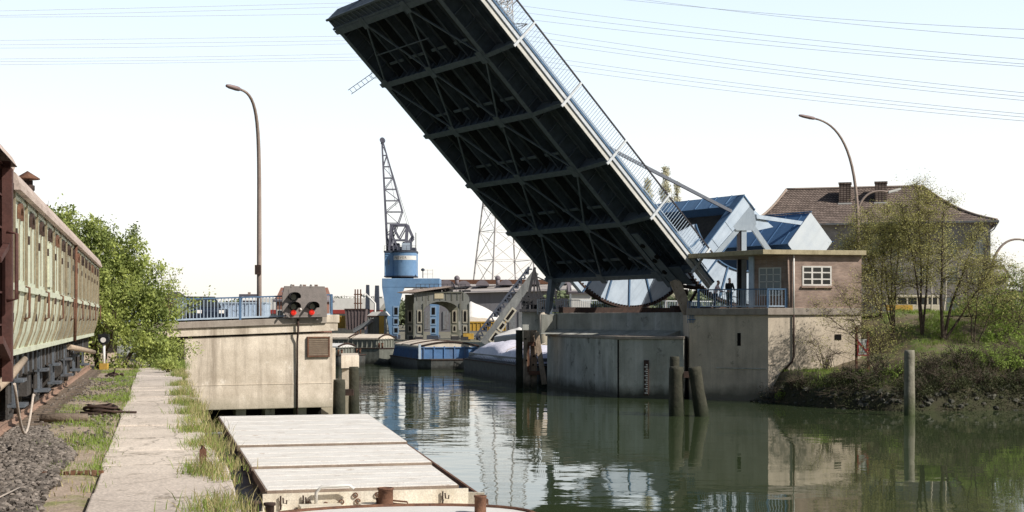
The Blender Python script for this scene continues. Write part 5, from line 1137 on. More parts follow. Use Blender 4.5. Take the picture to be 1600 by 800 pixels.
# ------------------------------------------------------------------ harbour basin: barges, crane, gantry, tips
def inland_barge(name, label, near, wdt, length, hullm, coamm, coverm, free=1.0, coam=.75, ncov=4, arch=.28, tarp=False, rz=QA, bowl=2.2, side_ribs=True):
    t = thing(name, label, 'barge', V(near), rz)
    # local: x to the right from the left near corner, y along the length (away)
    def outline(z, sh=0):
        return [(sh, bowl*.55, z), (wdt*.18, sh, z), (wdt*.82, sh, z), (wdt - sh, bowl*.55, z), (wdt - sh, length - bowl, z), (wdt*.72, length - sh, z), (wdt*.28, length - sh, z), (sh, length - bowl, z)]
    b0, b1 = outline(-.6, .12), outline(free); n = 8; m = MB(); m.add(b0 + b1, [tuple(reversed(range(n))), tuple(range(n, 2*n))] + [(i, (i+1) % n, n+(i+1) % n, n+i) for i in range(n)]); m.build('hull', hullm, t, bevel=.04)
    m = MB(); pts = [V(p) for p in outline(free - .06)]; 
    for a, c in zip(pts, pts[1:] + pts[:1]): m.bar(a, c, .12, .10)
    m.build('rubbing_strake', M_rustdark, t)
    y0, y1, x0, x1 = 1.5, length - 2.6, .42, wdt - .42
    m = MB(); m.box((x0, y0, free), (x1, y1, free + coam)); m.build('coaming', coamm, t)
    if side_ribs:
        y = y0 + .15
        while y < y1 - .1: m = MB(); m.prism([(x0 - .26, y, free), (x0 - .003, y, free), (x0 - .003, y, free + coam - .12)], (0, .07, 0)); m.build('coaming_stay', coamm, t); y += .55
        for i in range(6): m = MB(); x = x0 + .3 + (x1 - x0 - .6) * i / 5; m.box((x - .05, y0 - .10, free), (x + .05, y0 - .003, free + coam)); m.build('coaming_stay', coamm, t)
        m = MB(); m.box((x0 - .05, y0 - .13, free + coam - .16), (x1 + .05, y0 - .102, free + coam - .08)); m.build('coaming_rail', coamm, t)
    if tarp:
        nx, ny = 14, 30; m = MB(); pts = []
        for j in range(ny + 1):
            for i in range(nx + 1):
                s, r_ = i / nx, j / ny; x = x0 - .1 + (x1 - x0 + .2) * s; y = y0 - .15 + (y1 - y0 + .3) * r_
                hump = max(0, math.sin(math.pi * s)) ** .42 * (1.25 + .35 * math.sin(r_ * 9.5 + 1) + .2*math.cos(r_*21)) * min(1, 6 * r_, 6 * (1 - r_))
                z = free + .42 + .75 * hump + .12 * mnoise.noise(V((x*1.6, y*1.1, 3))) + .05 * mnoise.noise(V((x*4, y*3, 9)))
                if i in (0, nx) or j in (0, ny): z = free + .12
                pts.append((x, y, z))
        q = nx + 1; m.add(pts, [(j*q+i, j*q+i+1, (j+1)*q+i+1, (j+1)*q+i) for j in range(ny) for i in range(nx)], True); m.build('tarpaulin', M_tarp, t)
        m = MB(); 
        for y in (4, 9, 15): m.tube([(x0 - .1, y, free + .2), (x0 + .5, y + .2, free + 1.0), (wdt/2, y + .3, free + 1.6)], .03, 5)
        m.build('lashing', M_rope, t)
    else:
        L_ = (y1 - y0) / ncov
        for i in range(ncov):
            m = MB(); ya, yb = y0 - .08 + i * L_, y0 - .08 + (i + 1) * L_ - .40; nn = 10; dz = (.05 if i % 2 else 0); sec = [(x0 - .12 + (x1 - x0 + .24) * s / nn, free + coam + .02 + dz + arch * math.sin(math.pi * s / nn)) for s in range(nn + 1)]
            m.add([(x, ya, z) for x, z in sec] + [(x, yb, z) for x, z in sec], [(s, s+1, nn+2+s, nn+1+s) for s in range(nn)], True)
            m.poly([(x, ya, z) for x, z in sec] + [(x1 + .12, ya, free + coam - .1), (x0 - .12, ya, free + coam - .1)]); m.box((x0 - .13, ya, free + coam - .12), (x0 - .08, yb, free + coam + .04)); m.box((x1 + .08, ya, free + coam - .12), (x1 + .13, yb, free + coam + .04)); m.build('hatch_cover', coverm, t)
            m = MB(); m.tube([(x, ya - .02, z - .03) for x, z in sec], .085, 6); m.tube([(x, yb + .02, z - .03) for x, z in sec], .06, 6); m.build('hatch_rim', M_rustdark, t)
    for x in (.22, wdt - .22):
        m = MB(); m.cyl((x, .95, free), (x, .95, free + .5), .11); m.cyl((x, .95, free + .42), (x, .95, free + .5), .15); m.cyl((x, 1.3, free), (x, 1.3, free + .5), .11); m.build('bollard', M_rust, t)
    return t
def wl(px, Y): return V((atx(px, Y), Y, 0))
b1 = inland_barge('inland_barge', 'blue barge with cream arched hatch covers in the middle of the basin', wl(655, 134), 6.4, 19.5, M_hulldark, M_bargeblue, M_hatchcream, 1.0, 1.2, 3, .42)
m = MB(); m.box((.05, .6, 1.0), (.28, .8, 2.4)); m.build('post', M_paleblue, b1)
b2_ = inland_barge('inland_barge', 'grey-green barge with arched covers moored farthest left beyond the blue one', wl(571, 149), 5.2, 18, M_bargegrey, M_bargegrey, M_hatchcream, 1.75, 1.0, 4, .40, rz=R(72.5), side_ribs=True)
b2_.location = (atx(609, 151), 151, 0)
b3 = inland_barge('inland_barge', 'long grey barge under a pale lilac tarpaulin beside the pier', (1.0, 103.8, 0), 5.4, 24, M_hulldark, M_bargeside, M_hatchcream, 1.35, .5, tarp=True)
b4 = inland_barge('inland_barge', 'low white topped barge with curved covers behind the left abutment', (atx(500, 165), 160, 0), 5.0, 16, M_hulldark, M_bargegrey, M_white, 1.2, .8, 4, .3, rz=R(72.5))
b4.location = (atx(546, 143), 143, 0)

# ---- luffing crane on its portal
CY = 172.0; s = F / CY
def cz(py): return HC + (HOR - py) / s
def cx(px): return (px - 800) / s
cr = thing('harbour_crane', 'blue luffing harbour crane on a portal with a white lettered band', 'crane', V((cx(630), CY, FZ)))
def cbox(m, x0, x1, y0, y1, pa, pb): return m.box((cx(x0), CY + y0, cz(pb)), (cx(x1), CY + y1, cz(pa)))
m = MB(); cbox(m, 597, 687, -.2, 4.2, 435, 449); m.build('portal_beam', M_craneblue, cr, world=True, bevel=.05)
# portal legs: curved haunch and tapered slotted leg
def leg(px0, px1, pb0, pb1, y, mirror=1, nm='portal_leg'):
    t_ = MB(); n = 8; left = []; right = []
    for i in range(n + 1):
        k = i / n; py = 449 + (527 - 449) * k
        if mirror > 0: l_ = px0 + (pb0 - px0) * k; r_ = px1 + (pb1 - px1) * (1 - (1 - k) ** 3)
        else: r_ = px1 + (pb1 - px1) * k; l_ = px0 + (pb0 - px0) * (1 - (1 - k) ** 3)
        left.append((cx(l_), CY + y, cz(py))); right.append((cx(r_), CY + y, cz(py)))
    t_.prism(left + right[::-1], (0, .55, 0)); lg = t_.build(nm, M_craneblue, cr, world=True)
    # raised pale frames with dark hollows
    f = MB(); h = MB(); xc = (px1 * .28 + pb1 * .72 - 5) if mirror > 0 else (px0*.28 + pb0*.72 + 5)
    for pa, pb in ((478, 494), (496, 508), (510, 522)):
        f.box((cx(xc - 4.4), CY + y - .06, cz(pb)), (cx(xc + 4.4), CY + y - .005, cz(pa))); h.box((cx(xc - 2.6), CY + y - .08, cz(pb - 2.5)), (cx(xc + 2.6), CY + y - .062, cz(pa + 2.5)))
    f.build('slot_frame', M_slotblue, lg, world=True); h.build('slot', M_void, lg, world=True)
leg(597, 632, 610, 621, -.2); leg(668, 687, 674, 685, -.2, -1); leg(597, 628, 604, 613, 3.6); leg(666, 684, 670, 680, 3.6, -1)
for x in (612, 676): m = MB(); cbox(m, x - 9, x + 9, -.6, 4.6, 524, 530); m.build('bogie', M_cranedark, cr, world=True)
m = MB(); m.cyl((cx(627), CY + 2, cz(435)), (cx(627), CY + 2, cz(431.5)), 1.35, n=24); m.build('slewing_ring', M_cranedark, cr, world=True)
# cabin: flat left face, rounded front and right
m = MB(); c = V((cx(628), CY + 2, 0)); n = 22; pts = []
x0, x1 = cx(599.5), cx(649.5); hw = (x1 - cx(614)) / 2; xm = (x1 + cx(614)) / 2
for i in range(n + 1):
    a = math.pi + math.pi * i / n; pts.append((xm + hw * math.cos(a) * 1.0, CY + .9 + 1.0 * math.sin(a), cz(431.5)))
pts += [(x1, CY + 4.2, cz(431.5)), (x0, CY + 4.2, cz(431.5)), (x0, CY + .9, cz(431.5))]
m.prism(pts, (0, 0, cz(392) - cz(431.5))); cab = m.build('cabin', M_craneblue, cr, world=True)
m = MB(); m.prism([(x + (x - c.x)*.03, y - .06, cz(394)) for x, y, z in pts], (0, 0, cz(391) - cz(394))); m.build('cabin_rim', M_cranedark, cab, world=True); m = MB(); m.prism([(x + (x - c.x)*.02, y - .04, cz(432.5)) for x, y, z in pts], (0, 0, .15)); m.build('cabin_rim', M_cranedark, cab, world=True)
m = MB(); arc = [(xm + (hw + .015) * math.cos(math.pi + math.pi*i/n), CY + .9 + 1.015 * math.sin(math.pi + math.pi*i/n)) for i in range(1, n + 1)]
m.add([(x, y, cz(406)) for x, y in arc] + [(x, y, cz(399.3)) for x, y in arc], [(i, i+1, len(arc)+i+1, len(arc)+i) for i in range(len(arc)-1)], True); bd = m.build('name_band', M_white, cab, world=True)
fc = bpy.data.curves.new('lettering', 'FONT'); fc.body = 'NEVER'; fc.size = .46; fc.extrude = .002; fc.space_character = 1.15; fo = bpy.data.objects.new('lettering', fc); col.objects.link(fo); fo.parent = bd
fo.location = V((cx(616.5), CY - .045, cz(404.6))) - cr.location; fo.rotation_euler = (R(90), 0, R(-12)); fc.materials.append(M_black); font_to_mesh(fo)
m = MB(); m.box((x0 - .02, CY + 1.3, cz(412)), (x0 + .02, CY + 2.2, cz(404))); m.box((cx(605.3), CY + .86, cz(413)), (cx(607.3), CY + .9, cz(405))); m.build('cabin_window', M_glasslight, cab, world=True)
# machinery deck, A-frame, jib
m = MB(); rg = random.Random(9)
cbox(m, 602, 612, 1, 3, 383, 391); cbox(m, 613, 622, 1.2, 3, 379, 391); cbox(m, 628, 641, 1, 3.4, 377, 391); cbox(m, 604, 606, 1, 1.2, 372, 391); cbox(m, 642, 648, 1, 3.4, 386, 391); cbox(m, 619, 627, .8, 2, 385, 391)
m.build('machinery', M_cranedark, cr, world=True)
m = MB(); cbox(m, 627, 640, .7, 1.0, 379, 390); m.build('winch_house', M_paleblue, cr, world=True)
def cp(px, py, dy=2.0): return V((cx(px), CY + dy, cz(py)))
m = MB()
for x in range(600, 652, 7): m.bar(cp(x, 391, .3), cp(x, 383.5, .3), .05, up=(0, 1, 0))
m.bar(cp(600, 384, .3), cp(649, 384, .3), .05); m.bar(cp(600, 387.5, .3), cp(649, 387.5, .3), .04); m.bar(cp(649.3, 391, .5), cp(649.3, 363, .5), .10, up=(0, 1, 0)); m.build('deck_railing', M_jib, cr, world=True)
m = MB()
for dy in (.9, 3.1):
    for a, b_, w_ in (((607, 391), (609.5, 349), .22), ((614, 391), (609.5, 349), .14), ((609.5, 350), (634.5, 350), .24), ((634.5, 349), (632, 391), .22), ((634.5, 350), (643.5, 370), .26), ((643.5, 370), (636, 380), .3), ((612, 352), (622, 372), .18), ((622, 372), (633, 352), .14), ((612, 374), (632, 374), .14), ((609, 362), (622, 391), .12)):
        m.bar(cp(*a, dy), cp(*b_, dy), w_, up=(0, 1, 0))
m.bar(cp(609.5, 350, .9), cp(609.5, 350, 3.1), .15); m.bar(cp(634.5, 350, .9), cp(634.5, 350, 3.1), .15); m.build('a_frame', M_jib, cr, world=True)
m = MB(); tip = (595.3, 215); N = 9
Lc = [(602.8 + (594.6 - 602.8)*k/N, 383 + (222 - 383)*k/N) for k in range(N + 1)]
def rc(py): return 597 + (py - 222) * (627 - 597) / (331 - 222) if py < 331 else 627 - (py - 331) * (627 - 606) / (383 - 331)
# lower flare: right chord bends back to the foot
Rc = [(rc(y), y) for x, y in Lc]
for dy0, dy1 in ((1.0, 1.8), (3.0, 2.2)):
    dd = lambda k: dy0 + (dy1 - dy0) * k / N
    for k in range(N):
        m.bar(cp(*Lc[k], dd(k)), cp(*Lc[k+1], dd(k+1)), .15, up=(0, 1, 0)); m.bar(cp(*Rc[k], dd(k)), cp(*Rc[k+1], dd(k+1)), .11, up=(0, 1, 0))
        m.bar(cp(*Lc[k], dd(k)), cp(*Rc[k], dd(k)), .085, up=(0, 1, 0)); m.bar(cp(*(Lc[k] if k % 2 else Rc[k]), dd(k)), cp(*(Rc[k+1] if k % 2 else Lc[k+1]), dd(k+1)), .075, up=(0, 1, 0))
for k in range(N + 1): m.bar(cp(*Lc[k], 1.0 + .8*k/N), cp(*Lc[k], 3.0 - .8*k/N), .07)
m.bar(cp(594.6, 222, 1.9), cp(595.6, 213, 2), .3, .35, up=(0, 1, 0)); m.bar(cp(596.5, 224, 2.0), cp(595.8, 214, 2), .25, up=(0, 1, 0)); m.cyl(cp(595.3, 216, 1.6), cp(595.3, 216, 2.4), .32); m.build('jib', M_jib, cr, world=True)
m = MB()
for a, b_ in (((596.5, 217), (634, 349)), ((596.2, 216), (617, 322)), ((598, 226), (643, 368))): m.bar(cp(*a), cp(*b_), .045, up=(0, 1, 0))
m.build('stay_rope', M_jib, cr, world=True)
for px, dx in ((663, 0), (666, 4), (675, 8)): pass
m = MB()
for x in (661, 668, 676): m.bar(cp(x, 435, .2), cp(x, 421, .2), .05, up=(0, 1, 0))
m.bar(cp(661, 422, .2), cp(676, 422, .2), .04); m.bar(cp(661, 428, .2), cp(676, 428, .2), .04); m.build('beam_railing', M_pylon, cr, world=True)
m = MB(); m.cyl(cp(660.5, 434, .2), cp(660.5, 423, .2), .05); m.lathe(cp(660.5, 423.5, .2), [(.05, 0), (.22, .05), (.22, .25), (0, .38)], 10); m.build('lamp', M_cranedark, cr, world=True)

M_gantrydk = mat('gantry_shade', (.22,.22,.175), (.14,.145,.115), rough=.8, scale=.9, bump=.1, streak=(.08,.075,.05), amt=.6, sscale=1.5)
# ---- grey loading gantry with arched openings
GY = 160.0; gs = F / GY
def gx(px): return (px - 800) / gs
def gz(py): return HC + (HOR - py) / gs
gt = thing('loading_gantry', 'weathered grey steel gantry with arched legs in front of the blue crane', 'gantry', V((gx(690), GY, FZ)))
def arch_frame(pxl, pxr, lw, y, top, nm, mt, rr=12):
    # plate frame with an arched opening and rounded outer right corner
    out = [(pxl, 532), (pxl, top)] ; out += [(pxr - rr + rr*math.sin(math.pi/2*i/5), top + rr - rr*math.cos(math.pi/2*i/5)) for i in range(6)] + [(pxr + 1.5, 532)]
    il, ir = pxl + lw, pxr - lw; r = (ir - il) / 2; yc = top + 15 + r * .62
    inn = [(ir + 1, 532)] + [(il + r + r*math.cos(math.pi*i/12), yc - r*.62*math.sin(math.pi*i/12)) for i in range(13)] + [(il, 532)]
    poly = out + inn; m = MB(); a = [(gx(x), GY + y, gz(p)) for x, p in poly]; m.prism(a, (0, .5, 0)); fr = m.build(nm, mt, gt, world=True)
    f = MB(); h = MB()
    for xc in (pxl + lw*.62, pxr - lw*.45):
        for pa, pb, w_ in ((484, 505, 3.8), (508, 520, 3.4)):
            f.box((gx(xc - w_), GY + y - .07, gz(pb)), (gx(xc + w_), GY + y - .005, gz(pa)))
            hp = [(gx(xc - w_*.5), gz(pb - 2.5)), (gx(xc + w_*.5), gz(pb - 2.5)), (gx(xc + w_*.5), gz(pa + 4.5)), (gx(xc + w_*.25), gz(pa + 2)), (gx(xc - w_*.25), gz(pa + 2)), (gx(xc - w_*.5), gz(pa + 4.5))]
            h.prism([(x, GY + y - .09, z) for x, z in hp], (0, .015, 0))
        f.box((gx(xc - 5), GY + y - .12, gz(532)), (gx(xc + 5), GY + y + .3, gz(524)))
    f.build('slot_frame', M_gantrylight, fr, world=True); h.build('slot', M_void, fr, world=True)
    return fr
arch_frame(647, 733, 14, 0, 456, 'arched_frame', M_gantry)
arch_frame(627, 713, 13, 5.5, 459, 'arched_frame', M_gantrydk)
m = MB(); m.box((gx(646), GY + .5, gz(468)), (gx(722), GY + 7.5, gz(455.5))); m.build('deck_beam', M_gantry, gt, world=True)
m = MB(); m.prism([(gx(620), GY - .4, gz(457)), (gx(648), GY - .4, gz(457)), (gx(706), GY - .4, gz(448.5)), (gx(700), GY - .4, gz(447)), (gx(640), GY - .4, gz(453))], (0, 7, 0)); m.build('roof_sheet', M_carroof, gt, world=True)
m = MB(); m.box((gx(679), GY - .06, gz(466.5)), (gx(693), GY - .004, gz(456.5))); m.build('sign_plate', mat('cream_plate', (.66,.58,.40), (.58,.50,.34), rough=.6, scale=2, bump=0), gt, world=True)
m = MB()
for i in range(9): x = 652 + 9*i; m.box((gx(x) - .04, GY - .05, gz(469)), (gx(x) + .04, GY - .003, gz(457)))
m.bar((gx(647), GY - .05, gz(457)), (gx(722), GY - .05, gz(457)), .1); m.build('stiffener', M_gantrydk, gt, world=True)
for x in (646.5, 661.5, 718.5, 733): m = MB(); m.bar((gx(x), GY - .04, gz(530)), (gx(x), GY - .04, gz(474)), .09, .12, up=(0, 1, 0)); m.build('leg_flange', M_gantrydk, gt, world=True)
m = MB(); rg = random.Random(8)
for i in range(16): x, y = rg.uniform(648, 728), rg.uniform(0, 5); h = rg.uniform(.15, .55); m.box((gx(x), GY + y, gz(455.5)), (gx(x) + rg.uniform(.2, .8), GY + y + .5, gz(455.5) + h))
for i in range(12): m.bar((gx(650 + 7*i), GY + .2, gz(455)), (gx(650 + 7*i), GY + .2, gz(455) + .8), .05, up=(0, 1, 0))
m.bar((gx(650), GY + .2, gz(455) + .8), (gx(727), GY + .2, gz(455) + .8), .05); m.bar((gx(650), GY + .2, gz(455) + .4), (gx(727), GY + .2, gz(455) + .4), .04); m.build('hoist_gear', M_derrick, gt, world=True)
for x in (641, 655, 709, 726): m = MB(); m.box((gx(x - 6), GY - .4 + (4.5 if x in (641, 709) else 0), gz(532)), (gx(x + 6), GY + .9 + (4.5 if x in (641, 709) else 0), gz(526))); m.build('wheel_box', M_derrick, gt, world=True)
m = MB(); m.box((gx(724), GY - .3, gz(530)), (gx(740), GY + .6, gz(521))); m.build('buffer_stop', M_yellow, gt, world=True)

# ---- leaning grey boom with slots
LY = 146.0; ls = F / LY
def lp(px, py, dy=0): return V(((px - 800)/ls, LY + dy, HC + (HOR - py)/ls))
bm2 = thing('leaning_boom', 'grey slotted steel boom leaning diagonally over the barges', 'boom', lp(752, 530))
lo, hi = lp(756, 537), lp(838, 424, 2); dr = (hi - lo).normalized(); up = V((0, 1, 0)).cross(dr).normalized()
if up.z > 0: up = -up
sidew = lambda k, o, dy=0: lo + (hi - lo)*k + up*o + V((0, dy, 0))
m = MB(); m.prism([sidew(0, -.45), sidew(1, -.35), sidew(1, .35), sidew(.55, .5), sidew(0, .35)], (0, 1.3, 0)); m.build('girder', mat('boom_paint', (.20,.205,.20), (.12,.125,.125), rough=.8, scale=1, bump=.15, streak=(.30,.30,.29), amt=.6, spots=(.1,.07,.055), spot_amt=.25), bm2, world=True)
m = MB()
for i in range(15):
    m.bar(sidew(i/15, -.5, .1), sidew((i + .5)/15, -1.15 + .25*i/15, .1), .14, up=(0, 1, 0)); m.bar(sidew((i + .5)/15, -1.15 + .25*i/15, .1), sidew((i + 1)/15, -.5, .1), .14, up=(0, 1, 0))
    if i % 3 != 1: m.box(tuple(sidew((i + .2)/15, -.8, .2) - V((.22, 0, .2))), tuple(sidew((i + .2)/15, -.8, .2) + V((.22, .4, .2))))
m.bar(sidew(0, -1.15, .1), sidew(1, -.9, .1), .2, up=(0, 1, 0)); m.build('truss_edge', M_cranedark, bm2, world=True)
f = MB(); h = MB()
for a, b_ in ((.06, .20), (.22, .33), (.35, .52)):
    f.prism([sidew(a, .15, -.06), sidew(b_, .15, -.06), sidew(b_, .75, -.06), sidew(a, .75, -.06)], (0, .3, 0)); h.prism([sidew(a + .02, .30, -.08), sidew(b_ - .02, .30, -.08), sidew(b_ - .02, .6, -.08), sidew(a + .02, .6, -.08)], (0, .015, 0))
f.build('slot_frame', M_gantrylight, bm2, world=True); h.build('slot', M_void, bm2, world=True)
# ---- dark derrick with cluttered deck on a concrete block left of the pier
DY = 132.0; ds = F / DY
def dp(px, py, dy=0): return V(((px - 800)/ds, DY + dy, HC + (HOR - py)/ds))
dk_ = thing('derrick', 'dark tangled derrick frame on a concrete block left of the pier', 'derrick', dp(850, 540))
m = MB(); a, c = dp(816, 545), dp(858, 487); m.box((a.x, DY, 0), (c.x, DY + 5, c.z)); m.build('block', M_concdark, dk_, world=True, bevel=.03)
m = MB(); m.cyl((dp(849, 0).x, DY - .25, 0), (dp(849, 0).x, DY - .25, dp(0, 487).z), .42); m.build('column', M_conc, dk_, world=True)
m = MB(); a, c = dp(812, 487), dp(890, 483); m.box((a.x, DY - .7, a.z), (c.x, DY + 5, c.z)); m.build('platform', M_derrick, dk_, world=True)
m = MB(); rg = random.Random(4)
for a, b_, w_ in (((826, 462), (836, 417), .26), ((834, 483), (836, 420), .12), ((845, 483), (836, 420), .12), ((851, 483), (836, 418), .10), ((842, 470), (870, 462), .10), ((858, 483), (866, 440), .14), ((872, 483), (866, 440), .12), ((836, 430), (866, 444), .06), ((816, 476), (880, 474), .08), ((826, 483), (826, 462), .12)):
    m.bar(dp(*a, 1), dp(*b_, 1), w_, up=(0, 1, 0)); m.bar(dp(*a, 2.6), dp(*b_, 2.6), w_, up=(0, 1, 0))
m.build('frame', M_derrick, dk_, world=True)
m = MB()
for i in range(60):
    p = dp(rg.uniform(820, 888), rg.uniform(466, 482), rg.uniform(0, 4)); m.box((p.x - rg.uniform(.1, .35), p.y, p.z - .2), (p.x + rg.uniform(.1, .35), p.y + .4, p.z + .15))
m.build('machinery', M_derrick, dk_, world=True)
m = MB()
for i in range(13): m.bar(dp(815 + 6*i, 483, -.6), dp(815 + 6*i, 468, -.6), .05, up=(0, 1, 0))
m.bar(dp(814, 468.5, -.6), dp(889, 468.5, -.6), .05); m.bar(dp(814, 475, -.6), dp(889, 475, -.6), .05); m.build('handrail', M_derrick, dk_, world=True)

# ---- heaps, skips and boxes on the far quay
def heap(name, label, px0, px1, pyt, pyb, Y, mt, seed, peak=.35, cat='heap'):
    s_ = F / Y; x0, x1 = (px0 - 800)/s_, (px1 - 800)/s_; zb, zt = HC + (HOR - pyb)/s_, HC + (HOR - pyt)/s_
    m = MB(); n = 16; pts = []
    for j in range(9):
        for i in range(n + 1):
            k = i / n; r = j / 8; h = (min(k / peak, (1 - k) / (1 - peak))) ** .75 * math.sin(math.pi * (.08 + .84*r)) + .05 * mnoise.noise(V((k*6, r*5, seed)))
            pts.append((x0 + (x1 - x0)*k, Y + 6 * r, zb + (zt - zb) * max(0, h)))
    m.add(pts, [(j*(n+1)+i, j*(n+1)+i+1, (j+1)*(n+1)+i+1, (j+1)*(n+1)+i) for j in range(8) for i in range(n)], True)
    m.poly([pts[i] for i in range(n + 1)] + [(x1, Y, zb - 1), (x0, Y, zb - 1)])
    o = m.build(name, mt); return tag(o, label, cat)
heap('white_heap', 'bright white bulk heap behind the grey gantry and leaning boom', 716, 790, 470, 503, 178, M_heap, 2, .25)
heap('white_heap', 'small pale tarped heap just left of the timber dolphin', 772, 830, 511, 527, 138, M_heap, 5, .7)
def skip(name, label, px0, px1, pyt, pyb, Y, mt, dep=3, cat='container', flare=.0, ribs=6):
    s_ = F / Y; x0, x1 = (px0 - 800)/s_, (px1 - 800)/s_; zb, zt = HC + (HOR - pyb)/s_, HC + (HOR - pyt)/s_
    t = thing(name, label, cat, V(((x0 + x1)/2, Y, zb))); w_ = (x1 - x0)/2; hh = zt - zb
    m = MB(); f_ = flare * w_
    m.add([(-w_ + f_, f_*.5, 0), (w_ - f_, f_*.5, 0), (w_ - f_, dep, 0), (-w_ + f_, dep, 0), (-w_, 0, hh), (w_, 0, hh), (w_, dep + f_*.5, hh), (-w_, dep + f_*.5, hh)], [(0,3,2,1), (4,5,6,7), (0,1,5,4), (1,2,6,5), (2,3,7,6), (3,0,4,7)]); m.build('body', mt, t)
    m = MB()
    for i in range(ribs + 1): x = -w_ + 2*w_*i/ribs; m.bar((x*(1 - flare), f_*.5 - .04, 0), (x, -.04, hh), .08, .07, up=(0, 1, 0))
    m.build('rib', mt, t); m = MB(); m.box((-w_ - .06, -.1, hh - .1), (w_ + .06, -.003, hh + .06)); m.box((-w_ - .06, dep + f_*.5 + .003, hh - .1), (w_ + .06, dep + f_*.5 + .1, hh + .06)); m.build('rim', M_rustdark if mt is not M_yellow else M_yellow, t)
    return t
skip('yellow_skip', 'yellow skip on the far quay next to the left abutment', 522, 539, 494, 513, 176, M_yellow, 3)
skip('brown_hopper', 'brown flared steel hopper on the far quay right of the yellow skip', 539, 571, 483, 515, 170, M_brownhop, 4, 'hopper', .18)
skip('yellow_skip', 'yellow ochre tray under the bright white heap', 733, 790, 503, 517, 176, M_yellow, 4, ribs=9)
skip('grey_bin', 'grey bin with yellow end and pale cover left of the crane leg', 575, 600, 494, 523, 166, M_gantry, 4, 'container', 0)
single('bin_cover', 'pale sheet covering the grey bin beside the crane leg', 'cover', MB().prism([(-1.1, 0, 0), (-.5, 0, .45), (.9, 0, .5), (1.3, 0, 0)], (0, 4, 0)), M_white, V((atx(588, 166), 166, HC + (500 - 494) * 166 / F + .06)))
single('yellow_board', 'yellow board standing against the grey bin', 'board', MB().box((-.25, 0, -2), (.3, .1, .05)).box((-.3, -.03, -.02), (.35, .12, .12)), M_yellow, V((atx(596, 165.8), 165.75, HC + 5 * 166 / F)))
m = MB(); a, c = V((atx(553, 165), 165, HC - 18*165/F)), V((atx(582, 165), 165, HC - 1*165/F)); m.bar(a, c, 1.6, .35); m.bar(a + V((0, 0, .25)), c + V((0, 0, .25)), 1.7, .08)
single('loading_chute', 'grey inclined loading chute in front of the brown hopper', 'chute', m, M_bargeside)
m = MB(); m.tube([V((atx(586, 170), 170, FZ)), V((atx(586, 170), 170, HC + 26*170/F)), V((atx(571, 170), 170, HC + 41*170/F))], .12, 8); m.tube([V((atx(571, 170), 170, HC + 41*170/F)), V((atx(568, 170), 170, HC + 36*170/F))], .16, 8)
single('davit', 'thin white davit post bending left near the crane leg', 'davit', m, M_white)
for px, w_, py, lab in ((573.5, 7, 445, 'left dark steel stack behind the crane leg'), (588, 9, 446, 'right dark steel stack nearest the crane leg')):
    p = V((atx(px, 190), 190, FZ)); z = HC + (500 - py)*190/F - FZ; t = thing('steel_stack', lab, 'stack', p)
    MB().prism([(-w_*.05, 0, 0), (w_*.05, 0, 0), (w_*.032, 0, z), (-w_*.02, 0, z)], (0, 1, 0)).build('shell', M_cranedark, t); m = MB(); m.box((-w_*.045, -.1, z*.5), (w_*.045, 1.1, z*.5 + .2)); m.build('collar', M_rustdark, t)
m = MB(); 
for x in (555, 559, 563.5): m.bar(V((atx(x, 185), 185, FZ)), V((atx(x, 185), 185, HC + 48*185/F)), .16, up=(0, 1, 0))
m.bar(V((atx(553, 185), 185, HC + 26*185/F)), V((atx(566, 185), 185, HC + 26*185/F)), .14); m.bar(V((atx(553, 185), 185, HC + 40*185/F)), V((atx(566, 185), 185, HC + 40*185/F)), .14)
single('timber_rack', 'rusty upright posts rack above the brown hopper', 'rack', m, M_rust)

# ------------------------------------------------------------------ farther away
# white ship with a red band behind the left abutment
SY = 262; ss = F / SY
def shx(px): return (px - 800)/ss
sh = thing('river_ship', 'long white ship with a red band far behind the left railing', 'ship', V((shx(505), SY, 0)))
m = MB(); m.prism([(shx(405), SY, HC + 16/ss), (shx(592), SY, HC + 16/ss), (shx(606), SY, HC + 34/ss), (shx(398), SY, HC + 34/ss)], (0, 9, 0)); m.build('hull', M_white, sh, world=True)
m = MB(); m.prism([(shx(405), SY - .05, HC + 10/ss), (shx(590), SY - .05, HC + 10/ss), (shx(592), SY - .05, HC + 16/ss), (shx(405), SY - .05, HC + 16/ss)], (0, 9.1, 0)); m.build('red_band', M_red, sh, world=True)
m = MB(); m.prism([(shx(406), SY - .02, FZ - 2.3), (shx(588), SY - .02, FZ - 2.3), (shx(590), SY - .02, HC + 10/ss), (shx(406), SY - .02, HC + 10/ss)], (0, 9, 0)); m.build('lower_hull', M_hulldark, sh, world=True)
m = MB()
for k in range(20): m.bar((shx(402 + 10*k), SY + .2, HC + 34/ss), (shx(402 + 10*k), SY + .2, HC + 37/ss), .08, up=(0, 1, 0))
m.bar((shx(402), SY + .2, HC + 37/ss), (shx(595), SY + .2, HC + 37/ss), .07); m.build('bulwark_rail', M_pylon, sh, world=True)
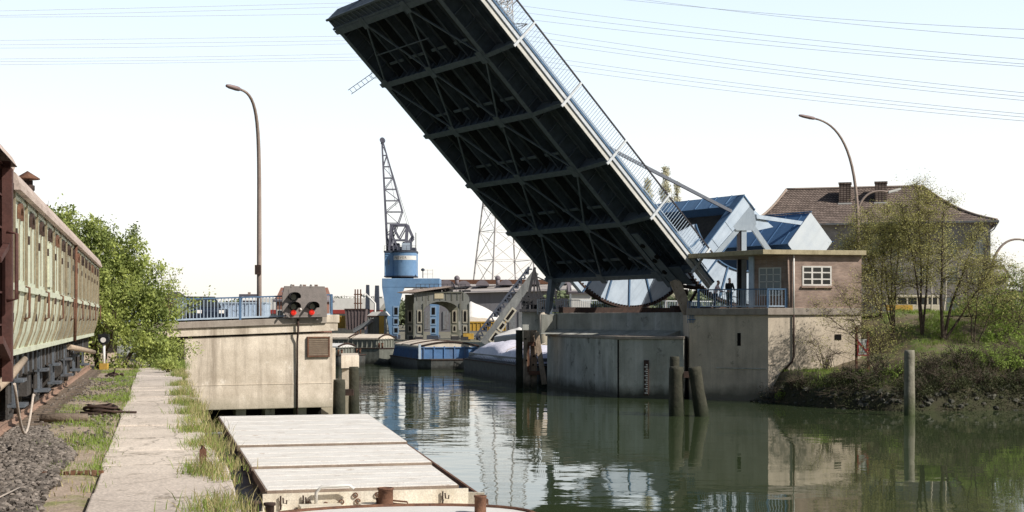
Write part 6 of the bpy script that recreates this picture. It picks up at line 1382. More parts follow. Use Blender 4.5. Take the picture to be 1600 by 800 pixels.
def gable(name, label, px0, px1, eave, ridge, Y, wallm, roofm, rz=0, dep=8, base=480, chim=0, win=0, hipk=0):
    s_ = F / Y; w_ = (px1 - px0)/s_; t = thing(name, label, 'house', V((atx(px0, Y), Y, FZ)), rz); ze, zr = HC + (500 - eave)/s_ - FZ, HC + (500 - ridge)/s_ - FZ
    m = MB(); m.prism([(0, 0, 0), (0, dep, 0), (0, dep, ze), (0, dep/2, zr - .1), (0, 0, ze)], (w_, 0, 0)); m.build('wall', wallm, t)
    o = .4; m = MB(); m.add([(-o + hipk*0, -o, ze - .3), (w_ + o, -o, ze - .3), (w_ + o - hipk, dep/2, zr), (-o + hipk, dep/2, zr), (-o, dep + o, ze - .3), (w_ + o, dep + o, ze - .3)], [(0,1,2,3), (3,2,5,4)] + ([(0,3,4), (1,5,2)] if hipk else []))
    rf = m.build('roof', roofm, t); mo = rf.modifiers.new('thick', 'SOLIDIFY'); mo.thickness = .25
    for k in range(chim): x = w_ * (k + 1)/(chim + 1); m = MB(); m.box((x - .22, dep/2 - .3, zr - 1), (x + .22, dep/2 + .3, zr + .32)); m.build('chimney', M_brick, rf)
    for k in range(win):
        x = w_ * (k + .5)/win; f_ = MB().box((x - .55, -.06, ze*.45), (x + .55, .02, ze*.45 + 1.4)).build('window', M_winwhite, t); MB().box((x - .42, -.08, ze*.45 + .12), (x + .42, -.062, ze*.45 + 1.28)).build('pane', M_glass, f_)
    return t
M_redbrick = mat('far_red_brick', (.30,.15,.11), (.24,.12,.09), rough=.9, scale=1, bump=0)
M_farroof = mat('far_roof', (.075,.07,.085), (.055,.052,.065), rough=.9, scale=.5, bump=0)
M_farroof2 = mat('far_roof_mauve', (.21,.185,.20), (.17,.15,.165), rough=.9, scale=.5, bump=0)
gable('house', 'small red brick house with dark roof far left behind the bush', 247, 262, 470, 456, 210, M_redbrick, M_farroof, R(-40), 5, win=2)
gable('house', 'wide mauve-grey roofed house behind the signal board', 431, 506, 466, 447, 205, M_redbrick, M_farroof2, 0, 9, chim=3, hipk=1.2, win=5)
gable('house', 'low dark roofed house with pale gable left of the street lamp', 378, 402, 468, 459, 230, M_white, M_farroof, R(12), 6, chim=1, win=2)
gable('house', 'grey annex house beside the right end of the big building', 1548, 1572, 428, 412, 168, M_brickbig, M_tile, R(-10), 9, win=2)
gable('house', 'tiny white house with a dark roof at the far right edge', 1574, 1594, 452, 444, 230, M_white, M_farroof, R(-12), 7, chim=1, win=2)
gable('shed', 'white shed wall visible under the raised leaf', 893, 924, 452, 440, 165, M_white, M_farroof2, 0, 6, win=0)['category'] = 'shed'

# long warehouse with round roof lights
WY = 285; ws = F / WY
def wx(px): return (px - 800)/ws
wh = thing('warehouse', 'long grey warehouse with rounded roof lights beyond the basin', 'warehouse', V((wx(800), WY, FZ)))
z0, ze, zr = FZ, HC + 46/ws, HC + 60/ws
m = MB(); m.add([(wx(640), WY + 6, z0), (wx(980), WY, z0), (wx(980), WY + 40, z0), (wx(640), WY + 46, z0), (wx(640), WY + 6, ze - .3), (wx(980), WY, ze + .6), (wx(980), WY + 40, ze + .6), (wx(640), WY + 46, ze - .3)], [(0,3,2,1), (4,5,6,7), (0,1,5,4), (1,2,6,5), (2,3,7,6), (3,0,4,7)]); m.build('wall', M_shed, wh, world=True)
m = MB(); m.add([(wx(636), WY + 5, ze - .6), (wx(984), WY - 1, ze + .3), (wx(984), WY + 18, zr + .9), (wx(636), WY + 24, zr - .3), (wx(984), WY + 41, ze), (wx(636), WY + 47, ze - .6)], [(0,1,2,3), (3,2,4,5)]); m.build('roof', M_shedroof, wh, world=True)
for k, px in enumerate((662, 694, 722, 752, 790, 835, 880)):
    m = MB(); x = wx(px); r = 1.7 if k in (0, 1) else 1.35; zb = zr - .9 + k*.12; pts = [(x + r*math.cos(math.pi*i/8), WY + 10, zb + r*.85*math.sin(math.pi*i/8)) for i in range(9)]; m.prism(pts, (0, 5, 0)); m.build('roof_light', M_farroof2, wh, world=True)
for px in (711, 777):
    m = MB(); m.cyl((wx(px), WY + 10, zr - .5), (wx(px), WY + 10, zr + .7), .4); m.lathe((wx(px), WY + 10, zr + .6), [(.4, 0), (.6, .2), (.55, .6), (.25, .9), (0, .95)], 12); m.build('roof_ventilator', M_farroof2, wh, world=True)
m = MB(); m.box((wx(640), WY + 14, zr - .1), (wx(960), WY + 16, zr + .8)); m.build('ridge_parapet', M_rust, wh, world=True)
for k in range(22): 
    x = wx(650 + 15*k); y = WY + 6 - 6*(10 + 15*k)/340; MB().box((x - .6, y - .08, z0 + .5), (x + .6, y + .02, z0 + 4.2)).build('bay', M_bargeside, wh, world=True)

# power pylon and its cables
PY = 318; ps = F / PY
pyl = thing('power_pylon', 'tall lattice power pylon on concrete feet behind the raised leaf', 'pylon', V(((788 - 800)/ps, PY, FZ)))
zt = HC + 560/ps - FZ; hb = 43/ps; prof = [(0, hb), (HC + 58/ps - FZ, hb*.86), (HC + 200/ps - FZ, hb*.55), (HC + 400/ps - FZ, hb*.28), (HC + 500/ps - FZ, hb*.22), (zt, hb*.14)]
def hw_(z):
    for (za, wa), (zb, wb) in zip(prof, prof[1:]):
        if z <= zb: return wa + (wb - wa)*(z - za)/(zb - za)
    return prof[-1][1]
m = MB(); cs = [(-1, -1), (1, -1), (1, 1), (-1, 1)]; zl = [0]; 
while zl[-1] < zt - 1: zl.append(min(zt, zl[-1] + max(2.2, hw_(zl[-1]) * 1.35)))
ro = Matrix.Rotation(R(25), 3, 'Z')
def pc(c, z): h = hw_(z); return ro @ V((c[0]*h, c[1]*h, z))
for c in cs:
    for za, zb in zip(zl, zl[1:]): m.bar(pc(c, za), pc(c, zb), .30 if za < 30 else .2)
m.build('leg', M_pylon, pyl)
m = MB()
for i, (za, zb) in enumerate(zip(zl, zl[1:])):
    for j in range(4):
        c, d = cs[j], cs[(j+1) % 4]; m.bar(pc(c, za), pc(d, zb), .12); m.bar(pc(d, za), pc(c, zb), .12); m.bar(pc(c, zb), pc(d, zb), .13)
m.build('lattice', M_pylon, pyl)
arms = []
for zz, ln in ((HC + 415/ps - FZ, 11), (HC + 447/ps - FZ, 12), (HC + 492/ps - FZ, 9)):
    m = MB()
    for s in (-1, 1):
        e_ = ro @ V((0, s*ln, zz)); 
        for c in (cs[0], cs[1]) if s < 0 else (cs[2], cs[3]): m.bar(pc(c, zz), e_, .16); m.bar(pc(c, zz + 2), e_, .16)
        arms.append(e_ + pyl.location)
    m.build('crossarm', M_pylon, pyl)
for c in cs:
    p = pc(c, 0); MB().cyl((p.x, p.y, -.5), (p.x, p.y, 1.6), .9).build('concrete_foot', M_conc, pyl)
def cable(label, grp, a, b_, sag):
    pts = []
    for i in range(33):
        k = i/32; p = V(a).lerp(V(b_), k); p.z -= sag*4*k*(1-k); pts.append(p)
    tag(MB().tube(pts, .085, 4, False).build('power_cable', M_cable), label, 'cable', grp)
# bundles run from the pylon over the picture to pylons outside it
Lb = [((8, 'highest bundle'), [(17, 11, 4), (24, 18, 10), (26.5, 25, 21)]), ((60, 'middle bundle'), [(63, 60, 56), (70, 67, 63), (75, 73, 68)]), ((90, 'lowest bundle'), [(92, 89, 84), (96, 94, 89), (101, 98, 94)])]
for (yy, nm), rows in Lb:
    for r0, r1, r2 in rows:                     # rows at px 0, 280, 560
        # straight chord with gentle sag through three sighted points, extended beyond the frame
        c2 = (r0 - 2*r1 + r2)/2; c1 = (r2 - r0)/2
        f = lambda x: r1 + c1*(x - 280)/280 + c2*((x - 280)/280)**2
        pts = []
        for i in range(41):
            x = -260 + (770 + 260)*i/40; Y = 235 + (PY - 235)*i/40; pts.append(at(x, f(x), Y))
        tag(MB().tube(pts, .038, 4, False).build('power_cable', M_cable), 'thin power cable in the %s left of the raised leaf' % nm, 'cable', 'power cables in the %s to the left' % nm)
Rb = [('highest bundle', [(980, 0, 1600, 46), (1010, 0, 1600, 60)]), ('second bundle', [(822, 10, 1600, 93), (822, 20, 1600, 100), (822, 30, 1600, 104)]), ('third bundle', [(850, 51, 1600, 145), (850, 60, 1600, 151), (850, 67, 1600, 157)]), ('lowest bundle', [(870, 92, 1600, 178), (870, 99, 1600, 183), (870, 107, 1600, 189)])]
for nm, rows in Rb:
    for x0, r0, x1, r1 in rows:
        pts = []
        for i in range(41):
            k = -.12 + 1.5*i/40; x = x0 + (x1 - x0)*k; y = r0 + (r1 - r0)*k + 9*4*k*(1-k)*.55; pts.append(at(x, y, PY - 105*k))
        tag(MB().tube(pts, .032, 4, False).build('power_cable', M_cable), 'hair-thin power cable in the %s right of the raised leaf' % nm, 'cable', 'power cables in the %s to the right' % nm)

# big hip-roofed brick building behind the trees
BY = 150.0; bs = F / BY
bd_ = (V((.965, -.262, 0))).normalized(); bn = V((.262, .965, 0)).normalized()
b0 = V((atx(1175, BY), BY, 0)); wid = 23.9; dep = 13
bb = thing('brick_building', 'large grey brick building with hipped tile roof and two chimneys behind the trees', 'building', V((b0.x, b0.y, 4)), math.atan2(bd_.y, bd_.x))
z1 = HC + 152/bs - 4; z2 = HC + 211/bs - 4
MB().box((0, 0, -2), (wid, dep, z1)).build('wall', M_brickbig, bb)
def hz(u, v):                               # flared hip roof
    d = min((u + .7) * 1.9, wid + .7 - u, (v + .7)*1.0, dep + .7 - v); k = max(0, d)/(dep/2 + .7); return z1 - .25 + (z2 - z1 + .25)*(k*.80 + .20*k*k + -.10*math.sin(math.pi*k))
us = sorted(set([-.7 + (wid + 1.4)*i/44 for i in range(45)])); vs2 = [-.7 + (dep + 1.4)*i/24 for i in range(25)]
m = MB(); n = len(us); m.add([(u, v, hz(u, v)) for v in vs2 for u in us], [(j*n+i, j*n+i+1, (j+1)*n+i+1, (j+1)*n+i) for j in range(24) for i in range(n-1)]); rf = m.build('roof', M_tile, bb)
M_ridge = mat('ridge_tile', (.40,.32,.27), (.30,.24,.2), rough=.9, scale=3, bump=.2)
def hp(u, v): return V((u, v, hz(u, v) + .05))
for a, c in (((3.1, dep/2), (wid + .7 - 7.2, dep/2)), ((-.6, -.6), (3.1, dep/2)), ((wid + .6, -.6), (wid - 6.5, dep/2))):
    m = MB(); m.tube([hp(a[0] + (c[0] - a[0])*i/14, a[1] + (c[1] - a[1])*i/14) for i in range(15)], .13, 6); m.build('ridge_tiles', M_ridge, rf)
m = MB(); m.box((-.75, -.78, z1 - .42), (wid + .75, -.68, z1 - .22)); m.box((wid + .68, -.7, z1 - .42), (wid + .78, dep + .7, z1 - .22)); m.build('gutter', M_bargeside, bb)
m = MB(); m.box((-.7, -.68, z1 - .36), (wid + .68, .0, z1 - .28)); m.build('soffit', M_gantry, bb)
for px in (1323, 1381.5):
    u = (px - 1175)/15.75; m = MB(); m.box((u - .62, dep/2 - 2.2, z2 - 2.6), (u + .62, dep/2 - .9, z2 + .45)); m.box((u - .68, dep/2 - 2.26, z2 + .28), (u + .68, dep/2 - .84, z2 + .45)); c_ = m.build('chimney', M_tile, rf)
    MB().box((u - .72, dep/2 - 2.32, z2 - 2.0), (u + .72, dep/2 - .8, z2 - 1.75)).build('chimney_flashing', M_white, c_)
for r_, zz in enumerate((1.4, 4.5, 7.3)):
    for i in range(9):
        u = 1.6 + i*2.65; f_ = MB()
        f_.box((u - .62, -.05, zz), (u - .54, .03, zz + 1.7)); f_.box((u + .54, -.05, zz), (u + .62, .03, zz + 1.7)); f_.box((u - .54, -.05, zz), (u + .54, .03, zz + .08)); f_.box((u - .54, -.05, zz + 1.62), (u + .54, .03, zz + 1.7)); f_.box((u - .03, -.05, zz + .08), (u + .03, .03, zz + 1.62)); f_.box((u - .54, -.045, zz + 1.05), (u - .03, .03, zz + 1.1)); f_.box((u + .03, -.045, zz + 1.05), (u + .54, .03, zz + 1.1))
        w_ = f_.build('window', M_gantrylight, bb); MB().box((u - .56, -.025, zz + .03), (u + .56, .01, zz + 1.65)).build('pane', M_glasslight, w_)
m = MB(); m.tube([(wid + .72, -.6, z1 - .4), (wid + .3, -.15, z1 - 1.1), (wid - .1, -.1, z1 - 1.4), (wid - .1, -.1, -1)], .07, 8); m.build('rain_pipe', M_bargeside, bb)

Y = 84.5; lamp('tall curved street lamp rising behind the control house roof', V((atx(1340, 90), 90, 5)), at(1274, 185.5, 90), at(1248, 180, 89.6), .10)
def arm_lamp(label, base, ctrl, head, hd2):
    b_ = V(base); t = thing('street_lamp', label, 'street lamp', b_); pts = [V((0, 0, -.3))]
    top = V((0, 0, ctrl.z - b_.z)); pts += [top*.5, top]; h = V(head) - b_
    for i in range(1, 11):
        k = i/10; pts.append(top*(1-k)**2 + V((top.x + (h.x - top.x)*.25, h.y*.25, h.z + .4))*2*k*(1-k) + h*k*k)
    MB().tube(pts, [.11 - .004*i for i in range(len(pts))], 8).build('pole', M_lampsteel, t)
    d = V(hd2) - b_; m = MB(); m.bar(h, d, .28, .15); m.bar(h + V((0, 0, -.08)), h.lerp(d, .8) + V((0, 0, -.10)), .22, .08); m.build('lamp_head', M_white, t); return t
Y = 112; arm_lamp('farther street lamp with a pale arm reaching right over the tiled roof', V((atx(1341, Y), Y, 5)), at(1341, 325, Y), at(1388, 300, Y), at(1407, 295, Y))
Y = 100; arm_lamp('street lamp at the far right whose arm curves out of the picture', V((atx(1548, Y), Y, 5)), at(1548, 420, Y), at(1600, 375, Y), at(1622, 373, Y))
# minibus behind the trees
Y = 98; bx_ = atx(1384, Y); bl_ = atx(1468, Y) - bx_
M_cream = mat('bus_cream', (.60,.54,.42), (.5,.45,.35), rough=.5, scale=2, bump=0)
bus = thing('minibus', 'cream and yellow minibus with a dark window band behind the bank trees', 'bus', V((bx_, Y, 4.82)))
MB().box((0, 0, .35), (bl_, 1.9, .95)).build('body', M_cream, bus, bevel=.05); m = MB(); m.box((0.02, .03, .95), (bl_ - .02, 1.87, 1.42)); m.build('window_band', M_glass, bus); MB().box((-.02, -.02, 1.42), (bl_ + .02, 1.92, 1.60)).build('roof', M_cream, bus, bevel=.04)
m = MB()
for i in range(6): x = .04 + (bl_ - .2)*i/5; m.box((x, .0, .95), (x + .10, .029, 1.42))
m.build('window_pillar', M_cream, bus); MB().box((0.02, -.025, .55), (bl_*.5, -.004, .92)).build('yellow_stripe', M_yellow, bus)
for x in (.7, bl_ - .8): MB().cyl((x, -.02, .34), (x, .25, .34), .34, n=18).build('wheel', M_tyre, bus)
# ------------------------------------------------------------------ trees and shrubs
def slim_tree(name, label, base, tops, leafm, seed, lsize=.10, r0=.09, spread=1.0, dens=1.0, bark=M_bark, nbr=22, lo=.25, blen=1.5, crownw=1.0, per=26):
    rg = random.Random(seed); base = V(base); t = thing(name, label, 'tree', base); tr = MB(); cr_ = MB()
    for top in tops:                               # stems given as tip offsets from the base
        tp = V(top); n = 9; pts = []; bx, by = rg.gauss(0, .12), rg.gauss(0, .12)
        for i in range(n + 1):
            k = i/n; pts.append(V((tp.x*k**1.2 + bx*math.sin(math.pi*k) + rg.gauss(0, .03), tp.y*k**1.2 + by*math.sin(math.pi*k), -.3 + (tp.z + .3)*k)))
        rr = r0 * (tp.z/8)**.6; tr.tube(pts, [rr*(1 - .88*i/n) for i in range(n + 1)], 7, False)
        H = tp.z
        for b_ in range(int(nbr * H/7)):
            k = lo + (1 - lo) * (rg.random()**.85); f = k*n; i = min(n-1, int(f)); p = pts[i].lerp(pts[i+1], f - i)
            a = rg.uniform(0, 6.283); ln = 1.25 * blen * crownw * (1.15 - k)*rg.uniform(.6, 1.25) * (.55 + .45*math.sin(math.pi*min(1, (k - lo)/(1 - lo) + .25))) + .25
            d = V((math.cos(a), math.sin(a), rg.uniform(.15, .7))).normalized(); q = [p]; 
            for s in range(4): d = (d + V((rg.gauss(0, .16), rg.gauss(0, .16), rg.gauss(.02, .12)))).normalized(); q.append(q[-1] + d*ln/4)
            tr.tube(q, [.022*rr/.09, .016, .011, .008, .004], 4, False)
            for s in range(1, 5):
                for w_ in range(3):
                    e_ = q[s] + V((rg.gauss(0, .36), rg.gauss(0, .36), rg.gauss(.02, .24)))
                    tr.tube([q[s], e_], [.006, .003], 3, False)
                    if rg.random() < dens: foliage(cr_, e_, .34, int(.62*per*rg.uniform(.3, 1.2)*(.6 + .1*s)), lsize, rg, .5, .25)
        
    tr.build('trunk', bark, t, recalc=False); cr_.build('crown', leafm, t, recalc=False); return t
def gz_(x, y): return bank_z(x, y)
def bp(px, Y): x = atx(px, Y); return V((x, Y, gz_(x, Y)))
def up(px, py, b_, Y): p = at(px, py, Y); return p - b_

b_ = bp(1396, 84.8)
slim_tree('alder_tree', 'many-stemmed young alder right beside the control house corner', b_, [up(1352, 395, b_, 84.5), up(1374, 350, b_, 85), up(1394, 340, b_, 84.5), up(1414, 325, b_, 85.2), up(1350, 450, b_, 84)], M_leafolive, 31, .085, .075, blen=1.95, nbr=32, lo=.26)
b_ = bp(1440, 83.5)
slim_tree('alder_tree', 'slender paired-stem alder with olive leaves left of the straight dark trunk', b_, [up(1432, 285, b_, 83.5), up(1450, 300, b_, 84), up(1408, 320, b_, 83.5)], M_leafolive, 32, .085, .08, blen=1.9, nbr=33, lo=.34)
b_ = bp(1474, 82.5)
slim_tree('alder_tree', 'straight dark-trunked alder, the stoutest trunk on the bank', b_, [up(1477, 315, b_, 82.5), up(1535, 350, b_, 83), up(1560, 400, b_, 82.6)], M_leafolive, 33, .085, .12, blen=1.9, nbr=31, lo=.30, dens=.9)
b_ = bp(1378, 88)
slim_tree('alder_tree', 'feathery alder rising behind the right end of the control house', b_, [up(1356, 330, b_, 89), up(1387, 320, b_, 88), up(1335, 345, b_, 90), up(1318, 372, b_, 90)], M_leafolive, 34, .085, .07, blen=1.95, nbr=32, lo=.33)
b_ = bp(1384, 80.0)
slim_tree('alder_tree', 'wispy sapling leaning left across the sunlit wall and mooring sign', b_, [up(1345, 425, b_, 80), up(1300, 440, b_, 79.6), up(1262, 470, b_, 79.2), up(1258, 535, b_, 79.0), up(1330, 500, b_, 79.5)], M_leafolive, 38, .075, .05, blen=1.5, nbr=50, lo=.2, dens=.5, per=22)
b_ = bp(1523, 82)
slim_tree('alder_tree', 'thin spreading tree with bare curved branches toward the right edge', b_, [up(1512, 400, b_, 82), up(1545, 380, b_, 82), up(1575, 420, b_, 82)], M_leafolive, 35, .08, .06, blen=1.9, nbr=24, lo=.28, dens=.7)
b_ = bp(1590, 83)
slim_tree('alder_tree', 'bushy green sapling tree at the right edge of the bank', b_, [up(1585, 430, b_, 83), up(1612, 420, b_, 83), up(1560, 460, b_, 82)], M_leafgreen, 36, .09, .07, blen=1.95, nbr=24, lo=.12)
b_ = bp(1556, 84.5)
slim_tree('alder_tree', 'wiry half-bare alder between the straight trunk and the right edge', b_, [up(1548, 405, b_, 84.5), up(1530, 440, b_, 84), up(1590, 415, b_, 84.5), up(1610, 450, b_, 84)], M_leafolive, 41, .08, .06, blen=2.1, nbr=26, lo=.2, dens=.6)
b_ = bp(1640, 82)
slim_tree('alder_tree', 'alder rooted just outside the right edge leaning into the picture', b_, [up(1600, 425, b_, 82), up(1570, 470, b_, 81), up(1640, 400, b_, 82), up(1590, 510, b_, 80.5)], M_leafolive, 42, .085, .07, blen=2.0, nbr=26, lo=.2, dens=.8)
for px, top, Y, lab in ((1456, 390, 92, 'white birch stem behind the alders, left of the pair'), (1473, 370, 95, 'white birch stem behind the alders, right of the pair'), (1549, 415, 92, 'white birch stem standing alone near the building corner')):
    b_ = V((atx(px, Y), Y, 4.6)); slim_tree('birch_tree', lab, b_, [V((.1, 0, (500 - top)*Y/F + .1))], M_leafolive, px, .09, .11, bark=M_birch, nbr=14, lo=.5, blen=1.0, dens=.6)
# low shrubs and brush along the right bank
def shrub(name, label, base, r, h, n, leafm, seed, size=.09, twigs=26, bare=.3, sq=1.0):
    rg = random.Random(seed); t = thing(name, label, 'shrub', V(base)); st, c = MB(), MB()
    for k in range(twigs):
        a = rg.uniform(0, 6.28); e_ = V((math.cos(a)*r*rg.uniform(.3, 1.1)*sq, math.sin(a)*r*rg.uniform(.3, 1.1), h*rg.uniform(.5, 1.1))); mid = e_*.5 + V((rg.gauss(0, .12), rg.gauss(0, .12), h*.2))
        st.tube([V((rg.gauss(0, r*.25), rg.gauss(0, r*.25), -.15)), mid, e_], [.018, .012, .004], 4, False)
        for j in range(3): q = mid.lerp(e_, rg.random()); st.tube([q, q + V((rg.gauss(0, .25), rg.gauss(0, .25), rg.gauss(.1, .2)))], [.007, .003], 3, False)
    for k in range(n):
        d = V((rg.gauss(0, 1)*sq, rg.gauss(0, 1), abs(rg.gauss(0, 1)))).normalized(); d = V((d.x*r*sq, d.y*r, d.z*h)) * rg.random()**.4
        if mnoise.noise(d*1.7 + V((seed, 0, 0))) > -.15: foliage(c, d, .16, 14, size, rg, .5, .1)
    st.build('stems', M_twig, t, recalc=False); c.build('leaves', leafm, t, recalc=False); return t
specs = [(1222, 80.2, .5, .45, 40, M_leafgreen, 'bright green small shrub at the water beside the abutment corner'), (1258, 78.6, .7, .5, 50, M_leafdark, 'dark low shrub on stones right of the abutment corner'),
 (1290, 79.6, .9, 1.35, 26, M_leafolive, 'thin reddish twiggy sapling bush before the sunlit wall'), (1330, 77.2, .8, .6, 60, M_leafdark, 'dark low brush below the mooring sign'), (1372, 76.4, 1.1, 1.0, 120, M_leafdark, 'dark brush left of the lone post'),
 (1405, 75.6, .9, .9, 90, M_leafgreen, 'green clump just behind the lone post'), (1450, 75.6, 1.5, 1.3, 230, M_leafdark, 'large dark brush mound right of the lone post'), (1505, 76.2, 1.6, 1.3, 210, M_leafdark, 'wide dark brush mound under the straight trunk'),
 (1555, 76.4, 1.5, 1.4, 240, M_leafgreen, 'leafy green shrub low on the right bank'), (1598, 76.6, 1.4, 1.6, 240, M_leafgreen, 'tall green shrub at the right edge by the water'), (1640, 77.5, 1.6, 1.8, 150, M_leafgreen, 'green shrub just beyond the right edge')]
specs += [(1240, 79.2, .6, .5, 70, M_leafdark, 'dark weeds on the stones left of the dark low shrub'), (1345, 75.9, 1.0, .75, 150, M_leafdark, 'dark overhanging weeds at the waterline before the sign'), (1310, 77.0, .9, .6, 110, M_leafdark, 'dark weeds at the waterline left of the sign'), (1480, 74.4, 1.3, .9, 220, M_leafdark, 'dark overhanging brush at the waterline below the stoutest trunk'),
 (1535, 74.8, 1.3, .9, 220, M_leafdark, 'dark overhanging brush at the waterline right of the stoutest trunk'), (1585, 75.0, 1.3, .8, 200, M_leafdark, 'dark overhanging brush at the waterline by the right edge'), (1432, 74.0, 1.1, .8, 170, M_leafdark, 'dark overhanging brush at the foot of the lone post')]
for i, (px, Y, r, h, n, lm, lab) in enumerate(specs): shrub('shrub', lab, bp(px, Y), r, h, n, lm, 50 + i, twigs=int(18 + 18*r))
up_specs = [(1545, 88, 1.8, 1.5, 260, 'upper green bush on the grass slope below the building corner'), (1592, 86, 2.0, 1.8, 260, 'upper green bush at the right edge of the slope'), (1510, 92, 1.4, 1.3, 130, 'rounded green bush behind the straight trunk'), (1570, 82, 1.4, 1.2, 160, 'mid-slope green bush between the two edge shrubs')]
for i, (px, Y, r, h, n, lab) in enumerate(up_specs): shrub('shrub', lab, bp(px, Y), r, h, n, M_leafgreen, 90 + i, .11, 22)
# tangle of bare brushwood
m = MB(); rg = random.Random(77)
for i in range(420):
    p = bp(rg.uniform(1425, 1540), rg.uniform(75.4, 77.6)); d = V((rg.gauss(0, 1), rg.gauss(0, .5), rg.uniform(-.1, .9))).normalized()*rg.uniform(.4, 1.3); m.tube([p, p + d*.5 + V((0, 0, rg.gauss(0, .08))), p + d], [.011, .008, .003], 3, False)
tag(m.build('brushwood', mat('dead_wood', (.27,.22,.17), (.16,.13,.1), rough=.9, scale=4, bump=0), recalc=False), kind='stuff')
m = MB(); rg = random.Random(78)
for i in range(300):
    px = rg.uniform(1204, 1640); x = atx(px, 76); y = shore_y(x) + rg.uniform(-.75, .9); m.stone((x, y, bank_z(x, y) + rg.uniform(-.05, .05)), rg.choice((.08, .11, .15, .2)), rg)
tag(m.build('shore_stones', M_stone), kind='stuff')
m = MB(); rg = random.Random(79); 
for i in range(12000):
    x = rg.uniform(15.5, 33); d = rg.uniform(1.2, 16); y = shore_y(x) + d; z = bank_z(x, y)
    if 6.0 < d and x < 21.5: continue
    if 4 < d and x < 24.2 and rg.random() < .6: continue
    if mnoise.noise(V((x*.6, y*.6, 2))) < -.12: continue
    for k in range(5): m.blade((x + rg.gauss(0, .12), y + rg.gauss(0, .12), z - .03), rg.uniform(.10, .28), .012, rg, .4)
tag(m.build('bank_grass', M_grass, recalc=False), kind='stuff')
# pale poplars beyond the bridge
for px, top, w_, Y, lab in ((1040, 262, 1.6, 205, 'pale leafless-looking poplar behind the leaf, tallest of the group'), (1012, 282, 1.3, 210, 'pale poplar behind the leaf railing, left of the tallest'), (1058, 285, 1.2, 215, 'pale poplar behind the leaf railing, right of the tallest')):
    H = (500 - top)*Y/F + 1.5; t = thing('poplar_tree', lab, 'tree', V((atx(px, Y), Y, 3.2))); rg = random.Random(px); tr, c = MB(), MB(); tr.tube([(0, 0, 0), (0, 0, H*.6), (0, 0, H)], [.3, .2, .04], 6, False)
    for k in range(150):
        z = H*rg.uniform(.22, 1); rr = w_*math.sin(math.pi*min(1, .15 + .85*z/H))**.6; a = rg.uniform(0, 6.28); e_ = V((rr*math.cos(a)*rg.random(), rr*math.sin(a)*rg.random(), z)); tr.tube([(0, 0, z - 1.6), e_], [.05, .02], 3, False); foliage(c, e_, .5, 34, .26, rg, .5, 0)
    tr.build('trunk', M_twig, t, recalc=False); c.build('crown', M_leafpale, t, recalc=False)
# low hazy tree line on the horizon and scattered bushes
def treeline(name, px0, px1, py, Y, seed, mt):
    m = MB(); rg = random.Random(seed); s_ = F/Y
    for i in range(int((px1 - px0)*2.2)):
        px = rg.uniform(px0, px1); h = (500 - py)/s_*(.75 + .35*mnoise.noise(V((px*.05, seed, 0)))) + HC - FZ; c = V(((px - 800)/s_, Y + rg.uniform(-8, 8), FZ))
        for k in range(5): foliage(m, c + V((rg.gauss(0, 1.2), rg.gauss(0, 1), h*rg.uniform(.25, 1))), 1.3, 10, .75, rg, .6, 0)
    tag(m.build(name, mt, recalc=False), kind='stuff')
treeline('far_woods', 180, 480, 469, 420, 1, M_leaffar); treeline('far_woods', 500, 620, 461, 400, 2, M_leaffar); treeline('far_woods', 1560, 1720, 440, 330, 3, M_leaffar); treeline('far_woods', 860, 1120, 452, 240, 4, M_leaffar); treeline('far_woods', 620, 860, 470, 420, 5, M_leaffar)

# undergrowth hanging over the shore
m = MB(); tw = MB(); rg = random.Random(91)
for i in range(1300):
    px = rg.uniform(1212, 1660); x = atx(px, 75.5); d = rg.uniform(-.95, 2.2); y = shore_y(x) + d; z = bank_z(x, y)
    if mnoise.noise(V((x*.8, d*.7, 12))) < -.25 - .2*(px < 1340): continue
    if px < 1345 and d > 1.3: continue
    h = rg.uniform(.1, .55); foliage(m, (x, y, z + h), .26, 16, .085, rg, .5, .3)
    if i % 2: tw.tube([V((x, y, z - .1)), V((x + rg.gauss(0, .2), y - rg.uniform(0, .3), z + h*.8)), V((x + rg.gauss(0, .4), y - rg.uniform(.1, .7), z + h*.7 + rg.gauss(0, .2)))], [.011, .008, .003], 3, False)
tag(m.build('undergrowth', M_leafdark, recalc=False), kind='stuff'); tag(tw.build('undergrowth_stems', M_twig, recalc=False), kind='stuff')
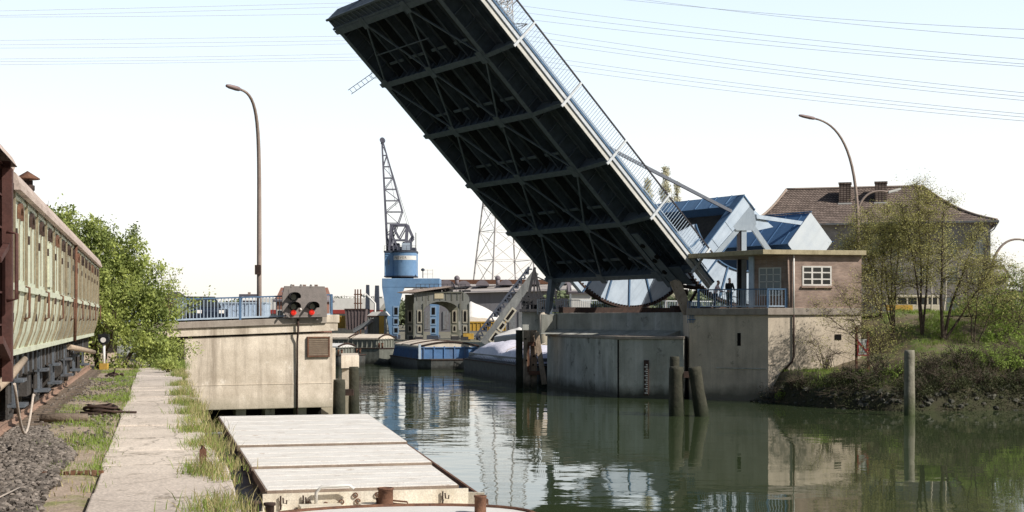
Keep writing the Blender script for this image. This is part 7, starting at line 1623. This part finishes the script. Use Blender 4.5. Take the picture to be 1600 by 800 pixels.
# ------------------------------------------------------------------ two people on the gallery
def skin_mesh(name, verts, edges, radii, m, parent, sub=2, root=0):
    me = bpy.data.meshes.new(name); me.from_pydata([tuple(v) for v in verts], edges, []); o = bpy.data.objects.new(name, me); col.objects.link(o); me.materials.append(m); o.parent = parent
    o.modifiers.new('skin', 'SKIN'); 
    if not me.skin_vertices:
        me.attributes  # layer is created with the modifier
    sv = me.skin_vertices[0].data
    for i, r in enumerate(radii): sv[i].radius = r if isinstance(r, tuple) else (r, r); sv[i].use_root = (i == root)
    s = o.modifiers.new('sub', 'SUBSURF'); s.levels = sub; s.render_levels = sub
    o.modifiers['skin'].use_smooth_shade = True
    return o
def person(label, loc, rz, lean, shirt, trousers, hair, H=1.74, arms=((.10, .22), (.10, .22))):
    t = thing('person', label, 'person', loc, rz); k = H/1.75; v, e, r = [], [], []
    def j(p, rad, par=None):
        v.append(V(p)*k); r.append(tuple(x*k for x in rad) if isinstance(rad, tuple) else rad*k); i = len(v) - 1
        if par is not None: e.append((par, i))
        return i
    L_ = lean                                       # forward lean (towards -y) at the shoulders
    pel = j((0, 0, .93), (.15, .10)); ab_ = j((0, -.25*L_, 1.12), (.135, .10), pel); ch = j((0, -.6*L_, 1.32), (.16, .11), ab_); nk = j((0, -.95*L_, 1.47), (.06, .06), ch); h0 = j((0, -1.05*L_ - .01, 1.55), (.07, .085), nk); h1 = j((0, -1.1*L_ - .015, 1.65), (.078, .098), h0); h2 = j((0, -1.1*L_, 1.72), (.055, .07), h1)
    nose = j((0, -1.1*L_ - .115, 1.615), .012, h0)
    for s in (-1, 1):
        hp = j((s*.095, 0, .88), (.095, .10), pel); kn = j((s*.105, -.02, .48), (.062, .065), hp); an = j((s*.11, .02, .09), (.042, .045), kn); to = j((s*.12, -.17, .035), (.04, .03), an)
        shd = j((s*.185, -.78*L_, 1.40), (.062, .062), ch); fx, fz = arms[0 if s < 0 else 1]
        el_ = j((s*.235, -.8*L_ - fx, 1.13), (.043, .043), shd); wr = j((s*.20, -.8*L_ - fx - fz, 1.04), (.029, .025), el_); pm = j((s*.19, -.8*L_ - fx - fz - .07, 1.035), (.038, .018), wr)
        for f, (dx, ln) in enumerate(((-.03, .075), (-.011, .09), (.010, .085), (.028, .065))):
            a = j((s*.19 + dx, -.8*L_ - fx - fz - .12, 1.03), .009, pm); j((s*.19 + dx, -.8*L_ - fx - fz - .12 - ln*.6, 1.005), .008, a)
        j((s*.19 - s*.055, -.8*L_ - fx - fz - .085, 1.02), .010, pm)
    skin_mesh('body', v, e, r, M_skin, t)
    # clothes: shells a little fuller than the body beneath
    def shell(nm, idx_pts, m_):
        vv = [V(p)*k for p, _, _ in idx_pts]; ee = [(pa, i) for i, (_, _, pa) in enumerate(idx_pts) if pa is not None]; skin_mesh(nm, vv, ee, [tuple(x*k*1.13 for x in q) if isinstance(q, tuple) else q*k*1.13 for _, q, _ in idx_pts], m_, t)
    sh = [((0, -.03*L_, .98), (.155, .108), None), ((0, -.25*L_, 1.12), (.145, .108), 0), ((0, -.6*L_, 1.31), (.168, .12), 1), ((0, -.88*L_, 1.435), (.08, .075), 2)]
    for s in (-1, 1):
        fx, fz = arms[0 if s < 0 else 1]; n0 = len(sh); sh += [((s*.185, -.78*L_, 1.40), (.07, .07), 2), ((s*.235, -.8*L_ - fx, 1.13), (.05, .05), n0), ((s*.206, -.8*L_ - fx - fz*.8, 1.06), (.038, .036), n0 + 1)]
    shell('shirt', sh, shirt)
    tr_ = [((0, 0, .95), (.155, .11), None)]
    for s in (-1, 1): n0 = len(tr_); tr_ += [((s*.095, 0, .86), (.10, .105), 0), ((s*.105, -.02, .48), (.068, .07), n0), ((s*.11, .015, .12), (.055, .06), n0 + 1)]
    shell('trousers', tr_, trousers)
    c = V((0, -1.1*L_ + .012, 1.675))*k; m = MB(); n = 12; vs = []
    for a in range(7):
        ph = math.pi/2*a/6*1.25
        for b_ in range(n): th = 2*math.pi*b_/n; fr = .35 if math.sin(th) < -.3 and a > 3 else 1; vs.append((c.x + .086*k*math.sin(ph)*math.cos(th), c.y + .106*k*math.sin(ph)*math.sin(th)*(fr if fr < 1 else 1), c.z + .085*k*math.cos(ph)))
    m.add(vs, [(a*n+b_, a*n+(b_+1) % n, (a+1)*n+(b_+1) % n, (a+1)*n+b_) for a in range(6) for b_ in range(n)], True); m.build('hair', hair, t)
    m = MB()
    for s in (-1, 1): m.stone(V((s*.03, -1.1*L_ - .092, 1.64))*k, .012*k, random.Random(1))
    m.box((-.022*k, (-1.1*L_ - .098)*k, 1.575*k), (.022*k, (-1.1*L_ - .088)*k, 1.582*k)); m.build('face', M_hairdark, t)
    for s in (-1, 1): m = MB(); m.box((s*.11*k - .045, -.19*k, 0), (s*.11*k + .05, .08, .085)); m.build('shoe', M_black, t, bevel=.02)
    return t
def gpt(px, Y): return V((atx(px, Y), Y, 5.398))
person('person in a pale pink top with reddish hair leaning on the gallery railing', gpt(1117, 84.35), R(75), .20, M_pink, M_jeans, M_hairred, 1.64, ((.14, .24), (.14, .24)))
person('person in dark clothing standing behind the gallery railing', gpt(1139.5, 84.0), R(8), .04, M_darkcloth, M_darkcloth, M_hairdark, 1.78)
bk = thing('bicycle', 'bicycle leaning inside the gallery railing beside the two people', 'bicycle', gpt(1121, 83.6), math.atan2(d1.y, d1.x) + math.pi)
def ring(m, c, r, t_, n=28): m.tube([V(c) + V((r*math.cos(2*math.pi*i/n), 0, r*math.sin(2*math.pi*i/n))) for i in range(n + 1)], t_, 6, False)
for x in (0, 1.04):
    m = MB(); ring(m, (x, 0, .34), .33, .018); wl_ = m.build('wheel', M_tyre, bk); m = MB(); ring(m, (x, 0, .34), .30, .010)
    for i in range(12): a = math.pi*i/6; m.tube([(x, 0, .34), (x + .3*math.cos(a), 0, .34 + .3*math.sin(a))], .003, 3)
    m.build('rim', M_white, wl_)
m = MB()
for a, b_ in (((0, 0, .34), (.42, 0, .30)), ((0, 0, .34), (.30, 0, .82)), ((.42, 0, .30), (.28, 0, .90)), ((.42, 0, .30), (.86, 0, .74)), ((.31, 0, .82), (.84, 0, .84)), ((.82, 0, .95), (.90, 0, .62)), ((.90, 0, .62), (1.04, 0, .34))): m.tube([a, b_], .016, 6)
m.build('frame', M_leafgreen if False else mat('bike_green', (.10,.22,.12), (.08,.18,.1), rough=.4, scale=3, bump=0), bk)
MB().tube([(.76, -.25, 1.0), (.84, -.1, 1.01), (.82, 0, .95), (.84, .1, 1.01), (.76, .25, 1.0)], .013, 6).build('handlebar', M_pylon, bk)
MB().prism([(.14, -.08, .92), (.38, -.02, .92), (.38, .02, .92), (.14, .08, .92)], (0, 0, .05)).build('saddle', M_black, bk)
m = MB(); ring(m, (.42, .03, .30), .09, .008, 16); m.tube([(.42, -.1, .30), (.42, -.1, .13), (.42, -.2, .13)], .01, 5); m.tube([(.42, .1, .30), (.42, .1, .47), (.42, .2, .47)], .01, 5); m.build('crank', M_pylon, bk)
